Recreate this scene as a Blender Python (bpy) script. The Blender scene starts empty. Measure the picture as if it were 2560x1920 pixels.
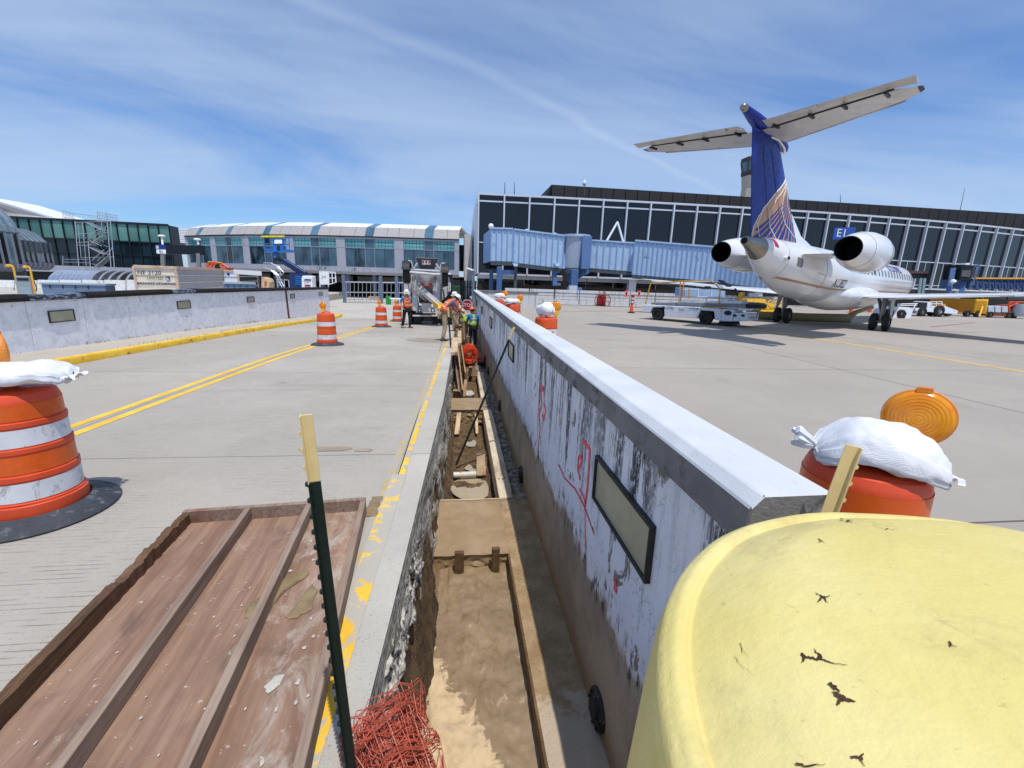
import bpy, bmesh, math, random
import numpy as np
from mathutils import Vector, Matrix, noise as mnoise
random.seed(7)
rad = math.radians
scene = bpy.context.scene
col = scene.collection

# ------------------------------------------------------------------ camera
CAM_H = 1.70
FPX, PITCH, ROLL, YAW = 1095.0, rad(13.2), rad(1.85), rad(7.114)
_F = Vector((math.sin(YAW)*math.cos(PITCH), math.cos(YAW)*math.cos(PITCH), -math.sin(PITCH)))
_R0 = Vector((math.cos(YAW), -math.sin(YAW), 0))
_U0 = _R0.cross(_F)
_R = _R0*math.cos(ROLL) + _U0*math.sin(ROLL)
_U = _U0*math.cos(ROLL) - _R0*math.sin(ROLL)
cam_d = bpy.data.cameras.new('camera')
cam_d.sensor_width = 36.0
cam_d.lens = 36.0*FPX/2560.0
cam_d.clip_start = 0.03
cam_d.clip_end = 6000
cam = bpy.data.objects.new('camera', cam_d)
col.objects.link(cam)
cam.matrix_world = Matrix(((_R.x, _U.x, -_F.x, 0), (_R.y, _U.y, -_F.y, 0), (_R.z, _U.z, -_F.z, CAM_H), (0, 0, 0, 1)))
scene.camera = cam
CAMP = Vector((0, 0, CAM_H))

def ray(px, py):
    return _F + _R*((px-1280)/FPX) - _U*((py-960)/FPX)
def atX(px, py, X): d = ray(px, py); return CAMP + d*(X/d.x)
def atY(px, py, Y): d = ray(px, py); return CAMP + d*(Y/d.y)
def atZ(px, py, Z): d = ray(px, py); return CAMP + d*((Z-CAM_H)/d.z)
def atD(px, py, D): d = ray(px, py); return CAMP + d*(D/math.hypot(d.x, d.y))
def zr(Y):
    t = min(max(Y-4, 0), 25); return -.10-.02*t-.0006*t*t
def atR(px, py, dz=0.0):
    d = ray(px, py); lo, hi = .1, 400
    for _ in range(60):
        m = (lo+hi)/2; q = CAMP+d*m
        if q.z > zr(q.y)+dz: lo = m
        else: hi = m
    return q

# ------------------------------------------------------------------ sky and sun
SUN_EL = rad(70.8)
SUN_DIR = Vector((.306*math.cos(SUN_EL), -.952*math.cos(SUN_EL), math.sin(SUN_EL)))
world = bpy.data.worlds.new('World')
scene.world = world
world.use_nodes = True
wn, wl = world.node_tree.nodes, world.node_tree.links
wn.clear()
def WN(t, **k):
    n = wn.new(t)
    for a, b in k.items(): setattr(n, a, b)
    return n
sky = WN('ShaderNodeTexSky', sky_type='NISHITA', sun_disc=False)
sky.sun_elevation = SUN_EL
sky.sun_rotation = math.atan2(SUN_DIR.x, SUN_DIR.y)
sky.altitude = 200; sky.air_density = 1.0; sky.dust_density = .5; sky.ozone_density = 3.5
tc = WN('ShaderNodeTexCoord')
sep = WN('ShaderNodeSeparateXYZ'); wl.new(tc.outputs['Generated'], sep.inputs[0])
def WM(op, a, b=None):
    n = WN('ShaderNodeMath', operation=op)
    for i, s in enumerate((a, b)):
        if s is None: continue
        if isinstance(s, (int, float)): n.inputs[i].default_value = s
        else: wl.new(s, n.inputs[i])
    return n.outputs[0]
zz = WM('MAXIMUM', WM('ADD', sep.outputs[2], .12), .02)
cx = WM('DIVIDE', sep.outputs[0], zz); cy = WM('DIVIDE', sep.outputs[1], zz)
cmb = WN('ShaderNodeCombineXYZ'); wl.new(cx, cmb.inputs[0]); wl.new(cy, cmb.inputs[1])
def cloud(rot, sc, loc, detail, dist, lo, hi):
    mp = WN('ShaderNodeMapping'); mp.inputs['Rotation'].default_value = (0, 0, rad(rot))
    mp.inputs['Scale'].default_value = sc; mp.inputs['Location'].default_value = loc
    wl.new(cmb.outputs[0], mp.inputs[0])
    nz = WN('ShaderNodeTexNoise'); nz.inputs['Scale'].default_value = 1.0
    nz.inputs['Detail'].default_value = detail; nz.inputs['Roughness'].default_value = .58
    nz.inputs['Distortion'].default_value = dist
    wl.new(mp.outputs[0], nz.inputs['Vector'])
    mr = WN('ShaderNodeMapRange', interpolation_type='SMOOTHSTEP')
    mr.inputs['From Min'].default_value = lo; mr.inputs['From Max'].default_value = hi
    wl.new(nz.outputs[0], mr.inputs['Value'])
    return mr.outputs[0]
veil = cloud(-18, (.36, .62, 1), (2.2, .9, 0), 6, .6, .26, .62)
fine = cloud(-30, (.55, 1.9, 1), (1.3, 2.2, 0), 9, 1.0, .42, .80)
# a dispersed vapour trail: a soft line across the sky
def _sp(px, py): d = ray(px, py).normalized(); return Vector((d.x/(d.z+.12), d.y/(d.z+.12)))
la, lb = _sp(787, 0), _sp(1562, 359)
ln = Vector((lb.y-la.y, -(lb.x-la.x))).normalized(); lc = ln.dot(la)
wob = cloud(0, (1.1, 1.1, 1), (4, 3, 0), 4, .2, .3, .7)
dl = WM('ADD', WM('ADD', WM('MULTIPLY', cx, ln.x), WM('MULTIPLY', cy, ln.y)), WM('ADD', -lc-.03, WM('MULTIPLY', wob, .06)))
tr = WN('ShaderNodeMapRange', interpolation_type='SMOOTHSTEP')
tr.inputs['From Min'].default_value = .055; tr.inputs['From Max'].default_value = .0
wl.new(WM('ABSOLUTE', dl), tr.inputs['Value'])
trail = WM('MULTIPLY', tr.outputs[0], .14)
fac = WM('ADD', WM('MULTIPLY', veil, .60), WM('ADD', WM('MULTIPLY', fine, .16), trail))
fac = WM('MINIMUM', fac, .85)
mixc = WN('ShaderNodeMix', data_type='RGBA')
tint = WN('ShaderNodeMix', data_type='RGBA', blend_type='MULTIPLY'); tint.inputs['Factor'].default_value = 1
wl.new(sky.outputs[0], tint.inputs['A']); tint.inputs['B'].default_value = (.84, 1.16, 1.55, 1)
wl.new(fac, mixc.inputs['Factor']); wl.new(tint.outputs['Result'], mixc.inputs['A'])
mixc.inputs['B'].default_value = (5.6, 7.0, 9.2, 1)
bg = WN('ShaderNodeBackground'); bg.inputs['Strength'].default_value = .105
wl.new(mixc.outputs['Result'], bg.inputs['Color'])
wo = WN('ShaderNodeOutputWorld'); wl.new(bg.outputs[0], wo.inputs['Surface'])

sun_d = bpy.data.lights.new('sun', 'SUN')
sun_d.energy = 4.1; sun_d.angle = rad(.53); sun_d.color = (1, .955, .89)
sun = bpy.data.objects.new('sun', sun_d); col.objects.link(sun)
sun.rotation_euler = SUN_DIR.to_track_quat('Z', 'Y').to_euler()
sun.location = (6, -20, 60)

scene.view_settings.view_transform = 'Standard'
scene.view_settings.look = 'None'
scene.view_settings.exposure = -0.15
scene.view_settings.gamma = 1.0
scene.view_settings.use_curve_mapping = False

# ------------------------------------------------------------------ materials
MATS = {}
def S(r, g, b):
    """sRGB 0-255 to linear"""
    return tuple((c/255/12.92) if c/255 <= .04045 else ((c/255+.055)/1.055)**2.4 for c in (r, g, b))
class NT:
    def __init__(s, m):
        m.use_nodes = True; s.t = m.node_tree; s.n = s.t.nodes; s.l = s.t.links
        s.bsdf = s.n['Principled BSDF']; s.tc = s.n.new('ShaderNodeTexCoord')
    def node(s, t, **k):
        n = s.n.new(t)
        for a, b in k.items(): setattr(n, a, b)
        return n
    def put(s, sock, v):
        if isinstance(v, (int, float)): sock.default_value = v
        elif isinstance(v, tuple): sock.default_value = v if len(v) == len(sock.default_value) else v+(1,)
        else: s.l.new(v, sock)
    def mapped(s, stretch=(1, 1, 1), coord='Object', rot=(0, 0, 0), loc=(0, 0, 0)):
        mp = s.node('ShaderNodeMapping'); mp.inputs['Scale'].default_value = stretch
        mp.inputs['Rotation'].default_value = rot; mp.inputs['Location'].default_value = loc
        s.l.new(s.tc.outputs[coord], mp.inputs[0]); return mp.outputs[0]
    def noise(s, scale, detail=5, rough=.6, dist=0, stretch=(1, 1, 1), rot=(0, 0, 0), loc=(0, 0, 0)):
        n = s.node('ShaderNodeTexNoise'); n.inputs['Scale'].default_value = scale
        n.inputs['Detail'].default_value = detail; n.inputs['Roughness'].default_value = rough
        n.inputs['Distortion'].default_value = dist
        s.l.new(s.mapped(stretch, rot=rot, loc=loc), n.inputs['Vector']); return n.outputs[0]
    def rng(s, v, a, b, c=0., d=1.):
        n = s.node('ShaderNodeMapRange', interpolation_type='SMOOTHSTEP')
        for k, x in zip(('From Min', 'From Max', 'To Min', 'To Max'), (a, b, c, d)): n.inputs[k].default_value = x
        s.put(n.inputs['Value'], v); return n.outputs[0]
    def math(s, op, a, b=0.):
        n = s.node('ShaderNodeMath', operation=op); s.put(n.inputs[0], a); s.put(n.inputs[1], b); return n.outputs[0]
    def mix(s, f, a, b):
        n = s.node('ShaderNodeMix', data_type='RGBA'); s.put(n.inputs['Factor'], f)
        s.put(n.inputs['A'], a); s.put(n.inputs['B'], b); return n.outputs['Result']
    def xyz(s, coord='Object'):
        n = s.node('ShaderNodeSeparateXYZ'); s.l.new(s.tc.outputs[coord], n.inputs[0]); return n.outputs
    def bump(s, h, strength, dist=.01, prev=None):
        n = s.node('ShaderNodeBump'); n.inputs['Strength'].default_value = strength
        n.inputs['Distance'].default_value = dist; s.l.new(h, n.inputs['Height'])
        if prev is not None: s.l.new(prev, n.inputs['Normal'])
        return n.outputs[0]
    def out(s, color=None, rough=None, normal=None, metal=None, spec=None):
        if color is not None: s.put(s.bsdf.inputs['Base Color'], color)
        if rough is not None: s.put(s.bsdf.inputs['Roughness'], rough)
        if metal is not None: s.put(s.bsdf.inputs['Metallic'], metal)
        if spec is not None: s.put(s.bsdf.inputs['Specular IOR Level'], spec)
        if normal is not None: s.l.new(normal, s.bsdf.inputs['Normal'])
def newmat(name):
    m = bpy.data.materials.new(name); MATS[name] = m; return m, NT(m)
def mul(c, k): return tuple(min(1., x*k) for x in c[:3])
def mat(name, c, rough=.6, metal=0., var=.12, scale=4., dirt=None, dthr=(.55, .75), dscale=3., dstretch=(1, 1, 1),
        bump=0., bscale=60., bdist=.004, spec=None, stretch=(1, 1, 1)):
    """plain painted / cast / moulded surface with uneven tone, optional dirt in its own shapes"""
    if name in MATS: return MATS[name]
    m, t = newmat(name)
    cc = t.mix(t.rng(t.noise(scale, 5, stretch=stretch), .3, .7), mul(c, 1-var), mul(c, 1+var))
    if dirt is not None:
        cc = t.mix(t.rng(t.noise(dscale, 7, .65, .4, dstretch, loc=(3, 5, 1)), *dthr), cc, dirt)
    nm = t.bump(t.noise(bscale, 4), bump, bdist) if bump else None
    rr = t.rng(t.noise(scale*2.3, 4, loc=(9, 1, 4)), .3, .7, max(.02, rough-.08), min(1, rough+.1))
    t.out(cc, rr, nm, metal, spec)
    return m

def concrete_mat(name, c, dark, tining=0., var=.10, stain=(.24, .22, .19), stain_amt=.5, warm=(.42, .35, .27)):
    m, t = newmat(name)
    big = t.rng(t.noise(.35, 6, .6, .3), .3, .7)
    mid = t.rng(t.noise(2.6, 7, .62), .32, .7)
    cc = t.mix(big, mul(c, 1-var), mul(c, 1+var))
    cc = t.mix(t.math('MULTIPLY', mid, .35), cc, mul(c, .86))
    cc = t.mix(t.math('MULTIPLY', t.rng(t.noise(.8, 8, .7, .8, loc=(7, 2, 0)), .56, .78), stain_amt), cc, stain)
    cc = t.mix(t.math('MULTIPLY', t.rng(t.noise(.5, 6, .6, .5, loc=(2, 9, 3)), .55, .8), .35), cc, warm)
    cc = t.mix(t.rng(t.noise(95, 2, .5), .62, .72, 0, .45), cc, dark)
    cc = t.mix(t.rng(t.noise(70, 2, .5, loc=(5, 5, 5)), .66, .74, 0, .6), cc, mul(c, 1.45))
    oi = t.node('ShaderNodeObjectInfo')
    cc = t.mix(t.rng(oi.outputs['Random'], 0, 1, 0, .30), cc, mul(c, .72))
    cc = t.mix(t.rng(t.noise(.5, 6, .62, .2, stretch=(.35, 2.2, 1), rot=(0, 0, rad(32)), loc=(1, 3, 0)), .56, .74, 0, .40), cc, mul(c, .60))
    cc = t.mix(t.rng(t.noise(3.1, 3, .5, loc=(8, 8, 0)), .72, .76, 0, .5), cc, mul(c, .5))
    nm = t.bump(t.noise(140, 4, .7), .5, .003)
    if tining:
        w = t.node('ShaderNodeTexWave', wave_type='BANDS', bands_direction='Y')
        w.inputs['Scale'].default_value = tining; w.inputs['Distortion'].default_value = 1.3
        w.inputs['Detail'].default_value = 3; w.inputs['Detail Scale'].default_value = 1.6
        t.l.new(t.mapped((.25, 1, 1)), w.inputs['Vector'])
        worn = t.rng(t.noise(1.3, 5, .6, loc=(1, 4, 8)), .36, .66, .05, 1)
        gr = t.math('MULTIPLY', t.rng(w.outputs[0], .12, .0), worn)
        brk = t.rng(t.noise(9, 4, .6, stretch=(.5, 5, 1)), .42, .60)
        gr = t.math('MULTIPLY', gr, brk)
        cc = t.mix(t.math('MULTIPLY', gr, .62), cc, dark)
        nm = t.bump(t.math('SUBTRACT', 1., gr), .5, .003, nm)
    t.out(cc, .88, nm, 0, .3)
    return m

concrete_mat('road_concrete', S(174, 167, 156), S(84, 78, 72), tining=7.5, var=.13, stain_amt=.75)
concrete_mat('apron_concrete', S(168, 160, 150), S(112, 106, 98), stain=S(140, 132, 120), stain_amt=.45, var=.07)
concrete_mat('walk_concrete', S(190, 180, 165), S(120, 110, 98), var=.08)
concrete_mat('lot_concrete', S(186, 180, 170), S(120, 112, 104), var=.08)
concrete_mat('grey_concrete', S(128, 126, 122), S(62, 60, 58), var=.16, stain=S(76, 74, 72), stain_amt=.7, warm=S(120, 108, 90))
concrete_mat('slab_edge_concrete', S(184, 179, 168), S(78, 74, 68), var=.18, stain=S(116, 108, 96), stain_amt=.95, warm=S(150, 130, 100))
mat('joint_filler', (.035, .033, .03), .9)
mat('ground_earth', (.2, .18, .15), .95)

# ------------------------------------------------------------------ mesh builder
def mw(o):
    m = Matrix.LocRotScale(o.location, o.rotation_euler, o.scale)
    return mw(o.parent) @ m if o.parent else m
class B:
    def __init__(s): s.v = []; s.f = []; s.m = []; s.mi = 0
    def add(s, vs, fs):
        k = len(s.v); s.v.extend([Vector(p) for p in vs])
        s.f.extend([[i+k for i in f] for f in fs]); s.m.extend([s.mi]*len(fs)); return s
    def bx(s, x0, x1, y0, y1, z0, z1):
        return s.add([(x0, y0, z0), (x1, y0, z0), (x1, y1, z0), (x0, y1, z0), (x0, y0, z1), (x1, y0, z1), (x1, y1, z1), (x0, y1, z1)],
                     [(0, 3, 2, 1), (4, 5, 6, 7), (0, 1, 5, 4), (1, 2, 6, 5), (2, 3, 7, 6), (3, 0, 4, 7)])
    def hexa(s, b, t):
        return s.add(list(b)+list(t), [(0, 3, 2, 1), (4, 5, 6, 7), (0, 1, 5, 4), (1, 2, 6, 5), (2, 3, 7, 6), (3, 0, 4, 7)])
    def bar(s, p, q, w, h, up=(0, 0, 1)):
        p, q = Vector(p), Vector(q); d = (q-p).normalized(); up = Vector(up)
        if abs(d.dot(up)) > .98: up = Vector((0, 1, 0))
        x = d.cross(up).normalized()*(w/2); y = x.cross(d).normalized()*(h/2)
        return s.hexa([p-x-y, p+x-y, q+x-y, q-x-y], [p-x+y, p+x+y, q+x+y, q-x+y])
    def prism(s, poly, axis, a, b):
        def P(u, w, t): return {'x': (t, u, w), 'y': (u, t, w), 'z': (u, w, t)}[axis]
        n = len(poly)
        vs = [P(u, w, a) for u, w in poly]+[P(u, w, b) for u, w in poly]
        fs = [list(range(n))[::-1], list(range(n, 2*n))]+[(i, (i+1) % n, n+(i+1) % n, n+i) for i in range(n)]
        return s.add(vs, fs)
    def extr(s, pts, vec):
        n = len(pts); vec = Vector(vec); pts = [Vector(p) for p in pts]
        return s.add(pts+[p+vec for p in pts], [list(range(n))[::-1], list(range(n, 2*n))]+[(i, (i+1) % n, n+(i+1) % n, n+i) for i in range(n)])
    def cyl(s, p, q, r, r2=None, n=12, caps=True):
        p, q = Vector(p), Vector(q); r2 = r if r2 is None else r2
        d = (q-p).normalized(); u = d.orthogonal().normalized(); w = d.cross(u)
        vs = []
        for c, rr in ((p, r), (q, r2)):
            for i in range(n):
                a = 2*math.pi*i/n; vs.append(c+(u*math.cos(a)+w*math.sin(a))*rr)
        fs = [(i, (i+1) % n, n+(i+1) % n, n+i) for i in range(n)]
        if caps: fs += [list(range(n))[::-1], list(range(n, 2*n))]
        return s.add(vs, fs)
    def tube(s, pts, r, n=8, closed=False):
        pts = [Vector(p) for p in pts]; N = len(pts); rs = r if isinstance(r, (list, tuple)) else [r]*N
        vs = []; u = None
        for i, p in enumerate(pts):
            if closed: d = pts[(i+1) % N]-pts[i-1]
            else: d = pts[min(i+1, N-1)]-pts[max(i-1, 0)]
            d.normalize()
            u = d.orthogonal().normalized() if u is None else (u-d*u.dot(d)).normalized()
            w = d.cross(u)
            for k in range(n):
                a = 2*math.pi*k/n; vs.append(p+(u*math.cos(a)+w*math.sin(a))*rs[i])
        fs = []
        for i in range(N if closed else N-1):
            j = (i+1) % N
            for k in range(n): fs.append((i*n+k, i*n+(k+1) % n, j*n+(k+1) % n, j*n+k))
        if not closed: fs += [list(range(n))[::-1], list(range((N-1)*n, N*n))]
        return s.add(vs, fs)
    def lathe(s, prof, n=24, c=(0, 0, 0), a0=0, a1=2*math.pi, caps=True):
        full = abs(a1-a0-2*math.pi) < 1e-6; c = Vector(c); M = n if full else n+1
        vs = [c+Vector((r*math.cos(a0+(a1-a0)*k/n), r*math.sin(a0+(a1-a0)*k/n), z)) for r, z in prof for k in range(M)]
        fs = []
        for i in range(len(prof)-1):
            for k in range(n):
                k2 = (k+1) % M; fs.append((i*M+k, i*M+k2, (i+1)*M+k2, (i+1)*M+k))
        if caps and full:
            if prof[0][0] > 1e-4: fs.append(list(range(M))[::-1])
            if prof[-1][0] > 1e-4: fs.append(list(range((len(prof)-1)*M, len(prof)*M)))
        return s.add(vs, fs)
    def grid(s, fn, nu, nv, wrapu=False):
        vs = [fn(i/nu, j/nv) for j in range(nv+1) for i in range(nu if wrapu else nu+1)]
        M = nu if wrapu else nu+1
        fs = [(j*M+i, j*M+(i+1) % M, (j+1)*M+(i+1) % M, (j+1)*M+i) for j in range(nv) for i in range(nu)]
        return s.add(vs, fs)
    def loft(s, rings, caps=True, closed=True):
        n = len(rings[0]); vs = [p for r in rings for p in r]; fs = []
        for i in range(len(rings)-1):
            for k in range(n if closed else n-1): fs.append((i*n+k, i*n+(k+1) % n, (i+1)*n+(k+1) % n, (i+1)*n+k))
        if caps: fs += [list(range(n))[::-1], list(range((len(rings)-1)*n, len(rings)*n))]
        return s.add(vs, fs)
    def mesh(s, name, mats):
        me = bpy.data.meshes.new(name)
        me.from_pydata([tuple(p) for p in s.v], [], s.f)
        for mt in (mats if isinstance(mats, (list, tuple)) else [mats]):
            me.materials.append(MATS[mt] if isinstance(mt, str) else mt)
        if any(s.m): me.polygons.foreach_set('material_index', s.m)
        bm = bmesh.new(); bm.from_mesh(me); bmesh.ops.recalc_face_normals(bm, faces=bm.faces); bm.to_mesh(me); bm.free()
        return me
    def build(s, name, mats, parent=None, smooth=False, bevel=0., world=False, seg=1, sub=0, loc=None, angle=40):
        if world and parent is not None:
            inv = mw(parent).inverted(); s.v = [inv @ p for p in s.v]
        me = s.mesh(name, mats)
        if smooth:
            me.polygons.foreach_set('use_smooth', [True]*len(me.polygons))
            if angle < 180: me.set_sharp_from_angle(angle=rad(angle))
        o = bpy.data.objects.new(name, me); col.objects.link(o)
        if parent is not None: o.parent = parent
        if loc is not None: o.location = loc
        if bevel:
            md = o.modifiers.new('bevel', 'BEVEL'); md.width = bevel; md.segments = seg; md.limit_method = 'ANGLE'
        if sub:
            md = o.modifiers.new('sub', 'SUBSURF'); md.levels = sub; md.render_levels = sub
        return o
def tag(o, label=None, cat=None, group=None, kind=None):
    if label: o['label'] = label
    if cat: o['category'] = cat
    if group: o['group'] = group
    if kind: o['kind'] = kind
    return o
def thing(name, label, cat, loc=(0, 0, 0), rz=0., group=None, rot=None):
    o = bpy.data.objects.new(name, None); col.objects.link(o)
    o.empty_display_size = .2; o.location = loc; o.rotation_euler = rot if rot else (0, 0, rz)
    return tag(o, label, cat, group)
def struct(o): return tag(o, kind='structure')
def copy_tree(o, parent=None, loc=None, rz=None, label=None):
    c = o.copy(); col.objects.link(c); c.parent = parent
    if loc is not None: c.location = loc
    if rz is not None: c.rotation_euler = (0, 0, rz)
    if label: c['label'] = label
    for ch in list(o.children):
        if ch is not c: copy_tree(ch, c)
    return c
def inst(o, loc=(0, 0, 0), rot=(0, 0, 0), parent=None, scale=(1, 1, 1)):
    c = o.copy(); col.objects.link(c); c.location = loc; c.rotation_euler = rot; c.scale = scale
    if parent is not None: c.parent = parent
    return c
def text(name, body, size, material, parent, loc, rot, depth=.002, align='CENTER', shear=0., xs=1.0, world=False):
    cu = bpy.data.curves.new(name, 'FONT'); cu.body = body; cu.size = size; cu.extrude = depth
    cu.align_x = align; cu.align_y = 'CENTER'; cu.shear = shear; cu.resolution_u = 3
    t = bpy.data.objects.new(name, cu); col.objects.link(t)
    bpy.context.view_layer.update()
    me = bpy.data.meshes.new_from_object(t.evaluated_get(bpy.context.evaluated_depsgraph_get()))
    bpy.data.objects.remove(t); me.name = name
    me.materials.clear(); me.materials.append(MATS[material])
    o = bpy.data.objects.new(name, me); col.objects.link(o)
    M = Matrix.LocRotScale(Vector(loc), rot.to_euler() if hasattr(rot, 'to_euler') else __import__('mathutils').Euler(rot), Vector((xs, 1, 1)))
    if world and parent is not None: M = mw(parent).inverted() @ M
    me.transform(M)
    if parent is not None: o.parent = parent
    return o
def nz(p, s=1., k=0.): return mnoise.noise(Vector(p)*s+Vector((k, k*1.7, k*.3)))
def fr(p, s=1., o=4, k=0.): return mnoise.fractal(Vector(p)*s+Vector((k, k*1.7, k*.3)), 1., 2., o)
# ================================================================== SETTING
def xe(Y):
    """trench-side edge of the road slab"""
    return float(np.interp(Y, [0, 1.7, 3.6, 6.75, 11.6, 40], [-.44, -.37, -.315, -.23, -.20, -.18]))
def yel_mat(name, under, thr, sc=5.):
    m, t = newmat(name)
    k = t.rng(t.noise(sc, 8, .7, .5), thr, thr+.05)
    sp = t.rng(t.noise(60, 3, .6), .62, .7)
    y = t.mix(t.rng(t.noise(3, 5), .3, .7), S(222, 172, 40), S(240, 198, 70))
    y = t.mix(t.math('MULTIPLY', sp, .6), y, under)
    y = t.mix(t.rng(t.noise(7, 6, .7, loc=(4, 4, 4)), .55, .8, 0, .55), y, S(150, 118, 60))
    t.out(t.mix(k, y, under), .75, t.bump(t.noise(90, 3), .3, .003))
yel_mat('yellow_line', S(176, 168, 150), .60)
yel_mat('yellow_worn', S(176, 170, 158), .47, 3.2)
yel_mat('yellow_kerb', S(120, 98, 60), .57, 4)
yel_mat('yellow_taxi', S(170, 158, 130), .62)
yel_mat('yellow_thin', S(176, 168, 150), .49, 3.5)
mat('yellow_faded', S(178, 160, 118), .85, var=.08, scale=9, dirt=S(168, 162, 152), dthr=(.42, .55), dscale=5)
mat('red_line', S(150, 62, 60), .8, var=.2)

g = B(); g.bx(-3000, 3000, -3000, 3000, -2.6, -2.4)
struct(g.build('ground', 'ground_earth'))
# road: base sheet and cast slabs
road = struct(B().grid(lambda u, v: (-7.8+u*(7.8+xe(-6+v*36)-.02), -6+v*36, zr(-6+v*36)-.045), 1, 40).build('road', 'joint_filler'))
def slab(x0, x1, y0, y1, m, parent, zf, n=6, name='slab', e=.006, x1f=None):
    b = B()
    def X1(y): return x1f(y) if x1f else x1
    for k in range(n):
        a, c = y0+e+(y1-y0-2*e)*k/n, y0+e+(y1-y0-2*e)*(k+1)/n
        b.add([(x0+e, a, zf(a)), (X1(a)-e, a, zf(a)), (X1(c)-e, c, zf(c)), (x0+e, c, zf(c))], [(0, 1, 2, 3)])
    k0 = len(b.v)
    L = [(x0+e, y0+e+(y1-y0-2*e)*k/n) for k in range(n+1)]
    Rr = [(X1(y0+e+(y1-y0-2*e)*k/n)-e, y0+e+(y1-y0-2*e)*k/n) for k in range(n+1)]
    for side in (L, Rr):
        for (xa, ya), (xb, yb) in zip(side[:-1], side[1:]):
            b.add([(xa, ya, zf(ya)), (xb, yb, zf(yb)), (xb, yb, zf(yb)-.06), (xa, ya, zf(ya)-.06)], [(0, 1, 2, 3)])
    for yy, xa, xb in ((y0+e, x0+e, X1(y0+e)-e), (y1-e, x0+e, X1(y1-e)-e)):
        b.add([(xa, yy, zf(yy)), (xb, yy, zf(yy)), (xb, yy, zf(yy)-.06), (xa, yy, zf(yy)-.06)], [(0, 1, 2, 3)])
    return b.build(name, m, parent)
YJ = [-5.9, -.2, 4.42, 9.0, 13.6, 18.2, 22.8, 27.4, 30]
for a, c in zip(YJ[:-1], YJ[1:]):
    slab(-7.79, -4.4, a, c, 'road_concrete', road, zr)
    slab(-4.4, -.56, a, c, 'road_concrete', road, zr)
    slab(-.56, 0, a, c, 'slab_edge_concrete', road, zr, x1f=xe, name='edge_slab')
# flat lot beyond the ramp
struct(B().bx(-60, 1.04, 30, 75, -1.3, zr(40)).build('lot', 'lot_concrete'))
def ribbon(name, pts, w, m, zf, dz, parent, n=40):
    b = B(); pts = [Vector(p).to_2d() for p in pts]; vs = []
    for i, p in enumerate(pts):
        d = (pts[min(i+1, len(pts)-1)]-pts[max(0, i-1)]).normalized(); s_ = Vector((d.y, -d.x))*w/2
        for q in (p-s_, p+s_): vs.append((q.x, q.y, zf(q.y)+dz))
    b.add(vs, [(2*i, 2*i+1, 2*i+3, 2*i+2) for i in range(len(pts)-1)])
    return b.build(name, m, parent)
def xc(y): return -4.4+.035*max(0, y-11)
for off in (-.125, .125):
    ribbon('centre_line', [(xc(y)+off, y) for y in np.linspace(-5, 29.5, 50)], .115, 'yellow_line', zr, .004, road)
ribbon('edge_line', [(-.60+.012*y, y) for y in np.linspace(-5, 3.9, 20)], .13, 'yellow_worn', zr, .004, road)
ribbon('edge_line', [(-.575+.012*y, y) for y in np.linspace(3.9, 15.5, 40)], .055, 'yellow_thin', zr, .004, road)
ribbon('faded_line', [(-.67+.012*y, y) for y in np.linspace(-5, 15.5, 40)], .075, 'yellow_faded', zr, .003, road)
# rough broken side of the slab towards the trench
m, t = newmat('broken_concrete')
st = t.noise(5, 7, .7, stretch=(1, .35, 7))
cc = t.mix(t.rng(st, .42, .62), S(92, 86, 78), S(206, 200, 188))
cc = t.mix(t.rng(t.noise(22, 5), .45, .65), cc, S(220, 214, 202))
t.out(cc, .95, t.bump(t.noise(30, 8, .7, stretch=(1, .5, 3)), .7, .015))
def side(u, v):
    y = -1+u*30; z0 = zr(y)-.004; z = z0-v*1.5
    x = xe(y)-.004+.035*fr((0, y*1.1, z*7), 1.5, 4)*min(1, v*9)*.6+.02*v
    if v > .2: x += .05*fr((3, y*3, z*3), 1, 3)
    return (x, y, z)
struct(B().grid(side, 300, 26).build('slab_side', 'broken_concrete', smooth=True, angle=180))
# left walk with painted kerb
def walk_end(y): return 0
walk = B()
yy = list(np.linspace(-6, 30.5, 38))
arc = [(-9.0+1.2*math.cos(a)+.0, 30.5+2.2*math.sin(a)) for a in np.linspace(0, math.pi*.5, 8)]
edge = [(-7.97, y) for y in yy]+[(x-.17, y) for x, y in arc]
vs = []
for x, y in edge: vs += [(-9.4, y, zr(y)+.14), (x, y, zr(y)+.14)]
walk.add(vs, [(2*i, 2*i+1, 2*i+3, 2*i+2) for i in range(len(edge)-1)])
walk = struct(walk.build('sidewalk', 'walk_concrete'))
kb = B(); prof = [(0, -.06), (0, .10), (-.03, .145), (-.17, .150), (-.17, .05)]
pts = [(-7.79, y) for y in yy]+[(x, y) for x, y in arc]
rings = []
for i, (x, y) in enumerate(pts):
    d = (Vector(pts[min(i+1, len(pts)-1)])-Vector(pts[max(0, i-1)])).normalized(); nrm = Vector((d.y, -d.x))
    rings.append([(x+nrm.x*u+.012*nz((x, y, u*9), .9), y+nrm.y*u, zr(y)+w) for u, w in prof])
kb.loft(rings, closed=False, caps=False)
struct(kb.build('kerb', 'yellow_kerb', smooth=True))
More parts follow.
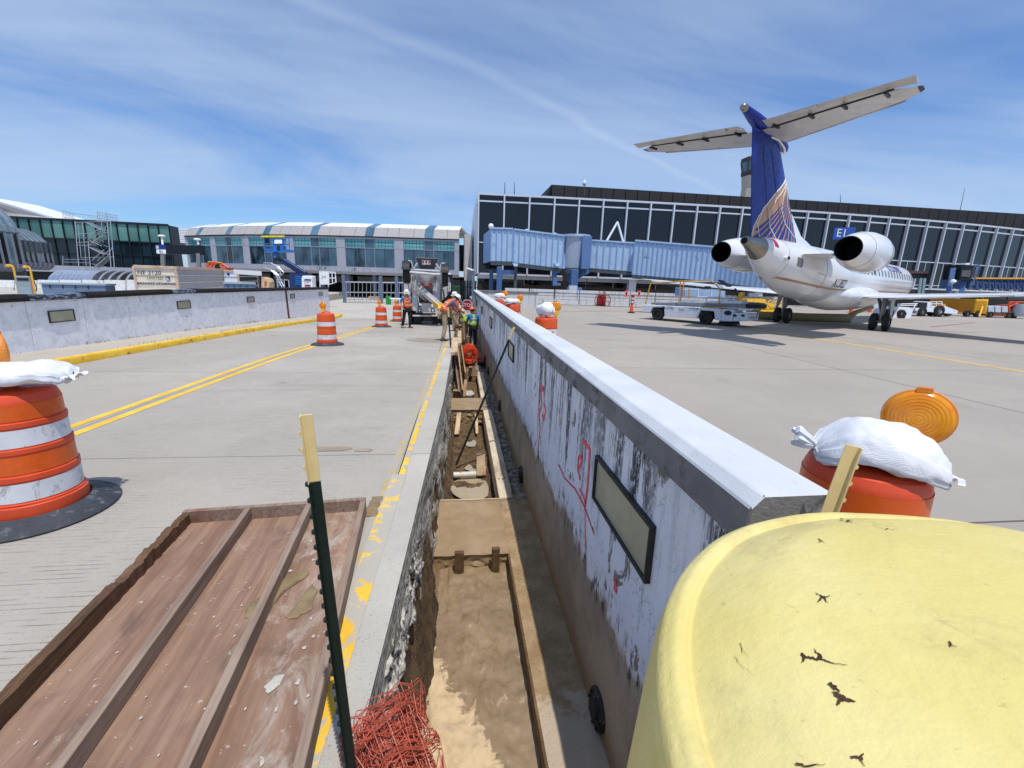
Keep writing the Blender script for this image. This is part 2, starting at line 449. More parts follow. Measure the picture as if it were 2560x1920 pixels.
# weeds along the kerb and the wall foot
mat('weed', S(96, 112, 52), .8, var=.3)
wd = B()
for k in range(420):
    y = random.choice([12.4, 16.2, 17.5, 20.3, 21.2, 25.5, 13.6])+random.gauss(0, .35) if k < 260 else random.uniform(9, 30)
    x = random.choice([-9.17, -9.17, -7.99])+random.gauss(0, .03); z = zr(y)+.14; h = random.uniform(.03, .12 if k < 260 else .06)
    dx, dy = random.gauss(0, .03), random.gauss(0, .03)
    wd.add([(x-.006, y, z), (x+.006, y, z), (x+dx, y+dy, z+h)], [(0, 1, 2)])
tag(wd.build('weeds', 'weed'), 'sparse green weeds along the foot of the left wall and kerb', 'weeds', kind='stuff')

# apron with cast slabs
apron = struct(B().bx(1.05, 260, -30, 200, -1.9, -.03).build('apron', 'joint_filler'))
zf0 = lambda y: 0.
XA = [1.1, 2.4, 8.5, 14.6, 20.7, 26.8, 32.9, 39, 45.1, 260]
YA = [-30, -3.5, 2.6, 8.72, 14.8, 20.9, 27, 33.1, 200]
for xa, xb in zip(XA[:-1], XA[1:]):
    for ya, yb in zip(YA[:-1], YA[1:]):
        slab(xa, xb, ya, yb, 'apron_concrete', apron, zf0, n=1, e=.012)
def line0(name, p, q, w, m):
    return ribbon(name, [p, p.lerp(q, .5), q], w, m, zf0, .004, apron)
a_, b_ = atZ(1913, 826, 0), atZ(2368, 899, 0)
line0('lead_in_line', a_-(b_-a_)*.25, b_+(b_-a_)*2, .15, 'yellow_taxi')
a_, b_ = atZ(1960, 812, 0), atZ(2090, 803, 0); line0('lead_in_line', a_, b_, .12, 'yellow_taxi')
line0('red_line', atZ(1350, 781, 0), atZ(1575, 777, 0), .10, 'red_line')
line0('red_line', atZ(2326, 818, 0), atZ(2436, 806.6, 0), .12, 'red_line')
line0('red_line', atZ(2358, 829, 0), atZ(2447, 832, 0), .10, 'red_line')
# yard behind the left wall
struct(B().prism([(-200, -30), (-9.42, -30), (-9.42, 32.9), (-13.9, 46.5), (-13.9, 58), (-200, 58)], 'z', -1.6, -.3).build('yard', 'lot_concrete'))

# ------------------------------------------------------------------ right retaining wall
m, t = newmat('peeling_wall')
X_, Y_, Z_ = t.xyz()
white = t.mix(t.rng(t.noise(1.2, 5), .3, .7), S(222, 224, 232), S(238, 239, 244))
streak = t.noise(1.0, 9, .72, .25, stretch=(1, 6.5, .42))
zt = t.rng(Z_, -.55, .85)
sm = t.rng(t.math('ADD', streak, t.math('MULTIPLY', zt, .17)), .625, .70)
brkn = t.rng(t.noise(26, 6, .75, stretch=(1, 1, .5)), .36, .52)
grp = t.rng(t.noise(.55, 3, .5, loc=(0, 3.4, 0), stretch=(1, 1, .05)), .38, .54, .05, 1)
sm = t.math('MULTIPLY', t.math('MULTIPLY', sm, brkn), grp)
cc = t.mix(sm, white, S(26, 28, 34))
thin = t.rng(t.noise(1.0, 6, .7, .1, stretch=(1, 22, .25), loc=(0, 1, 3)), .66, .70)
cc = t.mix(t.math('MULTIPLY', t.math('MULTIPLY', thin, t.rng(t.noise(9, 5, .7), .4, .55)), .8), cc, S(52, 54, 60))
crk = t.node('ShaderNodeTexVoronoi', feature='DISTANCE_TO_EDGE'); crk.inputs['Scale'].default_value = 9
nv = t.node('ShaderNodeVectorMath', operation='ADD')
t.l.new(t.mapped((1, 1, .8)), nv.inputs[0])
n2 = t.node('ShaderNodeTexNoise'); n2.inputs['Scale'].default_value = 7; n2.inputs['Detail'].default_value = 5
t.l.new(t.tc.outputs['Object'], n2.inputs['Vector'])
sc_ = t.node('ShaderNodeVectorMath', operation='SCALE'); sc_.inputs['Scale'].default_value = .35
t.l.new(n2.outputs['Color'], sc_.inputs[0]); t.l.new(sc_.outputs[0], nv.inputs[1]); t.l.new(nv.outputs[0], crk.inputs['Vector'])
ck = t.math('MULTIPLY', t.rng(crk.outputs['Distance'], .022, .004), t.rng(t.noise(2.2, 5, .6, loc=(5, 1, 1)), .46, .58))
cc = t.mix(t.math('MULTIPLY', ck, .85), cc, S(60, 58, 60))
peel = t.rng(t.noise(3.1, 8, .68, .6, stretch=(1, 1, .75), loc=(1, 6.2, 2)), .612, .630)
cc = t.mix(peel, cc, t.mix(t.rng(t.noise(30, 4), .4, .6), S(118, 112, 102), S(150, 143, 130)))
# bare lower band
low = t.math('ADD', Z_, t.math('MULTIPLY', t.noise(2.4, 8, .7, .4, stretch=(1, 1, .6)), .62))
bare = t.rng(low, .02, -.08)
bc = t.mix(t.rng(t.noise(1.6, 7, .65), .35, .7), S(166, 154, 138), S(128, 116, 102))
bc = t.mix(t.rng(t.noise(2.4, 6, .7, loc=(8, 3, 3), stretch=(1, .5, 1)), .55, .8, 0, .6), bc, S(178, 146, 100))
bc = t.mix(t.rng(t.noise(60, 3), .6, .68, 0, .6), bc, S(88, 82, 76))
cc = t.mix(bare, cc, bc)
rim = t.math('MULTIPLY', t.rng(low, .20, .02), t.rng(low, -.24, -.06))
cc = t.mix(t.math('MULTIPLY', rim, t.rng(t.noise(11, 7, .75, stretch=(1, 1, .4)), .5, .6)), cc, S(44, 42, 40))
foot = t.rng(t.math('ADD', Z_, t.math('MULTIPLY', t.noise(4, 5), .2)), -.94, -1.05)
cc = t.mix(t.math('MULTIPLY', foot, .8), cc, S(158, 130, 92))
hb = t.math('ADD', t.math('MULTIPLY', t.math('SUBTRACT', 1., t.math('MAXIMUM', peel, bare)), .6), t.math('MULTIPLY', t.noise(60, 5, .7), .4))
t.out(cc, .7, t.bump(hb, .55, .012))
m, t = newmat('cap_paint')
cw = t.mix(t.rng(t.noise(2, 6), .3, .7), S(196, 199, 204), S(210, 212, 217))
cw = t.mix(t.rng(t.noise(14, 7, .7), .60, .74, 0, .6), cw, S(160, 160, 160))
t.out(cw, .6, t.bump(t.noise(110, 3), .45, .003))
mat('cap_face', S(126, 124, 122), .9, var=.2, scale=2, dirt=S(64, 62, 60), dthr=(.5, .72), dscale=6, bump=.8, bscale=45, bdist=.006)
mat('panel_frame', S(58, 54, 50), .6, metal=.4, var=.25, scale=9, dirt=S(98, 86, 72), bump=.3)
mat('panel_lens', S(172, 170, 142), .35, var=.10, scale=3, dirt=S(172, 172, 160), dthr=(.62, .85), dscale=5, dstretch=(1, 1, .3))
mat('black_iron', S(34, 34, 36), .5, metal=.3, var=.3, dirt=S(140, 136, 128), dthr=(.6, .7), dscale=14)
def spray_mat(n, c):
    m, t = newmat(n); t.out(t.mix(t.rng(t.noise(40, 4), .4, .65), c, mul(c, 1.25)), .6)
spray_mat('spray_pink', S(250, 84, 104)); spray_mat('spray_red', S(226, 60, 96))

rwall = thing('retaining_wall', 'tall peeling white concrete wall with grey coping beside the open trench', 'wall', (.95, 1.15, 0))
B().bx(.95, 1.19, 1.16, 29.5, -1.9, .90).build('wall_face', 'peeling_wall', rwall, world=True)
CJ = [1.15, 3.19, 5.2, 8.5, 11.85, 16, 20.5, 25, 29.56]
for a, c in zip(CJ[:-1], CJ[1:]):
    b = B(); p = [(.915, .885), (1.225, .885), (1.225, 1.04), (1.19, 1.072), (.955, 1.072), (.915, 1.03)]
    rings = [[(x+.004*nz((x*3, y, z*2), 1.2), y, z+.005*nz((x*5, y, 3), .8)) for x, z in p] for y in np.linspace(a+.004, c-.004, 8)]
    b.loft(rings)
    o = b.build('coping_stone', ['cap_face', 'cap_paint'], rwall, world=True, bevel=.006)
    for f in o.data.polygons:
        if f.normal.z > .3: f.material_index = 1
def light_panel(parent, origin, du, w, h, nrm):
    """frame with a flat lens; du = direction along the wall, nrm = out of the wall"""
    du, nrm = Vector(du), Vector(nrm); up = Vector((0, 0, 1)); o = Vector(origin); f = .020
    b = B()
    for (u0, u1, z0, z1) in ((0, w, 0, f), (0, w, h-f, h), (0, f, f, h-f), (w-f, w, f, h-f)):
        q = [o+du*u0+up*z0-nrm*.01, o+du*u1+up*z0-nrm*.01, o+du*u1+up*z1-nrm*.01, o+du*u0+up*z1-nrm*.01]
        b.extr(q, nrm*.04)
    fr_ = b.build('light_panel', 'panel_frame', parent, world=True, bevel=.004)
    q = [o+du*f+up*f, o+du*(w-f)+up*f, o+du*(w-f)+up*(h-f), o+du*f+up*(h-f)]
    B().extr(q, nrm*.012).build('lens', 'panel_lens', fr_, world=True)
for y0, y1, z0, z1 in ((1.80, 2.70, .25, .57), (7.42, 8.2, .32, .62), (12.6, 13.4, .34, .64), (18.0, 18.8, .34, .64), (23.5, 24.3, .34, .64)):
    light_panel(rwall, (.949, y1, z0), (0, -1, 0), y1-y0, z1-z0, (-1, 0, 0))
for y, z in ((2.29, -1.10), (6.05, -1.13), (9.62, -1.08), (13.6, -1.08)):
    f_ = B().lathe([(.0, .05), (.07, .05), (.075, .03), (.125, .03), (.135, .015), (.135, 0)], 20)
    f_.v = [Vector((.95-p.z, y+p.x, z+p.y)) for p in f_.v]; o = f_.build('drain_flange', 'black_iron', rwall, world=True, smooth=True)
    bo = B()
    for k in range(8):
        a = k*math.pi/4; bo.cyl((.92, y+.103*math.cos(a), z+.103*math.sin(a)), (.905, y+.103*math.cos(a), z+.103*math.sin(a)), .011, n=6)
    bo.build('bolts', 'black_iron', o, world=True)
def spray(pts, w, m, k=0):
    P_ = [atX(1300+x/2.37, 800+y/2.37, .9455) for x, y in pts]
    b = B(); Q = []
    for p, q in zip(P_[:-1], P_[1:]):
        for j in range(6): Q.append(p.lerp(q, j/6))
    Q.append(P_[-1]); vs = []
    for i, p in enumerate(Q):
        d = (Q[min(i+1, len(Q)-1)]-Q[max(0, i-1)]).normalized(); s_ = d.cross(Vector((-1, 0, 0)))
        ww = w*.72*(.75+.5*abs(nz((i*.35, k, 0)))+.2*random.random())
        vs += [p+s_*ww, p-s_*ww]
    b.add(vs, [(2*i, 2*i+1, 2*i+3, 2*i+2) for i in range(len(Q)-1)])
    b.extr([p+Vector((-.001, 0, 0)) for p in (vs[0], vs[1], vs[3], vs[2])], (-.001, 0, 0))
    b.build('spray_paint_mark', m, rwall, world=True)
spray([(372, 715), (412, 765), (408, 860), (398, 990), (382, 1110)], .026, 'spray_pink', 1)
spray([(355, 945), (340, 880), (345, 815), (368, 805), (362, 850), (345, 880)], .024, 'spray_pink', 2)
spray([(352, 1000), (372, 1040), (388, 1085)], .018, 'spray_pink', 3)
spray([(228, 855), (262, 935), (325, 1000), (382, 1108), (438, 1270)], .014, 'spray_red', 4)
spray([(384, 1110), (384, 1240), (386, 1360)], .010, 'spray_pink', 5)
spray([(122, 385), (142, 410), (122, 420), (128, 500), (112, 560), (118, 640)], .030, 'spray_pink', 6)
spray([(140, 490), (152, 540), (140, 590), (130, 560)], .030, 'spray_pink', 7)
spray([(558, 1530), (566, 1570), (562, 1610)], .035, 'spray_pink', 8)
spray([(118, 640), (112, 700), (106, 760)], .02, 'spray_pink', 9)

# cross wall at the far end of the trench
m, t = newmat('streaked_barrier')
sx = t.rng(t.noise(1, 7, .7, stretch=(5, 5, .35)), .5, .66)
cc = t.mix(t.math('MULTIPLY', sx, .55), S(206, 206, 204), S(88, 88, 92)); t.out(cc, .8)
cw_ = thing('end_wall', 'short grey streaked wall closing off the far end of the trench wall', 'wall', (1.2, 29.6, 0))
B().bx(1.24, 5.2, 29.3, 29.55, -.1, .92).build('wall_face', 'streaked_barrier', cw_, world=True)
B().bx(1.23, 5.25, 29.26, 29.59, .925, 1.07).build('coping_stone', 'cap_face', cw_, world=True, bevel=.01)

# ------------------------------------------------------------------ left barrier wall
m, t = newmat('pale_wall')
cw = t.mix(t.rng(t.noise(.8, 5), .3, .7), S(236, 238, 244), S(245, 246, 250))
cw = t.mix(t.rng(t.noise(1.0, 7, .7, stretch=(3, 3, .4)), .56, .75, 0, .35), cw, S(150, 152, 160))
pl = t.rng(t.noise(2.1, 8, .7, .5, loc=(2, 1.5, .4)), .66, .675)
cw = t.mix(pl, cw, S(128, 122, 112))
X_, Y_, Z_ = t.xyz()
cw = t.mix(t.math('MULTIPLY', t.rng(t.noise(5, 7, .7), .45, .62), .3), cw, S(166, 166, 172))
t.out(cw, .7, t.bump(t.math('SUBTRACT', 1., pl), .5, .01))
mat('rust', S(104, 58, 34), .9, var=.4, scale=6, dirt=S(150, 110, 70), bump=.4)
mat('black_foam', S(26, 25, 26), .85, var=.3, scale=5, bump=.4)
mat('frayed_foil', S(120, 134, 156), .4, var=.5, scale=16, dirt=S(30, 34, 46), dthr=(.45, .55), dscale=13, dstretch=(.4, .4, 1.5), bump=1., bscale=18, bdist=.05)
lwall = thing('barrier_wall', 'long pale concrete barrier wall with black foam coping left of the road', 'wall', (-9.2, 8, 0))
def ztop(Y): return .955-.0125*max(0, Y-16)
jx = [-230, -80, 70, 213, 325, 416, 490, 552, 604, 646, 682, 714, 747, 775, 800, 825, 878]
ys = [max(-6, atX(px, 790, -9.2).y) if px > -50 else None for px in jx]
ys[0], ys[1] = 3.5, 7.3; ys[-1] = 33.0
for i, (a, c) in enumerate(zip(ys[:-1], ys[1:])):
    b = B(); e = .007
    b.hexa([(-9.42, a+e, zr(a)), (-9.2, a+e, zr(a)), (-9.2, c-e, zr(c)), (-9.42, c-e, zr(c))],
           [(-9.42, a+e, ztop(a)), (-9.2, a+e, ztop(a)), (-9.2, c-e, ztop(c)), (-9.42, c-e, ztop(c))])
    b.build('wall_panel', 'pale_wall', lwall, world=True, bevel=.006)
B().hexa([(-9.40, 3.5, -.5), (-9.22, 3.5, -.5), (-9.22, 33, -1), (-9.40, 33, -1)], [(-9.40, 3.5, .9), (-9.22, 3.5, .9), (-9.22, 33, .7), (-9.40, 33, .7)]).build('wall_core', 'joint_filler', lwall, world=True)
ry = atX(719, 780, -9.2).y
B().hexa([(-9.195, ry-.02, zr(ry)+.14), (-9.195, ry+.22, zr(ry)+.14), (-9.185, ry+.22, zr(ry)+.14), (-9.185, ry-.02, zr(ry)+.14)],
         [(-9.195, ry-.14, ztop(ry)), (-9.195, ry+.10, ztop(ry)), (-9.185, ry+.10, ztop(ry)), (-9.185, ry-.14, ztop(ry))]).build('rust_strip', 'rust', lwall, world=True)
def coping(a, c, m, fray=False):
    rings = []; n = max(4, int((c-a)/.12) if fray else 8)
    for k in range(n+1):
        y = a+(c-a)*k/n; z = ztop(y)+.004; h = .145; w = .03
        if fray: h *= .75+.5*abs(fr((k*.4, 3, 1), 1, 3)); w = .05*random.random()
        rings.append([(-9.45, y, z), (-9.17+w, y, z), (-9.16+w, y, z+h*.5), (-9.19+w, y, z+h), (-9.43, y, z+h), (-9.46, y, z+h*.6)])
    b = B().loft(rings); b.build('coping_foam', m, lwall, smooth=fray, world=True)
def yl(px): return atX(px, 740, -9.2).y
coping(3.5, yl(67)-.03, 'black_foam'); coping(yl(67), yl(211), 'frayed_foil', True); coping(yl(212)+.03, yl(428), 'black_foam')
coping(yl(429), yl(487), 'frayed_foil', True); coping(yl(488)+.02, 33.05, 'black_foam')
for x0, x1, z0, z1 in ((120, 185, 775, 805), (442, 475, 752, 772), (617, 635, 742, 756), (725, 736, 735, 746), (797, 805.6, 731, 740), (849, 856, 728.6, 738)):
    a, c = atX(x0, (z0+z1)/2, -9.2), atX(x1, (z0+z1)/2, -9.2); lo, hi = atX((x0+x1)/2, z1, -9.2).z, atX((x0+x1)/2, z0, -9.2).z
    light_panel(lwall, (-9.199, a.y, lo), (0, 1, 0), c.y-a.y, hi-lo, (1, 0, 0))
# ================================================================== TRENCH
m, t = newmat('wet_mud')
X_, Y_, Z_ = t.xyz()
cc = t.mix(t.rng(t.noise(3.5, 7, .65), .35, .68), S(134, 113, 86), S(152, 130, 102))
cc = t.mix(t.rng(t.noise(18, 6, .7), .56, .7, 0, .5), cc, S(84, 66, 44))
dry = t.math('ADD', t.math('MULTIPLY', Y_, -1.), t.math('ADD', t.math('MULTIPLY', X_, -2.), t.math('MULTIPLY', t.noise(4.5, 8, .7, .6), 1.3)))
dm = t.rng(dry, -2.16, -2.08)
cc = t.mix(dm, cc, t.mix(t.rng(t.noise(14, 6), .4, .7), S(206, 182, 146), S(188, 164, 128)))
t.out(cc, t.mix(dm, t.rng(t.noise(2.5, 5, loc=(3, 3, 3)), .36, .58, .5, .22), (.9,)*3), t.bump(t.noise(5, 6, .6, 2.2), .3, .02, t.bump(t.noise(18, 8, .7), .45, .012)))
m, t = newmat('soil')
cc = t.mix(t.rng(t.noise(6, 8, .7), .35, .65), S(74, 56, 36), S(128, 102, 70))
cc = t.mix(t.rng(t.noise(34, 4), .58, .66, 0, .8), cc, S(160, 138, 104))
t.out(cc, .95, t.bump(t.noise(34, 8, .78), 1., .05))
m, t = newmat('wet_concrete')
cc = t.mix(t.rng(t.noise(3, 7, .6, .8), .35, .7), S(150, 126, 94), S(166, 142, 110))
cc = t.mix(t.rng(t.noise(22, 6, .7), .6, .75, 0, .4), cc, S(140, 112, 76))
t.out(cc, t.rng(t.noise(2.0, 4), .4, .65, .62, .32), t.bump(t.noise(7, 7, .55, 1.2), .35, .02))
m, t = newmat('ledge_mud')
X_, Y_, Z_ = t.xyz()
cc = t.mix(t.rng(t.noise(5, 7, .65), .35, .68), S(150, 124, 88), S(178, 152, 116))
cc = t.mix(t.rng(t.noise(30, 6, .7), .56, .68, 0, .6), cc, S(112, 84, 52))
pale = t.rng(t.math('ADD', Y_, t.math('MULTIPLY', t.noise(7, 8, .7), 1.2)), 3.2, 3.0)
cc = t.mix(t.math('MULTIPLY', pale, .85), cc, S(196, 178, 156))
far = t.rng(t.math('ADD', Y_, t.math('MULTIPLY', t.noise(3, 6), .8)), 5.6, 6.2)
cc = t.mix(far, cc, t.mix(t.rng(t.noise(9, 7, .7), .4, .62), S(92, 82, 70), S(166, 154, 136)))
t.out(cc, .85, t.bump(t.noise(35, 8, .7), .9, .02))
m, t = newmat('muddy_water'); t.out(t.mix(t.rng(t.noise(3, 4), .3, .7), S(158, 140, 112), S(176, 160, 132)), .06, t.bump(t.noise(9, 2), .04, .01))

def wood_mat(name, a, b_, grain=(9, .5, 9), white=.0, dark=.35):
    m, t = newmat(name)
    gr = t.noise(2.2, 9, .65, .35, stretch=grain)
    cc = t.mix(t.rng(gr, .3, .7), a, b_)
    cc = t.mix(t.rng(t.noise(7, 7, .7, stretch=grain, loc=(3, 1, 2)), .58, .72, 0, dark), cc, mul(a, .35))
    if white: 
        cc = t.mix(t.rng(t.noise(9, 8, .78, .3, loc=(1, 7, 3)), .60, .68, 0, white), cc, S(206, 196, 180))
        cc = t.mix(t.rng(t.noise(1.3, 7, .65, loc=(4, 2, 9)), .48, .68, 0, white*.7), cc, S(190, 174, 156))
        cc = t.mix(t.rng(t.noise(1.6, 6, .6, .3, stretch=(2, .6, 2), loc=(9, 4, 1)), .52, .72, 0, .7), cc, S(112, 66, 42))
        cc = t.mix(t.rng(t.noise(1.2, 6, .6, .3, stretch=(2, .5, 2), loc=(3, 8, 6)), .54, .72, 0, .6), cc, S(96, 78, 72))
    t.out(cc, .8, t.bump(gr, .35, .004))
wood_mat('plywood', S(132, 100, 78), S(164, 132, 108), (8, .45, 8), .95, .4)
wood_mat('plywood_orange', S(150, 100, 62), S(176, 128, 86), (8, .45, 8), .4)
wood_mat('lumber_grey', S(118, 96, 82), S(156, 134, 116), (14, .6, 14), .35, .5)
wood_mat('lumber_rotten', S(56, 40, 26), S(110, 80, 48), (10, .9, 14), .15, .7)
wood_mat('lumber_pale', S(186, 158, 122), S(214, 190, 154), (12, 1, 12), .3, .3)
wood_mat('form_pale', S(196, 180, 152), S(214, 200, 174), (6, 1, 6), .5, .25)
wood_mat('lumber_tan', S(150, 124, 92), S(182, 156, 120), (12, .8, 12), .45, .35)
mat('mud_coat', S(96, 72, 44), .7, var=.3, scale=14, dirt=S(140, 114, 80), bump=.9, bscale=25, bdist=.01)
mat('white_pvc', S(206, 202, 190), .5, var=.1, dirt=S(150, 130, 100), dscale=9)

# floor of the near pit, with the earth bank on the left
def nearpit(u, v):
    x = -.46+u*1.02; y = .5+v*3.95
    z = -1.42+.022*fr((x*2.2, y*1.6, 0), 2, 4)+.020*fr((x, y, 4), 6, 4)+.012*max(0, nz((x, y, 2), 16))+.03*max(0, nz((x*1.5, y, 8), 5)-.25)
    bank = max(0, (-.20-x)+.05*nz((0, y, 0), 3)); z += bank*1.5+.10*bank*fr((x*3, y*3, 1), 3, 4)
    if y > 3.2 and x > -.1: z += .05*(y-3.2)*max(0, nz((x*3, y*2, 3), 2))
    return (x, y, z)
struct(B().grid(nearpit, 90, 200).build('trench_mud', 'wet_mud', smooth=True, angle=180))
def bank(u, v):
    y = .6+v*9.2; w_b = .17 if y < 3.6 else (.17-.10*min(1, (y-3.6)/.6)); x = -.375+u*w_b+(xe(y)+.34)*.9; z = -.34-1.15*u+.07*fr((x*4, y*2, 2), 2.5, 5)
    if y > 5.5: z -= .12
    return (x+.035*fr((u*2, y*3, 7), 2.5, 5), y, z)
struct(B().grid(bank, 20, 220).build('earth_bank', 'soil', smooth=True, angle=180))
def rubble(u, v):
    y = .9+v*2.3; z = -.26-.30*u; x = xe(y)-.02+.05*u+.045*fr((u*3, y*4, 2), 2.2, 5)
    return (x, y, z)
struct(B().grid(rubble, 30, 120).build('crumbled_edge', 'broken_concrete', smooth=True, angle=180))
rb = B()
for k in range(110):
    y = random.uniform(1.1, 4.2); u = random.random(); x = xe(y)+.02+.12*u; z = -.52-.92*u-random.random()*.06
    r = random.uniform(.003, .010); c = Vector((x, y, z))
    rb.add([c+Vector(d)*r*random.uniform(.6, 1.3) for d in ((1, 0, 0), (-1, 0, 0), (0, 1, 0), (0, -1, 0), (0, 0, 1), (0, 0, -1))],
           [(0, 2, 4), (2, 1, 4), (1, 3, 4), (3, 0, 4), (2, 0, 5), (1, 2, 5), (3, 1, 5), (0, 3, 5)])
tag(rb.build('rubble', 'soil'), 'loose chips of broken concrete on the trench bank', 'rubble', kind='stuff')
# ledge between the inner kerb line and the wall
def ledge(u, v):
    x = .565+u*.40; y = .5+v*28.5
    return (x, y, -1.25-.10*max(0, min(1, (y-5.6)*2))*(x > .78)+.018*fr((x*2, y, 0), 4, 4))
struct(B().grid(ledge, 16, 420).build('trench_ledge', 'ledge_mud', smooth=True, angle=180))
gb = thing('form_board', 'long mud-caked form board edging the near pit', 'board', (.55, .6, -1.6))
B().bx(.545, .566, .6, 4.28, -1.55, -1.244).build('board', 'mud_coat', gb, world=True, bevel=.003)
# wet concrete footings
def footing(y0, y1, x0, x1, label):
    th_ = thing('wet_footing', label, 'concrete footing', ((x0+x1)/2, (y0+y1)/2, -1.6))
    top = lambda u, v: (x0+(x1-x0)*u, y0+(y1-y0)*v, -1.25+.006*fr((u*2, v*2, y0), 3, 3)-.02*(max(0, abs(u-.5)-.45)*10)**2*.3)
    b = B().grid(top, 30, 30)
    b.grid(lambda u, v: (x0+(x1-x0)*u, y0+.02+.03*fr((u*5, v*3, 2), 2, 4)*min(1, 4*v), -1.25-.34*v), 40, 12)
    b.build('concrete', 'wet_concrete', th_, smooth=True, world=True)
    return th_
footing(4.28, 5.50, -.36, .565, 'near footing of freshly poured wet brown concrete in the trench')
footing(9.84, 10.9, -.30, .60, 'far footing of freshly poured wet concrete halfway along the trench')
def board(name, label, p, q, w, h, m, cat='board', up=(0, 0, 1), group=None, bev=.004):
    p, q = Vector(p), Vector(q); L = (q-p).length
    b = B().bx(-w/2, w/2, 0, L, -h/2, h/2)
    o = b.build(name, m, bevel=bev); d = (q-p).normalized(); up = Vector(up)
    x = d.cross(up).normalized(); z = x.cross(d)
    o.matrix_basis = Matrix(((x.x, d.x, z.x, p.x), (x.y, d.y, z.y, p.y), (x.z, d.z, z.z, p.z), (0, 0, 0, 1)))
    return tag(o, label, cat, group)
board('form_board', 'thin pale board along the far edge of the near wet footing', (-.34, 5.525, -1.27), (.60, 5.525, -1.27), .022, .07, 'lumber_pale')
s1, s2 = atZ(1148, 1440, -1.45), atZ(1238, 1436, -1.45)
board('wooden_stake', 'mud-covered stake at the left of the near footing edge', s1, s1+Vector((0, .0, .30)), .10, .05, 'mud_coat', 'stake', (0, 1, 0))
board('wooden_stake', 'mud-covered stake at the right of the near footing edge', s2, s2+Vector((0, .0, .33)), .085, .05, 'mud_coat', 'stake', (0, 1, 0))
# second pit
def pit2(u, v):
    x = -.42+u*.99; y = 5.5+v*4.4
    z = -1.60+.07*fr((x*1.5, y, 3), 2, 5)+max(0, -.1-x)*1.6
    return (x, y, z)
struct(B().grid(pit2, 50, 140).build('pit_mud', 'soil', smooth=True, angle=180))
for i, (c, rx, ry) in enumerate((((.22, 6.55), .33, .42), ((.30, 7.3), .20, .18), ((.25, 8.55), .12, .22))):
    b = B(); n = 28
    b.add([(c[0]+rx*math.cos(a)*(1+.35*nz((math.cos(a), math.sin(a), i), 1.5)), c[1]+ry*math.sin(a)*(1+.35*nz((math.sin(a), math.cos(a), i), 1.5)), -1.575) for a in np.linspace(0, 2*math.pi, n, endpoint=False)], [list(range(n))])
    struct(b.build('puddle', 'muddy_water'))
struct(B().grid(lambda u, v: (-.42+u*1.0, 10.85+v*19, -1.48+.05*fr((u*2, v*14, 3), 2, 4)+(.2 if v > .16 else 0)), 24, 200).build('far_trench_floor', 'soil', smooth=True, angle=180))
bm_ = (5.56, 9.82, 10.92, 14.15)
for i, (a, c) in enumerate(((bm_[0], bm_[1]), (bm_[2], bm_[3]))):
    board('kerb_form', ('long pale timber kerb form between the two wet footings', 'pale timber kerb form beyond the far wet footing')[i], (.665, a, -1.40), (.665+.03*i, c, -1.40), .20, .32, 'form_pale', 'timber form', bev=.008)
def at2(x, y, z): return atZ(1000+x/2.9625, 720+y/2.9625, z)
board('plank', 'short pale plank leaning off the far footing, left of the post', at2(420, 1085, -1.53), at2(438, 925, -1.28), .10, .025, 'lumber_pale', 'plank')
board('plank', 'narrow pale plank leaning off the far footing, right of the post', at2(571, 1080, -1.53), at2(563, 935, -1.28), .06, .025, 'lumber_pale', 'plank')
board('plank', 'weathered plank lying in the mud beside the kerb form', at2(602, 1388, -1.52), at2(597, 1230, -1.50), .16, .03, 'lumber_tan', 'plank')
pp = thing('plastic_pipe', 'short white plastic pipe lying by the puddle in the trench', 'pipe', at2(480, 1382, -1.50))
B().lathe([(.045, -.19), (.05, -.19), (.05, .19), (.045, .19), (.045, -.19)], 16, caps=False).build('pipe', 'white_pvc', pp, smooth=True).rotation_euler = (0, rad(90), rad(4))
def at3(x, y): return 1060+x/6.9125, 760+y/6.9125
def b3(label, a, za, c, zc, w, h, m='lumber_tan', name='plank', cat='plank', up=(0, 0, 1)):
    board(name, label, atZ(*at3(*a), za), atZ(*at3(*c), zc), w, h, m, cat, up)
b3('grey scaffold plank propped on edge from the trench floor against the road slab', (605, 1590), -1.30, (515, 900), -.55, .04, .30, 'lumber_grey')
b3('brown plank on edge beside the propped grey plank', (665, 1560), -1.30, (580, 830), -.52, .04, .30, 'lumber_tan')
b3('long brown plank on edge nearest the orange mesh roll', (715, 1260), -1.20, (610, 560), -.45, .04, .30, 'lumber_tan')
b3('pale heavy board lying along the slab edge in front of the bending worker', (515, 860), -.30, (545, 600), -.30, .20, .09, 'lumber_pale')
b3('pale squared timber standing proud by the raised boot of the bending worker', (612, 700), -.38, (615, 480), -.38, .14, .10, 'lumber_pale')
b3('thin plank leaning upright beyond the far footing', (690, 1600), -1.42, (722, 1310), -1.0, .09, .03, 'lumber_tan')
b3('short wooden stake stub beside the far footing', (540, 1610), -1.40, (543, 1490), -1.15, .12, .05, 'lumber_tan', 'wooden_stake', 'stake', (0, 1, 0))
b3('cross board closing the pit in front of the orange mesh roll', (720, 1190), -1.17, (930, 1190), -1.17, .04, .20, 'lumber_tan', 'form_board', 'board')
b3('stake standing at the middle of the cross board', (808, 1310), -1.50, (806, 1085), -.95, .10, .05, 'lumber_tan', 'wooden_stake', 'stake', (0, 1, 0))
b3('broad stake at the workers feet in the far trench', (760, 760), -1.25, (764, 560), -.72, .12, .05, 'lumber_tan', 'wooden_stake', 'stake', (0, 1, 0))
lump = B().lathe([(.0, -.02), (.16, -.02), (.18, .06), (.12, .13), (0, .15)], 14, atZ(*at3(765, 1590), -1.45))
for p in lump.v: p += Vector((nz(p, 9), nz(p, 9, 3), nz(p, 9, 5)))*.03
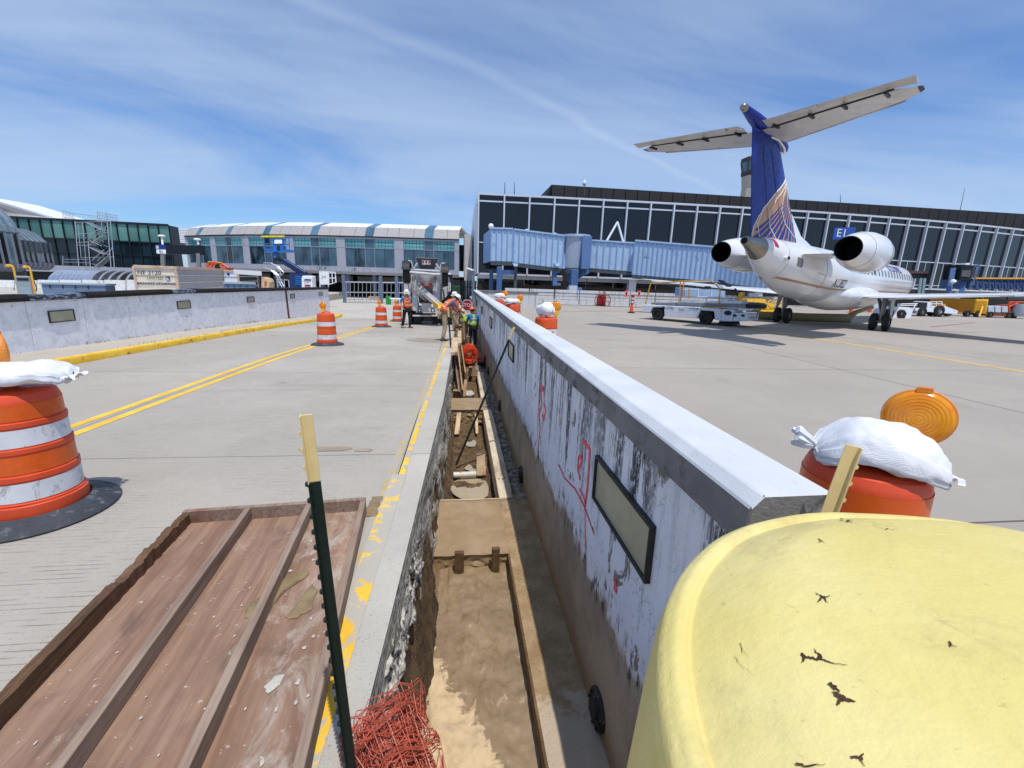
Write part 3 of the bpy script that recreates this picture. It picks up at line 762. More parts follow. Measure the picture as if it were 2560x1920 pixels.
tag(lump.build('concrete_lump', 'slab_edge_concrete', smooth=True), 'pale lump of hardened concrete in the pit beyond the far footing', 'concrete lump')

# ================================================================== ORANGE MESH ROLLS
mat('mesh_orange', S(178, 82, 60), .5, var=.3, scale=20)
mat('mesh_bright', S(232, 84, 40), .5, var=.2, scale=12)
mat('mesh_dark', S(150, 58, 42), .6, var=.3, scale=9)
def mesh_roll(name, label, p, axis, r, L, turns, strands, wire, m, cells=40, seed=1, sides=4, squash=1.):
    axis = Vector(axis).normalized(); u = axis.cross(Vector((0, 0, 1))).normalized(); w = u.cross(axis)
    th_ = thing(name, label, 'mesh roll', p)
    rnd = random.Random(seed); b = B()
    def pt(a, s, rr):
        j = .07*rr/.19*nz((a*.7, s*6, rr*20), 1.3, seed)
        return axis*(s*L+.05*nz((a*1.1, s*9, rr*30), 1.1, seed+4))+(u*math.cos(a)+w*math.sin(a)*squash)*(rr+j)
    for k in range(strands):          # wires running around the roll (the long wires of the sheet)
        s0 = (k+.5)/strands-.5; n = int(22*turns); pts = []
        ph = rnd.uniform(0, 6.28)
        for i in range(n+1):
            f_ = i/n; a = ph*.02+2*math.pi*turns*f_
            pts.append(pt(a, s0+.014*math.sin(a*9+k*math.pi)+.05*nz((k*.6, f_*7, 0)), r*(1-.55*f_)))
        b.tube(pts, wire, sides)
    for k in range(int(cells*turns*.8)):   # cross wires along the axis
        f_ = k/(cells*turns*.8); a = 2*math.pi*turns*f_
        b.tube([pt(a+.05*math.sin(s*40), s, r*(1-.55*f_)) for s in np.linspace(-.5, .5, 9)], wire*.8, sides)
    o = b.build('netting', m, th_, smooth=True)
    return th_
mesh_roll('mesh_roll', 'tangled roll of orange safety fence at the near edge of the trench', (-.13, 1.13, -.20), (.34, -.62, -.32), .165, .85, 5.0, 64, .0020, 'mesh_orange', 26, 3)
fp = atZ(*at3(790, 1080), -1.25)
mesh_roll('mesh_roll', 'bright orange roll of safety fence lying on the trench floor', (fp.x, fp.y+.75, -.93), (.02, 1, .0), .29, 1.3, 3, 40, .007, 'mesh_bright', 30, 5, 3)
sh = B().grid(lambda u, v: (fp.x+.28+u*.32, fp.y+.2+v*1.3, -1.2+.35*u*(1-v*.5)+.05*nz((u*4, v*5, 0))), 14, 20)
tag(sh.build('loose_mesh', 'mesh_dark', smooth=True), 'dark red sheet of loose netting between the orange roll and the wall', 'netting')

# ================================================================== WOODEN FORM PANEL
pz = -.10
panel = thing('plywood_form', 'weathered plywood form panel with timber ribs lying on the road slab', 'form panel', (-1.965, 3.13, pz), rad(5.2))
m, t = newmat('panel_ply'); X_, Y_, Z_ = t.xyz()
gr = t.noise(2.2, 9, .65, .35, stretch=(8, .45, 8)); cc = t.mix(t.rng(gr, .3, .7), S(124, 94, 76), S(156, 126, 104))
cc = t.mix(t.rng(t.noise(1.5, 7, .62, .4, stretch=(2, .55, 2), loc=(9, 4, 1)), .48, .70, 0, .6), cc, S(106, 76, 58))
cc = t.mix(t.rng(t.noise(1.1, 6, .6, .3, stretch=(2, .6, 2), loc=(3, 8, 6)), .54, .74, 0, .5), cc, S(158, 110, 74))
cc = t.mix(t.rng(t.noise(2.0, 7, .65, .5, stretch=(1.5, .7, 1), loc=(5, 1, 6)), .52, .70, 0, .6), cc, S(92, 74, 68))
dust = t.math('ADD', t.noise(3.4, 8, .72, .6, stretch=(1.6, .8, 1), loc=(1, 1, 9)), t.math('MULTIPLY', t.rng(X_, .55, 1.15), .16))
cc = t.mix(t.rng(dust, .58, .80, 0, .65), cc, S(186, 174, 160)); cc = t.mix(t.rng(t.noise(26, 5, .7, .2), .64, .70, 0, .7), cc, S(204, 196, 182))
t.out(cc, .85, t.bump(gr, .35, .004))
ply = B().grid(lambda u, v: (u*1.235, -2.44*v, .022+.004*nz((u*3, v*5, 0))), 10, 20)
ply.bx(0.002, 1.233, -2.438, -.002, .002, .016)
ply.build('plywood_sheet', 'panel_ply', panel)
for i, (x, w, m_) in enumerate(((.02, .045, 'lumber_rotten'), (.425, .042, 'lumber_grey'), (.845, .042, 'lumber_grey'), (1.235, .042, 'lumber_grey'))):
    b = B(); rings = []
    for k in range(121):
        k, y = k/3, -.04-2.4*k/120; h = .092; e = [0, 0, 0, 0]
        if i == 0: h *= (1.0+.06*fr((0, y*4, 0), 3, 4)) if k > 13 else (.82+.20*fr((0, y*2.5, 0), 3.5, 2)+.10*random.random()); e = [(.010 if k < 14 else .004)*nz((j, y*11, 0), 2) for j in range(4)]
        else: e = [.0015*nz((j, y*4, i), 2) for j in range(4)]
        rings.append([(x-w/2+e[0], y, .024), (x+w/2+e[1], y, .024), (x+w/2+e[2], y, .024+h), (x-w/2+e[3], y, .024+h*(1.1 if i == 0 else 1))])
    b.loft(rings); b.build('rib', m_, panel, bevel=.003 if i else 0)
eb = B().bx(-.005, 1.25, -.035, .004, .003, .118); eb.build('end_board', 'lumber_grey', panel, bevel=.004).rotation_euler = (0, 0, 0)
mat('cement_splash', S(136, 116, 86), .85, var=.15, scale=14, bump=.8, bscale=50, bdist=.006)
def splash(pts, h, parent, m='cement_splash', name='cement_splash', zf=None):
    P_ = [atZ(x/2.304, 1200+y/2.304, pz+.026) for x, y in pts]
    c = sum(P_, Vector())/len(P_); n = len(P_); b = B()
    Q = []
    for i in range(n):
        p, q = P_[i], P_[(i+1) % n]
        for j in range(8): 
            r_ = p.lerp(q, j/8); Q.append(r_+(r_-c)*(.30*nz(r_, 22)+.16*nz(r_, 70)))
    k = len(Q)
    b.add(Q+[c+(q-c)*.7+Vector((0, 0, h)) for q in Q]+[c+Vector((0, 0, h*1.2))], [(i, (i+1) % k, k+(i+1) % k, k+i) for i in range(k)]+[(k+i, k+(i+1) % k, 2*k) for i in range(k)])
    b.build(name, m, parent, smooth=True, world=True)
splash([(1790, 515), (1740, 510), (1600, 590), (1540, 650), (1500, 780), (1560, 740), (1640, 640), (1760, 560)], .012, panel)
splash([(1400, 790), (1440, 700), (1500, 680), (1510, 720), (1490, 780), (1440, 800)], .014, panel)
splash([(1640, 800), (1720, 690), (1800, 590), (1830, 640), (1790, 740), (1690, 815)], .010, panel)
spk = B(); rnd_ = random.Random(4)
for k in range(70):
    x, y = rnd_.uniform(.1, 1.2), -rnd_.random()**.7*2.3; r_ = rnd_.uniform(.0015, .006)*(1.8 if x > .85 else 1); n_ = 7
    spk.add([(x+r_*math.cos(6.283*j/n_)*rnd_.uniform(.5, 1.4), y+1.5*r_*math.sin(6.283*j/n_)*rnd_.uniform(.5, 1.4), .0285) for j in range(n_)]+[(x, y, .0285+r_*.35)], [(j, (j+1) % n_, n_) for j in range(n_)])
tag(spk.build('plaster_specks', 'slab_edge_concrete', panel), kind='stuff')
splash([(1520, 1190), (1580, 1130), (1640, 1120), (1610, 1180), (1550, 1220)], .006, panel, 'slab_edge_concrete')
mud = B().grid(lambda u, v: (-.72+.09*u+.02*nz((v*4, 0, 0))-.0*v, 3.15+v*.32, -.094+.018*math.sin(u*3.14)*math.sin(v*3.14)), 8, 14)
struct(mud.build('mud_clod', 'cement_splash', smooth=True))
for c, rx, ry in (((-1.0, 15.6), .85, .7), ((-1.38, 4.6), .28, .07), ((-1.0, 4.55), .1, .05)):
    b = B(); n = 30
    b.add([(c[0]+rx*math.cos(a)*(1+.25*nz((math.cos(a), math.sin(a), rx), 1.5)), 0, 0) for a in np.linspace(0, 2*math.pi, n, endpoint=False)], [list(range(n))])
    for k, a in enumerate(np.linspace(0, 2*math.pi, n, endpoint=False)): b.v[k].y = c[1]+ry*math.sin(a)*(1+.25*nz((math.sin(a), math.cos(a), 2), 1.5)); b.v[k].z = zr(b.v[k].y)+.005; b.v[k].x = min(b.v[k].x, -.4)
    struct(b.build('spill_stain', 'spill'if 'spill' in MATS else mat('spill', S(150, 138, 120), .8, var=.15), None))

# ================================================================== YELLOW BOLLARD
m, t = newmat('yellow_plastic')
cc = t.mix(t.rng(t.noise(1.6, 6, .6, .4), .36, .66), S(216, 199, 120), S(224, 209, 142))
cc = t.mix(t.rng(t.noise(3.2, 6, .65, .5, loc=(6, 1, 2)), .56, .76, 0, .8), cc, S(214, 190, 62))
cc = t.mix(t.rng(t.noise(4, 8, .72, .5, loc=(2, 2, 7)), .50, .72, 0, .65), cc, S(190, 174, 112))
cc = t.mix(t.rng(t.noise(13, 7, .75, .8, stretch=(1, .4, 1), loc=(7, 3, 7)), .60, .70, 0, .5), cc, S(164, 148, 98))
cc = t.mix(t.rng(t.noise(48, 5, .7), .64, .72, 0, .55), cc, S(170, 152, 96))
cc = t.mix(t.rng(t.noise(6, 7, .7, .2, stretch=(3, 1, 1), loc=(2, 8, 1)), .66, .78, 0, .45), cc, S(190, 168, 110))
t.out(cc, .5, t.bump(t.noise(55, 6, .7), .35, .004, t.bump(t.noise(5, 6, .6), .55, .02)), spec=.35)
mat('crack_dark', S(66, 44, 30), .95, var=.4, scale=40)
BC = (.857, .206)
bol = thing('bollard', 'large cracked yellow domed bollard cover at the near end of the wall', 'bollard', (BC[0], BC[1], -.1))
b = B()
pr = [(.70, -.05), (.685, .5), (.655, 1.05), (.650, 1.13), (.640, 1.175), (.622, 1.190), (.608, 1.190), (.600, 1.183), (.590, 1.190), (.565, 1.208), (.5, 1.243), (.4, 1.268), (.28, 1.288), (.14, 1.30), (.004, 1.304)]
pr2 = []
for (r0, z0), (r1, z1) in zip(pr[:-1], pr[1:]):
    for j in range(3): pr2.append((r0+(r1-r0)*j/3, z0+(z1-z0)*j/3))
pr2.append(pr[-1]); b.lathe(pr2, 128)
for p in b.v:
    rr = math.hypot(p.x, p.y); k = .012*fr((p.x*2, p.y*2, p.z), 1.3, 3)
    if p.z > 1.1: p.z += k*.9 if rr < .6 else k*.6
    f_ = 1+.006*nz((p.x, p.y, p.z), 3); p.x *= f_; p.y *= f_
    p.z += .112
b.build('cover', 'yellow_plastic', bol, smooth=True, angle=180)
def dome(px, py):
    zt_ = 1.26
    for _ in range(6):
        q = atZ(px, py, zt_); rr = math.hypot(q.x-BC[0], q.y-BC[1]); zt_ = .012+float(np.interp(rr, [r for r, z in pr[::-1][:7]], [z for r, z in pr[::-1][:7]]))+.012*.9*fr(((q.x-BC[0])*2, (q.y-BC[1])*2, zt_), 1.3, 3)
    return q
def crack(paths, w, seed):
    b = B(); rnd = random.Random(seed)
    for path in paths:
        P_ = []
        for p, q in zip(path[:-1], path[1:]):
            for j in range(5): P_.append((p[0]+(q[0]-p[0])*j/5+rnd.uniform(-5, 5), p[1]+(q[1]-p[1])*j/5+rnd.uniform(-5, 5)))
        P_.append(path[-1]); n = len(P_); vs = []
        Q = [dome(1560+x/2.212, 1200+y/2.212)+Vector((0, 0, .0015)) for x, y in P_]
        for i, p in enumerate(Q):
            d = (Q[min(i+1, n-1)]-Q[max(0, i-1)]).normalized(); s_ = d.cross(Vector((0, 0, 1)))
            ww = w*.42*(1-.9*i/(n-1))*(.6+.8*rnd.random()); vs += [p+s_*ww, p-s_*ww]
        b.add(vs, [(2*i, 2*i+1, 2*i+3, 2*i+2) for i in range(n-1)])
    b.build('paint_crack', 'crack_dark', bol, world=True)
crack([[(985, 975), (1030, 990), (1090, 995), (1160, 1020), (1240, 1030)], [(1080, 995), (1085, 970), (1060, 955), (1050, 935)]], .005, 1)
crack([[(985, 960), (995, 990), (980, 1018)]], .006, 2)
crack([[(1170, 1175), (1195, 1215), (1175, 1250)], [(1195, 1205), (1240, 1220), (1280, 1230)], [(1150, 1135), (1165, 1160), (1195, 1175)]], .009, 3)
crack([[(1100, 655), (1080, 640), (1050, 625)], [(1100, 650), (1140, 642)], [(1100, 650), (1130, 685)], [(1095, 655), (1070, 682)]], .004, 4)
crack([[(1075, 325), (1090, 340), (1120, 352)], [(1088, 340), (1070, 347)]], .0035, 5)
crack([[(1195, 215), (1235, 225), (1285, 248)], [(1235, 228), (1265, 222)]], .004, 6)
crack([[(1795, 900), (1815, 918), (1845, 926)], [(1810, 915), (1800, 930)]], .003, 7)
crack([[(1255, 1535), (1305, 1545), (1335, 1590)], [(1305, 1545), (1322, 1515)]], .004, 8)
crack([[(955, 1570), (1000, 1590), (1115, 1575)]], .004, 9)
crack([[(640, 905), (655, 950), (700, 990)]], .0012, 10)
crack([[(610, 980), (650, 1030), (720, 1085)]], .0012, 11)
crack([[(1445, 275), (1510, 273)]], .002, 12)

# ================================================================== STEEL T-POSTS
mat('post_green', S(16, 34, 28), .35, var=.2, scale=30, dirt=S(60, 70, 60), dthr=(.68, .76), dscale=40)
mat('post_cream', S(226, 200, 140), .5, var=.06, scale=12, dirt=S(60, 74, 50), dthr=(.70, .74), dscale=22)
post_stud = None
def t_post(label, p, q, face, cream=.21, sc=1., studs=True):
    """p bottom, q top; face = direction the studded face looks"""
    p, q = Vector(p), Vector(q); L = (q-p).length; d = (q-p).normalized()
    fx = (Vector(face)-d*Vector(face).dot(d)).normalized(); fy = d.cross(fx)
    th_ = thing('steel_post', label, 'post', p)
    th_.rotation_euler = Matrix(((fx.x, fy.x, d.x), (fx.y, fy.y, d.y), (fx.z, fy.z, d.z))).to_euler()
    def prof(z0, z1, name, m_):
        T = [(.0, -.0175), (.004, -.0175), (.004, -.003), (.0, -.003)]
        b = B(); W = .0175*sc; t_ = .0035*sc; D = .030*sc
        pts = [(t_, -W), (t_, W), (0, W), (0, t_*.6), (-D, t_*.6), (-D, -t_*.6), (0, -t_*.6), (0, -W)]
        b.prism(pts, 'z', z0, z1); b.build(name, m_, th_, bevel=.0008*sc)
    prof(0, L-cream, 'shaft', 'post_green'); prof(L-cream, L, 'painted_top', 'post_cream')
    if studs:
        n = int(L/.052); me = {}
        for m_ in ('post_green', 'post_cream'):
            b = B(); b.hexa([(.0035*sc, -.007*sc, -.009*sc), (.0035*sc, .007*sc, -.009*sc), (.0035*sc, .007*sc, .009*sc), (.0035*sc, -.007*sc, .009*sc)],
                            [(.0125*sc, -.005*sc, -.004*sc), (.0125*sc, .005*sc, -.004*sc), (.0125*sc, .005*sc, .004*sc), (.0125*sc, -.005*sc, .004*sc)])
            me[m_] = b.mesh('stud', m_)
        for k in range(n):
            z = .03+k*.052
            o = bpy.data.objects.new('stud', me['post_cream' if z > L-cream else 'post_green']); col.objects.link(o); o.parent = th_; o.location = (0, 0, z)
    return th_
pt_, pb_ = atY(752, 1038, 1.24), atY(868, 1920, 1.24)
pb_ = pt_+(pb_-pt_)*((pt_.z+.12)/(pt_.z-pb_.z))
t_post('dark green steel post with cream top standing beside the plywood form panel', pb_, pt_, (-1, -.25, 0), .205)
t_post('dark steel post leaning from the trench mud across to the wall coping', atZ(1140, 1163, -1.55), atX(1286, 818, .89), (-.6, -.8, 0), .22, 1.2)
q3 = atR(1130, 869); q3.x = -.26; t_post('steel post with cream top standing in front of the bending worker', q3+Vector((0, 0, -.1)), atY(1118.7, 770, q3.y-.1), (-1, 0, 0), .27, 1.4, False)
q4 = atY(1149, 810, 17.5); t_post('dark steel post standing behind the bending worker', q4, atY(1147, 758, 17.6), (-1, 0, 0), .2, 1.4, False)
q5 = atY(2148, 1118, 1.06); t_post('leaning steel post with cream top between the coping and the near right drum', q5-Vector((.14, .02, .75)), q5, (.95, -.5, .3), .42, 1.1)
# ================================================================== TRAFFIC DRUMS
mat('drum_orange', S(218, 78, 40), .45, var=.08, scale=6, dirt=S(232, 140, 110), dthr=(.66, .76), dscale=13, bump=.15, bscale=9, bdist=.01)
mat('sheeting_orange', S(222, 92, 22), .35, var=.06, scale=18)
m, t = newmat('sheeting_white')
cc = t.mix(t.rng(t.noise(4, 5), .3, .7), S(206, 208, 212), S(228, 229, 231))
cc = t.mix(t.rng(t.noise(7, 8, .75, .9, stretch=(1, 1, .6)), .56, .63, 0, .6), cc, S(132, 124, 112))
t.out(cc, .4)
mat('rubber_base', S(52, 56, 64), .7, var=.2, scale=5, dirt=S(120, 124, 130), dthr=(.54, .74), dscale=9, bump=.8, bscale=40, bdist=.01)
m, t = newmat('amber_lens')
rg = t.node('ShaderNodeTexWave', wave_type='RINGS', rings_direction='Y'); rg.inputs['Scale'].default_value = 26
t.l.new(t.tc.outputs['Object'], rg.inputs['Vector'])
t.out(t.mix(t.rng(t.noise(14, 4), .3, .7), S(238, 138, 10), S(252, 166, 24)), .16, t.bump(rg.outputs[0], .35, .004))
t.bsdf.inputs['Transmission Weight'].default_value = .15
t.bsdf.inputs['Subsurface Weight'].default_value = .25; t.bsdf.inputs['Subsurface Radius'].default_value = (.05, .02, .004)
mat('amber_housing', S(236, 188, 40), .5, var=.08)
mat('lens_rim', S(226, 140, 60), .5, var=.1)

def drum_body(dent=0., seed=0):
    pr = [(.0, .0), (.285, .0), (.292, .03), (.290, .155), (.282, .16), (.282, .175), (.272, .18), (.271, .335), (.277, .34), (.277, .375), (.264, .38),
          (.262, .53), (.268, .535), (.268, .565), (.256, .57), (.254, .715), (.260, .72), (.260, .75), (.248, .755), (.245, .885), (.240, .905), (.228, .935), (.200, .95), (.0, .952)]
    b = B().lathe(pr, 40)
    for p in b.v:
        if dent and p.z < .17 or dent > 1: p.xy = p.xy*(1+dent*.03*fr((p.x*2, p.y*2, p.z*3), 3, 3, seed))
    return b
_body = drum_body(); _body_me = _body.mesh('body', 'drum_orange')
_body_me.polygons.foreach_set('use_smooth', [True]*len(_body_me.polygons)); _body_me.set_sharp_from_angle(angle=rad(35))
def band_mesh(z0, z1, r0, r1, m_):
    n = 6; me = B().lathe([(r0+(r1-r0)*k/n+.0025, z0+(z1-z0)*k/n) for k in range(n+1)], 40, caps=False).mesh('band', m_)
    me.polygons.foreach_set('use_smooth', [True]*len(me.polygons)); return me
_bands = [band_mesh(.19, .325, .272, .271, 'sheeting_white'), band_mesh(.39, .52, .264, .262, 'sheeting_orange'), band_mesh(.58, .705, .256, .254, 'sheeting_white'), band_mesh(.765, .875, .248, .246, 'sheeting_orange')]
_base = B().lathe([(.295, .005), (.295, .07), (.31, .085), (.345, .065), (.46, .03), (.475, .015), (.470, .0), (.295, .0)], 44, caps=False)
_base_me = _base.mesh('base_ring', 'rubber_base'); _base_me.polygons.foreach_set('use_smooth', [True]*len(_base_me.polygons)); _base_me.set_sharp_from_angle(angle=rad(50))
_handle = B().tube([(-.13, .03, .945), (-.11, .03, .985), (0, .03, .995), (.11, .03, .985), (.13, .03, .945)], .016, 8).mesh('handle', 'drum_orange')
# warning light, lens faces -Y
_lh = B(); _lh.bx(-.055, .055, -.035, .035, -.20, -.094); _lh.bx(-.02, .02, -.015, .015, -.27, -.19)
_lh_me = _lh.mesh('light', 'amber_housing')
_ll = B().lathe([(.0, -.030), (.06, -.028), (.092, -.022), (.102, -.014), (.104, 0), (.102, .014), (.092, .022), (.06, .028), (.0, .030)], 32)
_ll.v = [Vector((p.x, p.z, p.y)) for p in _ll.v]; _ll.bx(-.022, .022, -.018, .018, .095, .118)
_ll_me = _ll.mesh('lens', 'amber_lens'); _ll_me.polygons.foreach_set('use_smooth', [True]*len(_ll_me.polygons)); _ll_me.set_sharp_from_angle(angle=rad(60))
_lr = B().lathe([(.094, -.012), (.108, -.010), (.110, 0), (.108, .012), (.094, .012)], 32, caps=False); _lr.v = [Vector((p.x, p.z, p.y)) for p in _lr.v]
_lr_me = _lr.mesh('rim', 'lens_rim')
def child(name, me, parent, loc=(0, 0, 0), rz=0., rot=None, scale=None):
    o = bpy.data.objects.new(name, me); col.objects.link(o); o.parent = parent; o.location = loc; o.rotation_euler = rot if rot else (0, 0, rz)
    if scale: o.scale = scale
    return o
def drum(label, loc, lightpos=None, lrz=0., group='traffic drums', base=True, handle=True, dent=0, rz=0., lscale=1., tilt=0.):
    d = thing('traffic_drum', label, 'traffic drum', loc, rz, group)
    if tilt: d.rotation_euler = (tilt, tilt*.5, rz)
    if dent:
        o = drum_body(dent, loc[0]).build('body', 'drum_orange', d, smooth=True, angle=35)
    else: child('body', _body_me, d)
    for me in _bands: child('band', me, d)
    if base: child('base_ring', _base_me, d)
    if handle: child('handle', _handle, d, rz=random.uniform(-.4, .4))
    if lightpos is not None:
        lh = child('light', _lh_me, d, lightpos, lrz, scale=(lscale,)*3); child('lens', _ll_me, lh); child('rim', _lr_me, lh)
    return d
nd = drum('large dented traffic drum on a wide rubber ring at the left edge of the road', (-3.15, 3.40, -.10), (-.10, .10, 1.20), rad(-40), handle=False, dent=.9, lscale=1.2)
drum('traffic drum on the double yellow line, nearest of the three down the road', (-3.96, 13.78, zr(13.78)), (-.08, .05, 1.17), rad(-8), lscale=.95)
drum('middle traffic drum down the road, left of the standing worker', (-3.71, 21.8, zr(21.8)), (-.08, .05, 1.17), rad(-8), lscale=.95)
drum('farthest traffic drum down the road, beside the concrete truck', (-3.70, 27.3, zr(27.3)), (-.08, .05, 1.17), rad(-8), lscale=.95)
DA, DB, DC, DN = atZ(1366, 795, .93), atZ(1283, 762, .93), atZ(1251, 750, .93), atZ(2192, 1163, .93)
DA.z = DB.z = DC.z = DN.z = 0
drum('nearest of the three small drums behind the coping, with a plump white sandbag', DA, (.20, -.05, 1.19), rad(-14), dent=1.2, handle=False)
drum('crumpled middle drum behind the coping, with a crumpled sandbag', DB, (.22, -.03, 1.17), rad(-14), dent=3., handle=False)
drum('farthest drum behind the coping, beside the blue bridge column', DC, (.20, .02, 1.2), rad(-14), dent=1.2, handle=False)
DN += Vector((0, .05, -.02))
_n = drum('traffic drum with large amber light and sandbag just behind the yellow bollard', DN, (.30, .07, 1.14), rad(-46), handle=False, lscale=1.28)

# ================================================================== SANDBAGS
m, t = newmat('sandbag')
wv = t.node('ShaderNodeTexWave', wave_type='BANDS', bands_direction='X'); wv.inputs['Scale'].default_value = 110; t.l.new(t.tc.outputs['Object'], wv.inputs['Vector'])
wv2 = t.node('ShaderNodeTexWave', wave_type='BANDS', bands_direction='Y'); wv2.inputs['Scale'].default_value = 110; t.l.new(t.tc.outputs['Object'], wv2.inputs['Vector'])
cc = t.mix(t.rng(t.noise(3, 5), .3, .7), S(216, 218, 224), S(232, 233, 236))
cc = t.mix(t.rng(t.noise(6, 7, .7), .6, .75, 0, .4), cc, S(186, 182, 176))
n1 = t.bump(t.math('ADD', wv.outputs[0], wv2.outputs[0]), .3, .002)
t.out(cc, .7, t.bump(t.noise(11, 5, .6, .6, stretch=(.6, 2, 1)), .5, .018, n1))
def sandbag(label, loc, L, W, T, rz=0., droop=.0, seed=0, tuft=True, pitch=0., roll=0.):
    th_ = thing('sandbag', label, 'sandbag', loc, group='sandbags weighing down the drums', rot=(roll, pitch, rz))
    b = B()
    def f_(u, v):
        a = 2*math.pi*u; s_ = -1+2*v
        e = max(0., 1-abs(s_)**3.2)**.55
        wid = W*(.32+.68*e) if s_ > 0 else W*(.12+.88*e)
        th = T*e+.006
        cx_ = math.copysign(abs(math.cos(a))**.75, math.cos(a)); cz_ = math.copysign(abs(math.sin(a))**.85, math.sin(a))
        x = L*s_; y = wid*cx_; z = th*cz_*(1 if cz_ > 0 else .55)
        # creases radiating from the sewn end and the tied end
        k = math.sin(a*13+seed)*.010*max(0, abs(s_)-.45)/.55
        z += k*1.2; y += k*.7
        z += T*.30*fr((x*3, y*4, seed), 1.6, 4); y += .02*fr((x*4, z*5, seed+3), 1.5, 3)
        z -= droop*(max(0, abs(s_)-.35)**1.6)*1.6+droop*.6*(y/W)**2
        if s_ > .9: z += .012*math.sin(y*60)
        return (x, y, z)
    b.grid(f_, 64, 56, wrapu=True)
    b.build('bag', 'sandbag', th_, smooth=True, angle=180)
    # sewn hem and tied ear
    zz_ = -droop*.5*1.6
    h = B().grid(lambda u, v: (L*(1.0+.10*v)+.012*math.sin(u*30), (u-.5)*W*1.15, zz_+.012*math.sin(u*42+seed)+.02*v*nz((u*6, seed, 0))), 40, 3)
    h.build('hem', 'sandbag', th_, smooth=True, angle=180)
    if tuft:
        e = B()
        for k in range(7):
            a = k*.9+seed
            pts = [(-L*.97-.03*j+.01*math.sin(a*3+j), .016*j*math.cos(a), zz_*.9+.012*j+.014*j*math.sin(a)) for j in range(4)]
            e.tube(pts, [.012, .020, .022, .014], 6)
        e.build('tied_end', 'sandbag', th_, smooth=True)
    return th_
sandbag('white sandbag with a tied ear lying on the near left drum', (-3.12, 3.40, .95), .34, .22, .085, rad(10), .02, 1)
sandbag('large white woven sandbag draped over the near right drum by the bollard', DN+Vector((.01, -.03, 1.045)), .245, .215, .105, rad(-30), .09, 4, pitch=rad(3))
sandbag('plump white sandbag on the nearest of the drums behind the coping', DA+Vector((-.03, 0, 1.09)), .20, .18, .16, rad(-60), .0, 7, tuft=False)
sandbag('twisted white sandbag on the crumpled middle drum', DB+Vector((-.03, -.03, 1.04)), .25, .18, .10, rad(20), .02, 9)
sandbag('rounded white sandbag on the farthest drum behind the coping', DC+Vector((-.04, 0, 1.07)), .22, .2, .12, rad(10), .0, 12, tuft=False)

# ================================================================== PEOPLE
mat('skin', S(176, 120, 92), .55, var=.08); mat('skin_dark', S(104, 66, 48), .55, var=.08)
mat('vest_orange', S(244, 108, 44), .6, var=.08, scale=9, bump=.3, bscale=20, bdist=.02); mat('vest_lime', S(176, 214, 40), .6, var=.1, scale=9, bump=.3, bscale=20, bdist=.02)
mat('tape_silver', S(196, 190, 176), .35); mat('hat_white', S(236, 236, 234), .3, var=.03); mat('hat_orange', S(240, 112, 30), .35, var=.04)
mat('shirt_blue', S(40, 120, 176), .85); mat('shirt_plaid', S(120, 96, 112), .85, var=.3, scale=18); mat('shirt_grey', S(110, 104, 98), .85)
mat('trousers_black', S(26, 26, 30), .85, var=.2); mat('trousers_khaki', S(168, 148, 120), .85, var=.12, scale=7, bump=.5, bscale=12, bdist=.02); mat('trousers_navy', S(24, 28, 44), .85)
mat('boot', S(84, 62, 44), .7, var=.2); mat('hair', S(70, 46, 34), .8)
def skin_mesh(verts, edges, radii, root, levels=2):
    me = bpy.data.meshes.new('tmp'); me.from_pydata([tuple(v) for v in verts], edges, [])
    o = bpy.data.objects.new('tmp', me); col.objects.link(o)
    sk = o.modifiers.new('skin', 'SKIN'); o.modifiers.new('sub', 'SUBSURF').levels = levels
    o.modifiers['sub'].render_levels = levels
    for i, r in enumerate(radii): me.skin_vertices[0].data[i].radius = r if isinstance(r, tuple) else (r, r)
    for i in range(len(verts)): me.skin_vertices[0].data[i].use_root = (i == root)
    bpy.context.view_layer.update()
    out = bpy.data.meshes.new_from_object(o.evaluated_get(bpy.context.evaluated_depsgraph_get()))
    bpy.data.objects.remove(o); out.polygons.foreach_set('use_smooth', [True]*len(out.polygons)); return out
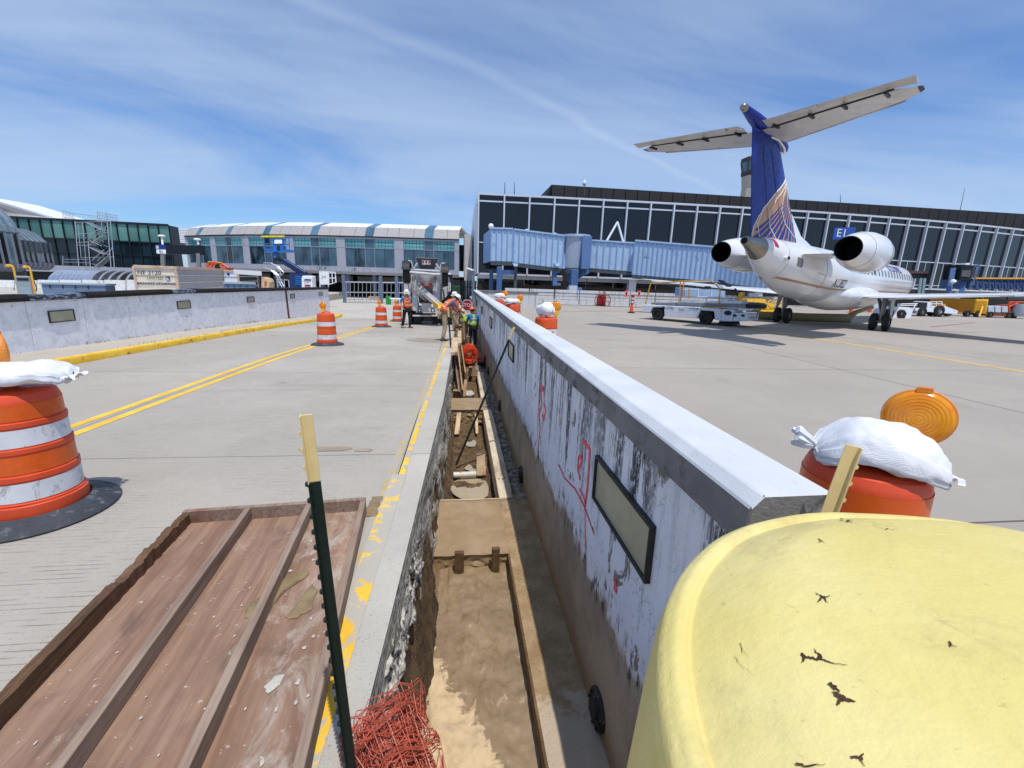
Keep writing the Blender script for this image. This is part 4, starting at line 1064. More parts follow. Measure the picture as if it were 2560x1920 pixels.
def person(label, loc, rz, J, hat, vest, shirt, trousers, skin='skin', gaze=(0, 1, 0), longsleeve=False, hat_back=False):
    """J: joints in local metres, person faces +Y"""
    p = thing('person', label, 'person', loc, rz)
    N = ['pelvis', 'waist', 'chest', 'neck', 'head', 'shL', 'elL', 'wrL', 'haL', 'shR', 'elR', 'wrR', 'haR', 'hiL', 'knL', 'anL', 'toL', 'hiR', 'knR', 'anR', 'toR']
    V = [Vector(J[k]) for k in N]; ix = {k: i for i, k in enumerate(N)}
    R_ = dict(pelvis=.135, waist=.125, chest=.145, neck=.058, head=.088, shL=.062, elL=.044, wrL=.032, haL=.036, hiL=.088, knL=.060, anL=.044, toL=.036)
    R_.update({k[:-1]+'R': v for k, v in list(R_.items()) if k.endswith('L')})
    E_ = [('pelvis', 'waist'), ('waist', 'chest'), ('chest', 'neck'), ('neck', 'head')]
    for s_ in 'LR': E_ += [('chest', 'sh'+s_), ('sh'+s_, 'el'+s_), ('el'+s_, 'wr'+s_), ('wr'+s_, 'ha'+s_), ('pelvis', 'hi'+s_), ('hi'+s_, 'kn'+s_), ('kn'+s_, 'an'+s_), ('an'+s_, 'to'+s_)]
    body = skin_mesh(V, [(ix[a], ix[c]) for a, c in E_], [R_[k] for k in N], 0)
    # fingers, ears, nose joined to the one body mesh
    b = B()
    for s_ in 'LR':
        w_, h_ = Vector(J['wr'+s_]), Vector(J['ha'+s_]); d = (h_-w_).normalized(); sd = d.orthogonal().normalized(); cu = d.cross(sd)
        for k in range(4):
            o_ = h_+sd*(.018*(k-1.5)); l_ = (.065, .075, .07, .055)[k]
            b.tube([o_-d*.02, o_+d*l_*.5, o_+d*l_*.85+cu*.02, o_+d*l_*.8+cu*.045], [.010, .009, .008, .006], 6)
        o_ = h_-d*.03+sd*.035; b.tube([o_, o_+sd*.02+d*.025, o_+sd*.024+d*.055], [.011, .010, .007], 6)
    hd = Vector(J['head']); gz = Vector(gaze).normalized(); rt = gz.cross(Vector((0, 0, 1))).normalized(); up = rt.cross(gz)
    b.cyl(hd+gz*.08, hd+gz*.115-up*.012, .018, .010, 6)
    for s_ in (-1, 1): b.cyl(hd+rt*s_*.078, hd+rt*s_*.10, .03, .022, 8)
    b.cyl(hd+gz*.082-up*.05, hd+gz*.09-up*.052, .022, .018, 6)
    for s_ in (-1, 1): b.cyl(hd+gz*.074+rt*s_*.032+up*.015, hd+gz*.088+rt*s_*.032+up*.015, .012, .008, 6)
    bm = bmesh.new(); bm.from_mesh(body)
    tmp = b.mesh('tmp', skin); bm.from_mesh(tmp); bm.to_mesh(body); bm.free()
    body.materials.clear(); body.materials.append(MATS[skin]); body.name = 'body'
    child('body', body, p)
    def cloth(name, keys, edges, k, m_, extra=None, root=0, jit=.0):
        i2 = {q: i for i, q in enumerate(keys)}; vs = [Vector(J[q]) if q in J else extra[q] for q in keys]
        rr = [R_.get(q, .06)*k.get(q, 1.25) for q in keys]
        me = skin_mesh(vs, [(i2[a], i2[c]) for a, c in edges], rr, root); me.materials.clear(); me.materials.append(MATS[m_]); me.name = name
        return child(name, me, p)
    # trousers
    cloth('trousers', ['pelvis', 'hiL', 'knL', 'anL', 'hiR', 'knR', 'anR'], [('pelvis', 'hiL'), ('hiL', 'knL'), ('knL', 'anL'), ('pelvis', 'hiR'), ('hiR', 'knR'), ('knR', 'anR')],
          dict(pelvis=1.16, hiL=1.22, hiR=1.22, knL=1.32, knR=1.32, anL=1.65, anR=1.65), trousers)
    ex = {'sl'+s_: Vector(J['sh'+s_]).lerp(Vector(J['el'+s_]), .95 if not longsleeve else 1.) for s_ in 'LR'}
    keys = ['waist', 'pelvis', 'chest', 'shL', 'slL', 'shR', 'slR']; ed = [('waist', 'pelvis'), ('waist', 'chest'), ('chest', 'shL'), ('shL', 'slL'), ('chest', 'shR'), ('shR', 'slR')]
    kk = dict(waist=1.12, pelvis=1.10, chest=1.10, shL=1.22, shR=1.22, slL=1.0, slR=1.0)
    cloth('shirt', keys, ed, kk, shirt, ex)
    if longsleeve:
        for s_ in 'LR': cloth('sleeve', ['el'+s_, 'wr'+s_], [('el'+s_, 'wr'+s_)], {'el'+s_: 1.35, 'wr'+s_: 1.4}, shirt)
    hem = Vector(J['pelvis']).lerp(Vector(J['waist']), .45)
    sh2 = {'hem': hem, 'aL': Vector(J['chest']).lerp(Vector(J['shL']), .72)+Vector((0, 0, .02)), 'aR': Vector(J['chest']).lerp(Vector(J['shR']), .72)+Vector((0, 0, .02))}
    R_['hem'] = .14; R_['aL'] = R_['aR'] = .088
    v = cloth('vest', ['waist', 'hem', 'chest', 'aL', 'aR'], [('waist', 'hem'), ('waist', 'chest'), ('chest', 'aL'), ('chest', 'aR')], dict(waist=1.27, hem=1.18, chest=1.30, aL=1.25, aR=1.25), vest, sh2)
    # reflective tape hoops
    w_, c_ = Vector(J['waist']), Vector(J['chest']); ax = (c_-w_).normalized()
    for f_ in (-.15, .55):
        c0 = w_.lerp(c_, f_); bb = B(); u_ = ax.orthogonal().normalized(); q_ = ax.cross(u_); n_ = 20; vs = []
        for dz in (-.022, .022):
            for k in range(n_): 
                a = 2*math.pi*k/n_; vs.append(c0+ax*dz+(u_*math.cos(a)+q_*math.sin(a))*(.158 if f_ < 0 else .168))
        bb.add(vs, [(k, (k+1) % n_, n_+(k+1) % n_, n_+k) for k in range(n_)]); bb.build('reflective_tape', 'tape_silver', v, smooth=True)
    for s_ in 'LR':
        a_, t_ = Vector(J['an'+s_]), Vector(J['to'+s_]); d = (t_-a_); d.z = 0; d.normalize()
        bb = B(); bb.loft([[(a_+d*o_+Vector((-d.y, d.x, 0))*w*math.cos(q)+Vector((0, 0, zz_+h*math.sin(q)))) for q in np.linspace(0, 2*math.pi, 10, endpoint=False)] for o_, w, zz_, h in ((-.09, .03, -.05, .03), (-.06, .048, -.025, .06), (.02, .05, -.02, .066), (.10, .052, -.05, .04), (.18, .045, -.062, .028), (.21, .02, -.066, .02))])
        bb.build('boot', 'boot', p, smooth=True)
    # hair and helmet
    hb = B().lathe([(.094, -.02), (.10, .02), (.09, .06), (.0, .10)], 16); M_ = Matrix((( rt.x, gz.x, up.x), (rt.y, gz.y, up.y), (rt.z, gz.z, up.z)))
    for q in hb.v: q.y -= .012
    hb.v = [hd+M_ @ q for q in hb.v]; hb.build('hair', 'hair', p, smooth=True)
    hh = B().lathe([(.112, .03), (.116, .055), (.110, .10), (.085, .145), (.045, .165), (.0, .17)], 20)
    br = B().lathe([(.112, .034), (.14, .030), (.14, .024), (.112, .024)], 20, caps=False)
    for q in br.v: q.y = q.y*1.05+(.035 if q.y > 0 else 0)
    hh.v = [hd+M_ @ q for q in hh.v]; h_ = hh.build('hard_hat', hat, p, smooth=True)
    br.v = [hd+M_ @ q for q in br.v]; br.build('brim', hat, h_, smooth=True)
    return p
def pose(**k):
    J = dict(pelvis=(0, 0, .95), waist=(0, .0, 1.12), chest=(0, .0, 1.36), neck=(0, .01, 1.53), head=(0, .03, 1.66),
             shL=(-.19, 0, 1.44), elL=(-.27, -.02, 1.16), wrL=(-.27, .08, .93), haL=(-.26, .11, .85), shR=(.19, 0, 1.44), elR=(.27, -.02, 1.16), wrR=(.27, .08, .93), haR=(.26, .11, .85),
             hiL=(-.10, 0, .90), knL=(-.12, .03, .50), anL=(-.12, 0, .09), toL=(-.14, .16, .04), hiR=(.10, 0, .90), knR=(.12, .03, .50), anR=(.12, 0, .09), toR=(.14, .16, .04))
    J.update(k); return J
mp_ = atR(1018, 820)
person('man in orange vest, white hard hat and black trousers standing beside the concrete truck', (mp_.x, mp_.y, zr(mp_.y)), rad(180+28),
       pose(head=(.02, .06, 1.64), knL=(-.12, .06, .5), anL=(-.14, .02, .09), toL=(-.18, .17, .04), elR=(.28, -.05, 1.18), wrR=(.24, .10, .97), haR=(.21, .15, .90), elL=(-.27, -.06, 1.17), wrL=(-.25, .06, .95), haL=(-.22, .12, .88), knR=(.17, .05, .50), anR=(.22, -.05, .09), toR=(.25, .12, .04)),
       'hat_white', 'vest_orange', 'shirt_blue', 'trousers_black', gaze=(.2, 1, -.35))
mb = atR(1104, 852)
person('worker in orange vest and khaki trousers bending forward with one boot up on the timbers', (mb.x+.05, mb.y, zr(mb.y)), rad(-62),
       pose(pelvis=(0, 0, .98), waist=(0, .10, 1.13), chest=(0, .28, 1.30), neck=(0, .42, 1.40), head=(0, .53, 1.46), shL=(-.19, .32, 1.36), elL=(-.22, .50, 1.12), wrL=(-.10, .62, .95), haL=(-.07, .68, .90),
            shR=(.19, .32, 1.36), elR=(.24, .45, 1.12), wrR=(.14, .66, 1.02), haR=(.10, .73, .98), hiL=(-.10, 0, .92), knL=(-.13, .44, .86), anL=(-.12, .62, .50), toL=(-.12, .80, .46), hiR=(.10, 0, .92), knR=(.11, .02, .50), anR=(.11, -.06, .09), toR=(.12, .10, .04)),
       'hat_white', 'vest_orange', 'shirt_plaid', 'trousers_khaki', gaze=(0, .8, -.6))
mc_ = atR(1146, 832)
person('worker in orange vest mostly hidden behind the bending worker', (mc_.x-.10, mc_.y+.9, zr(mc_.y)-.05), rad(150), pose(chest=(0, .08, 1.34), head=(0, .14, 1.60), neck=(0, .1, 1.5)), 'hat_white', 'vest_orange', 'shirt_plaid', 'trousers_khaki', 'skin', gaze=(0, 1, -.3))
mo = atZ(1187, 868, -1.25)
person('worker in orange hard hat and lime vest standing in the trench against the wall', (.62, mo.y, -1.25), rad(20),
       pose(head=(-.02, .06, 1.63), chest=(0, .05, 1.36), elL=(-.26, .10, 1.15), wrL=(-.18, .28, 1.02), haL=(-.15, .35, .98), elR=(.25, .0, 1.14), wrR=(.2, .12, .93)), 'hat_orange', 'vest_lime', 'shirt_blue', 'trousers_navy', 'skin_dark', gaze=(-.2, 1, -.4))
person('worker in white hard hat and lime vest leaning in the trench behind the orange-hatted worker', (.30, mo.y+1.0, -1.2), rad(60),
       pose(waist=(0, .06, 1.12), chest=(0, .18, 1.32), neck=(0, .27, 1.45), head=(0, .34, 1.53), shL=(-.19, .2, 1.38), shR=(.19, .2, 1.38), elL=(-.25, .36, 1.15), wrL=(-.12, .55, 1.05), haL=(-.08, .62, 1.03), elR=(.25, .34, 1.14), wrR=(.14, .54, 1.05), haR=(.10, .61, 1.03)), 'hat_white', 'vest_lime', 'shirt_grey', 'trousers_khaki', 'skin', gaze=(0, .9, -.5))
# stop paddle leaning at the far end of the trench
mat('stop_red', S(150, 26, 34), .5, var=.08); mat('sign_white', S(236, 236, 236), .5, var=.03); mat('steel_grey', S(150, 152, 156), .4, metal=.6, var=.1)
sp = atY(1168, 763, 23.0)
stp = thing('stop_paddle', 'red octagonal stop paddle standing behind the trench workers', 'sign', (sp.x, sp.y, -1.1))
oc = [(.30*math.cos(rad(22.5+45*k)), .30*math.sin(rad(22.5+45*k))) for k in range(8)]
B().prism([(x, z+sp.z+1.1) for x, z in oc], 'y', -.008, .008).build('blade', 'sign_white', stp)
B().prism([(x*.92, z*.92+sp.z+1.1) for x, z in oc], 'y', -.012, -.0085).build('red_face', 'stop_red', stp)
text('lettering', 'STOP', .24, 'sign_white', stp, (0, -.014, sp.z+1.1), (rad(90), 0, 0))
B().cyl((0, 0, 0), (0, 0, sp.z+.85), .016, n=8).build('handle', 'steel_grey', stp)
# ================================================================== CONCRETE TRUCK
mat('truck_grey', S(196, 196, 196), .4, var=.1, scale=3, dirt=S(120, 116, 110), dthr=(.55, .75), dscale=5)
mat('truck_dark', S(78, 78, 80), .5, var=.15, scale=4, dirt=S(130, 126, 120)); mat('truck_black', S(20, 20, 22), .6, var=.2)
mat('drum_shell', S(120, 122, 126), .4, var=.08, scale=2, dirt=S(140, 136, 130), dscale=3)
mat('tyre', S(30, 30, 31), .8, var=.2, scale=9, dirt=S(70, 68, 66), dthr=(.6, .8)); mat('rim_grey', S(120, 120, 120), .5, metal=.4)
mat('flap_orange', S(216, 72, 36), .6); mat('chute_yellow', S(232, 184, 40), .5, var=.1); mat('lamp_red', S(150, 20, 24), .25); mat('plate_white', S(220, 222, 226), .4)
TY = 23.9
trk = thing('concrete_truck', 'grey concrete mixer truck seen from behind with raised booster wheels and chute', 'truck', (-1.55, TY, zr(TY)))
def tz(x, y, dy=0.): return atY(980+x/6.38, 620+y/6.38, TY+dy)
def wheel(parent, c, r, w, axis='x', tyre='tyre', rim='rim_grey', world=True, name='wheel'):
    c = Vector(c); pr = [(r*.52, -w/2), (r*.9, -w/2), (r*.985, -w*.42), (r, -w*.25), (r, w*.25), (r*.985, w*.42), (r*.9, w/2), (r*.52, w/2)]
    def mp(b):
        b.v = [c+(Vector((p.z, p.x, p.y)) if axis == 'x' else Vector((p.x, p.z, p.y))) for p in b.v] if axis in 'xy' else b.v
        return b
    o = mp(B().lathe(pr+[pr[0]], 28, caps=False)).build(name, tyre, parent, smooth=True, world=world)
    rb_ = B().lathe([(0, -w*.34), (r*.25, -w*.36), (r*.30, -w*.2), (r*.50, -w*.25), (r*.54, -w*.45)], 20, caps=False).lathe([(0, w*.34), (r*.25, w*.36), (r*.30, w*.2), (r*.50, w*.25), (r*.54, w*.45)], 20, caps=False)
    mp(rb_).build('rim', rim, o, smooth=True, world=world)
    return o
# drum: axis rising to the rear
b = B(); ax0, ax1 = Vector((-1.55, TY+.55, 1.55)), Vector((-1.55, TY+5.4, 1.15)); d = (ax1-ax0).normalized(); u = Vector((1, 0, 0)); w = u.cross(d)
b.loft([[ax0+d*s_+(u*math.cos(a)+w*math.sin(a))*r for a in np.linspace(0, 2*math.pi, 32, endpoint=False)] for s_, r in ((0, .5), (.25, .6), (1.5, .98), (2.6, 1.05), (3.6, 1.0), (4.7, .7), (4.9, .3))])
b.build('mixer_drum', 'drum_shell', trk, smooth=True, world=True)
b = B(); b.bx(-2.0, -1.85, TY+.3, TY+8, zr(TY)+.75, zr(TY)+1.0); b.bx(-1.25, -1.1, TY+.3, TY+8, zr(TY)+.75, zr(TY)+1.0)
b.bx(-2.65, -.45, TY+5.6, TY+7.6, zr(TY)+.9, 2.0); b.build('chassis', 'truck_black', trk, world=True)
B().bx(-2.65, -.5, TY+5.9, TY+7.6, zr(TY)+.8, 2.1).build('cab', 'truck_grey', trk, world=True, bevel=.1)
for X in (-2.62, -2.28, -.84, -.5):
    for dy in (1.2, 2.5): wheel(trk, (X, TY+dy, zr(TY+dy)+.5), .5, .28)
b = B()
for sx in (-1, 1):
    lo, hi = tz(545+sx*165, 1000, .1), tz(545+sx*205, 430, .1)
    b.bar(lo, hi, .26, .22, (0, 1, 0)); b.bar(tz(545+sx*140, 1010, .3), tz(545+sx*120, 500, .4), .14, .14, (0, 1, 0))
b.build('rear_frame', 'truck_grey', trk, world=True, bevel=.015)
B().extr([tz(385, 1030, .0), tz(715, 1030, .0), tz(715, 955, .0), tz(640, 945, .0), tz(600, 880, .0), tz(490, 880, .0), tz(450, 945, .0), tz(385, 955, .0)], (0, .12, 0)).build('tail_panel', 'truck_grey', trk, world=True, bevel=.012)
for x in (440, 650):
    o = B().extr([tz(x-30, 1025, -.03), tz(x+30, 1025, -.03), tz(x+30, 965, -.03), tz(x-30, 965, -.03)], (0, .05, 0)).build('tail_light_box', 'truck_black', trk, world=True)
    B().cyl(tz(x, 995, -.05), tz(x, 995, -.02), .06, n=12).build('lamp', 'plate_white', o, world=True)
B().bar(tz(330, 1080, -.05), tz(905, 1080, -.05), .12, .08).build('bumper', 'truck_grey', trk, world=True, bevel=.01)
b = B()
for x0, x1 in ((350, 470), (640, 800)): b.extr([tz(x0, 1205, .4), tz(x1, 1205, .4), tz(x1, 1085, .4), tz(x0, 1085, .4)], (0, .02, 0))
b.build('mud_flap', 'truck_black', trk, world=True)
B().extr([tz(430, 1170, .6), tz(690, 1170, .6), tz(690, 1050, .6), tz(430, 1050, .6)], (0, .6, 0)).build('axle_housing', 'truck_black', trk, world=True)
# booster axle carried high
for x, y in ((236, 408), (848, 452)): wheel(trk, tz(x, y, -.55), .5, .30)
for x, y, nm in ((236, 230, 'fender'), (848, 275, 'fender')):
    c = tz(x, y+180, -.55); b = B()
    b.grid(lambda u, v: (c.x-.19+.38*u, c.y-.58*math.cos(v*math.pi*.75+.3), c.z+.60*math.sin(v*math.pi*.75+.3)), 2, 12)
    b.grid(lambda u, v: (c.x-.19+.38*u, c.y-.61*math.cos(v*math.pi*.75+.3), c.z+.63*math.sin(v*math.pi*.75+.3)), 2, 12); b.build('fender', 'truck_black', trk, world=True, smooth=True)
B().cyl(tz(285, 392, -.5), tz(800, 430, -.5), .075, n=12).build('booster_axle', 'truck_grey', trk, world=True, smooth=True)
B().cyl(tz(325, 345, -.4), tz(775, 375, -.4), .045, n=10).build('upper_tube', 'truck_grey', trk, world=True, smooth=True)
b = B()
for pts in ([(330, 340), (320, 260), (300, 215), (262, 205)], [(775, 370), (775, 290), (795, 250), (840, 245)]): b.tube([tz(x, y, -.45) for x, y in pts], .045, 8)
for pts in ([(355, 320), (410, 240)], [(700, 250), (760, 340)], [(345, 430), (330, 700)], [(745, 450), (740, 700)]): b.tube([tz(x, y, -.2) for x, y in pts], .05, 8)
b.build('booster_arm', 'truck_grey', trk, world=True, smooth=True)
# charge hopper
b = B(); top = [(378, 150), (735, 165)]; bot = [(445, 335), (680, 340)]
T4 = [tz(*top[0], -.1), tz(*top[1], -.1), tz(*top[1], .8), tz(*top[0], .8)]; B4 = [tz(*bot[0], .1), tz(*bot[1], .1), tz(*bot[1], .6), tz(*bot[0], .6)]
b.hexa(B4, T4); b.build('hopper', 'truck_dark', trk, world=True, bevel=.02)
o = B().extr([tz(478, 265, -.14), tz(612, 265, -.14), tz(612, 200, -.14), tz(478, 200, -.14)], (0, .03, 0)).build('light_plate', 'plate_white', trk, world=True)
for x in (497, 545, 593): B().cyl(tz(x, 220, -.17), tz(x, 220, -.13), .055, n=12).build('marker_lamp', 'lamp_red', o, world=True)
# collector funnel, flaps, chute
b = B(); n = 16
b.loft([[tz(548+rx*math.cos(a), y, .25-.32*ry*math.sin(a)) for a in np.linspace(0, math.pi, n)] for y, rx, ry in ((432, 145, 1.), (470, 140, 1.), (560, 85, .7), (600, 60, .6))], closed=False, caps=False)
b.build('collector', 'truck_grey', trk, world=True, smooth=True)
for q in ([(460, 560), (495, 540), (530, 620), (515, 640)], [(580, 640), (590, 560), (630, 545), (635, 640)]):
    B().extr([tz(x, y, -.15) for x, y in q], (0, .03, 0)).build('rubber_flap', 'flap_orange', trk, world=True)
def chute(p, q, w, h, name, m_):
    p, q = Vector(p), Vector(q); d = (q-p).normalized(); x = d.cross(Vector((0, 0, 1))).normalized(); y = x.cross(d)
    rings = []
    for s_ in (0, 1):
        c = p.lerp(q, s_); out = [c+x*w*math.cos(a)-y*h*math.sin(a) for a in np.linspace(0, math.pi, 9)]; inn = [c+x*(w-.03)*math.cos(a)-y*(h-.03)*math.sin(a) for a in np.linspace(math.pi, 0, 9)]
        rings.append(out+inn)
    B().loft(rings).build(name, m_, trk, world=True, smooth=True)
chute(tz(425, 600, -.15), tz(735, 868, -.9), .22, .26, 'chute', 'truck_grey')
chute(tz(700, 838, -.82), tz(785, 910, -1.05), .235, .275, 'chute_end', 'chute_yellow')
for q, nm, m_ in (([(790, 850), (800, 640), (885, 600), (880, 760)], 'side_guard', 'truck_grey'), ([(192, 900), (192, 520), (300, 520), (300, 900)], 'ladder_panel', 'truck_grey')):
    B().extr([tz(x, y, .45) for x, y in q], (0, .05, 0)).build(nm, m_, trk, world=True)
b = B()
for k in range(7): b.extr([tz(800+k*4, 660+k*22, .44), tz(815+k*4, 650+k*22, .44), tz(835+k*2, 700+k*20, .44), tz(822+k*2, 708+k*20, .44)], (0, -.01, 0))
b.build('side_marking', 'truck_dark', trk, world=True)
b = B()
for pts in ([(250, 560), (275, 660), (240, 760), (270, 860)], [(300, 720), (360, 700), (420, 760), (450, 850), (510, 930)], [(310, 640), (320, 560), (300, 500)]): b.tube([tz(x, y, .05) for x, y in pts], .022, 6)
b.build('hose', 'truck_black', trk, world=True, smooth=True)
B().extr([tz(890, 690, .3), tz(940, 690, .3), tz(940, 560, .3), tz(890, 540, .3)], (0, .03, 0)).build('mirror_arm', 'truck_grey', trk, world=True)

# ================================================================== MIDDLE TERMINAL
def atC(px, py, zc): return CAMP+ray(px, py)*zc
concrete_mat('terminal_panel', S(176, 178, 190), S(140, 142, 150), var=.06, stain=S(150, 150, 156), stain_amt=.3, warm=S(168, 164, 160))
m, t = newmat('ribbed_concrete')
wv = t.noise(1, 7, .7, stretch=(14, 14, .5)); t.out(t.mix(t.rng(wv, .35, .7), S(150, 146, 144), S(192, 188, 186)), .9)
mat('roof_white', S(228, 230, 236), .5, var=.05, dirt=S(196, 200, 206))
def glass(name, c, c2=None, rough=.05, sc=.25, stretch=(1, 1, 1), grid=None):
    m, t = newmat(name)
    cc = t.mix(t.rng(t.noise(sc, 3, .5, stretch=stretch), .40, .62), c, c2 or mul(c, 1.6))
    oi = t.node('ShaderNodeObjectInfo'); cc = t.mix(t.rng(oi.outputs['Random'], .1, .95, 0, .65), cc, mul(c2 or mul(c, 1.6), 1.35))  # pane-to-pane tone painted in to stand for differing window reflections
    if grid:
        br = t.node('ShaderNodeTexBrick'); br.offset = 0; br.inputs['Scale'].default_value = 1.; br.inputs['Mortar Size'].default_value = .035
        br.inputs['Brick Width'].default_value = grid; br.inputs['Row Height'].default_value = grid
        br.inputs['Color1'].default_value = (0, 0, 0, 1); br.inputs['Color2'].default_value = (0, 0, 0, 1); br.inputs['Mortar'].default_value = (1, 1, 1, 1)
        t.l.new(t.mapped((1, 1, 1), rot=(rad(90), 0, 0)), br.inputs['Vector']); cc = t.mix(br.outputs['Color'], cc, mul(c, .45))
    t.out(cc, rough, None, 0, .5)
glass('glass_teal', S(70, 132, 140), S(108, 168, 172), .15, .4, grid=.42)
glass('glass_clear', S(24, 36, 48), S(70, 98, 116), .06, .9, (1, 1, .5))
glass('glass_roof', S(62, 96, 116), S(84, 118, 138), .08)
glass('glass_black', S(12, 14, 20), S(18, 20, 28), .04)
glass('glass_green', S(66, 112, 108), S(96, 138, 130), .08, .12, (1, 1, 1.5))
glass('glass_navy', S(12, 22, 30), S(30, 48, 58), .06, .22)
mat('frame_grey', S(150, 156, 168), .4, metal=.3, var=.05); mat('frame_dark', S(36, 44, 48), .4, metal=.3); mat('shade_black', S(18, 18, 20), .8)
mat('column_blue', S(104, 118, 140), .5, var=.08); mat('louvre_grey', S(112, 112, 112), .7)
tm = thing('concourse_building', 'grey concourse with ribbon windows and curved white roof at the end of the road', 'building', atC(998, 757, 54))
nodes = [(470, 62.5), (537, 59.5), (618, 57), (727, 55.2), (853.7, 54.3), (998, 54), (1147.8, 54)]
PN = [atC(x, 640, d_) for x, d_ in nodes]
zs, zh, ze, zb = atC(1148, 676, 54).z, atC(1148, 605, 54).z, atC(1148, 599.5, 54).z, atC(1148, 694, 54).z
zm = atC(1148, 628, 54).z
z1, z2 = atC(1148, 578, 55).z, atC(1148, 569, 57.5).z
NRM = []
for i in range(len(PN)):
    e = (PN[min(i+1, 6)]-PN[max(0, i-1)]); e.z = 0; e.normalize(); NRM.append(Vector((e.y, -e.x, 0)))
def fac(i, s_, z, off=0.):
    p = PN[i].lerp(PN[i+1], s_); n_ = NRM[i].lerp(NRM[i+1], s_).normalized(); q = p+n_*off; q.z = z; return q
def fpan(i, s0, s1, za, zb_, off, name, m_, parent=tm, th=.08, off2=None, bev=0.):
    o2 = off if off2 is None else off2
    q = [fac(i, s0, za, off), fac(i, s1, za, off), fac(i, s1, zb_, o2), fac(i, s0, zb_, o2)]
    return B().extr(q, -NRM[i]*th).build(name, m_, parent, world=True, bevel=bev)
for i in range(6):
    L = (PN[i+1]-PN[i]).length; pw = .55/L
    for (s0, s1) in ((0, pw), (1-pw, 1)): 
        fpan(i, s0, s1, zs-.05, zm-.03, .12, 'pilaster_panel', 'terminal_panel', th=.3); fpan(i, s0, s1, zm+.0, zh+.12, .12, 'pilaster_panel', 'terminal_panel', th=.3)
    for a, c in ((pw, .42), (.42, .58), (.58, 1-pw)):
        mid = a > .4 and c < .6
        fpan(i, a+.006, c-.006, zm+.06, zh-.05, .02, 'window_pane', 'glass_clear' if mid else 'glass_teal'); 
        if mid: fpan(i, a+.006, c-.006, zs+.05, zm-.06, .02, 'window_pane', 'glass_clear')
        else:
            h_ = (a+c)/2
            fpan(i, a+.006, h_-.004, zs+.05, zm-.06, .02, 'window_pane', 'glass_clear'); fpan(i, h_+.004, c-.006, zs+.05, zm-.06, .02, 'window_pane', 'glass_clear')
    for a in (pw, .42, .58, 1-pw): fpan(i, a-.005, a+.005, zs, zh, .07, 'mullion', 'frame_grey', th=.12)
    fpan(i, 0, 1, zm-.05, zm+.05, .065, 'transom', 'frame_grey', th=.1); fpan(i, 0, 1, zh-.04, zh+.12, .10, 'header', 'terminal_panel', th=.2); fpan(i, 0, 1, zs-.05, zs+.04, .10, 'sill', 'terminal_panel', th=.25)
    for k in range(8): fpan(i, k/8+.002, (k+1)/8-.002, zb+.35, zs-.06, .14, 'fascia_panel', 'terminal_panel')
    fpan(i, 0, 1, zb, zb+.34, -.3, 'soffit_curve', 'terminal_panel', off2=.13, th=.05)
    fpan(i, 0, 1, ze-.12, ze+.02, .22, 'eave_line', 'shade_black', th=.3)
    cuts = [0, .36, .46, .54, .64, 1.0]
    for k, (a, c) in enumerate(((0, .25), (.25, .43), (.43, .57), (.57, .80), (.80, 1))):
        g_ = k == 2
        fpan(i, a+.003, c-.003, ze+.02, z1, .18, 'roof_panel', 'glass_roof' if g_ else 'ribbed_concrete', off2=-.6)
        fpan(i, a+.003, c-.003, z1+.01, z2, -.62, 'roof_panel', 'glass_roof' if g_ else 'roof_white', off2=-3.2)
    q = [fac(i, 0, z2-.12, -3.2), fac(i, 1, z2-.12, -3.2), fac(i, 1, z2-.12, -16), fac(i, 0, z2-.12, -16)]; B().extr(q, (0, 0, -.2)).build('roof_deck', 'roof_white', tm, world=True)
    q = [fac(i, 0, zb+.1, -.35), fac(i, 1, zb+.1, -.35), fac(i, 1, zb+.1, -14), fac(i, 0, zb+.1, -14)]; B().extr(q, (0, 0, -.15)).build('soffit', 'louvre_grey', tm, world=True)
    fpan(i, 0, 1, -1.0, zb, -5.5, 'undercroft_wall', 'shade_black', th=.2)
    fpan(i, 0, 1, zs, zh, -5, 'inner_wall', 'glass_navy', th=.2)
    for s_ in (.02, .5): B().cyl(fac(i, s_, -1.0, -1.2), fac(i, s_, zb+.05, -1.2), .28, n=14).build('column', 'column_blue', tm, world=True, smooth=True)
    fpan(i, .05, .95, zb-1.1, zb-.25, -3.5, 'duct_screen', 'louvre_grey', th=.1)
# link block to the dark terminal
q = [atC(1161, 757, 53.5), atC(1180, 757, 53.5), atC(1180, 586, 53.5), atC(1161, 584, 53.5)]
lk = B().extr(q, (0, 8, 0)); lk.build('link_bay', 'ribbed_concrete', tm, world=True)
mat('ink', S(24, 26, 34), .6)
lf = atC(880, 679, 54).copy()
text('lettering', '13\u2019  4\u201d', .55, 'ink', tm, fac(4, .27, (zs+zb)/2+.12, .16), (rad(90), 0, 0), world=True)
text('lettering', '13\u2019  4\u201d', .55, 'ink', tm, fac(3, .62, (zs+zb)/2+.15, .16), (rad(90), 0, math.atan2(*(PN[4]-PN[3]).yx)), world=True)

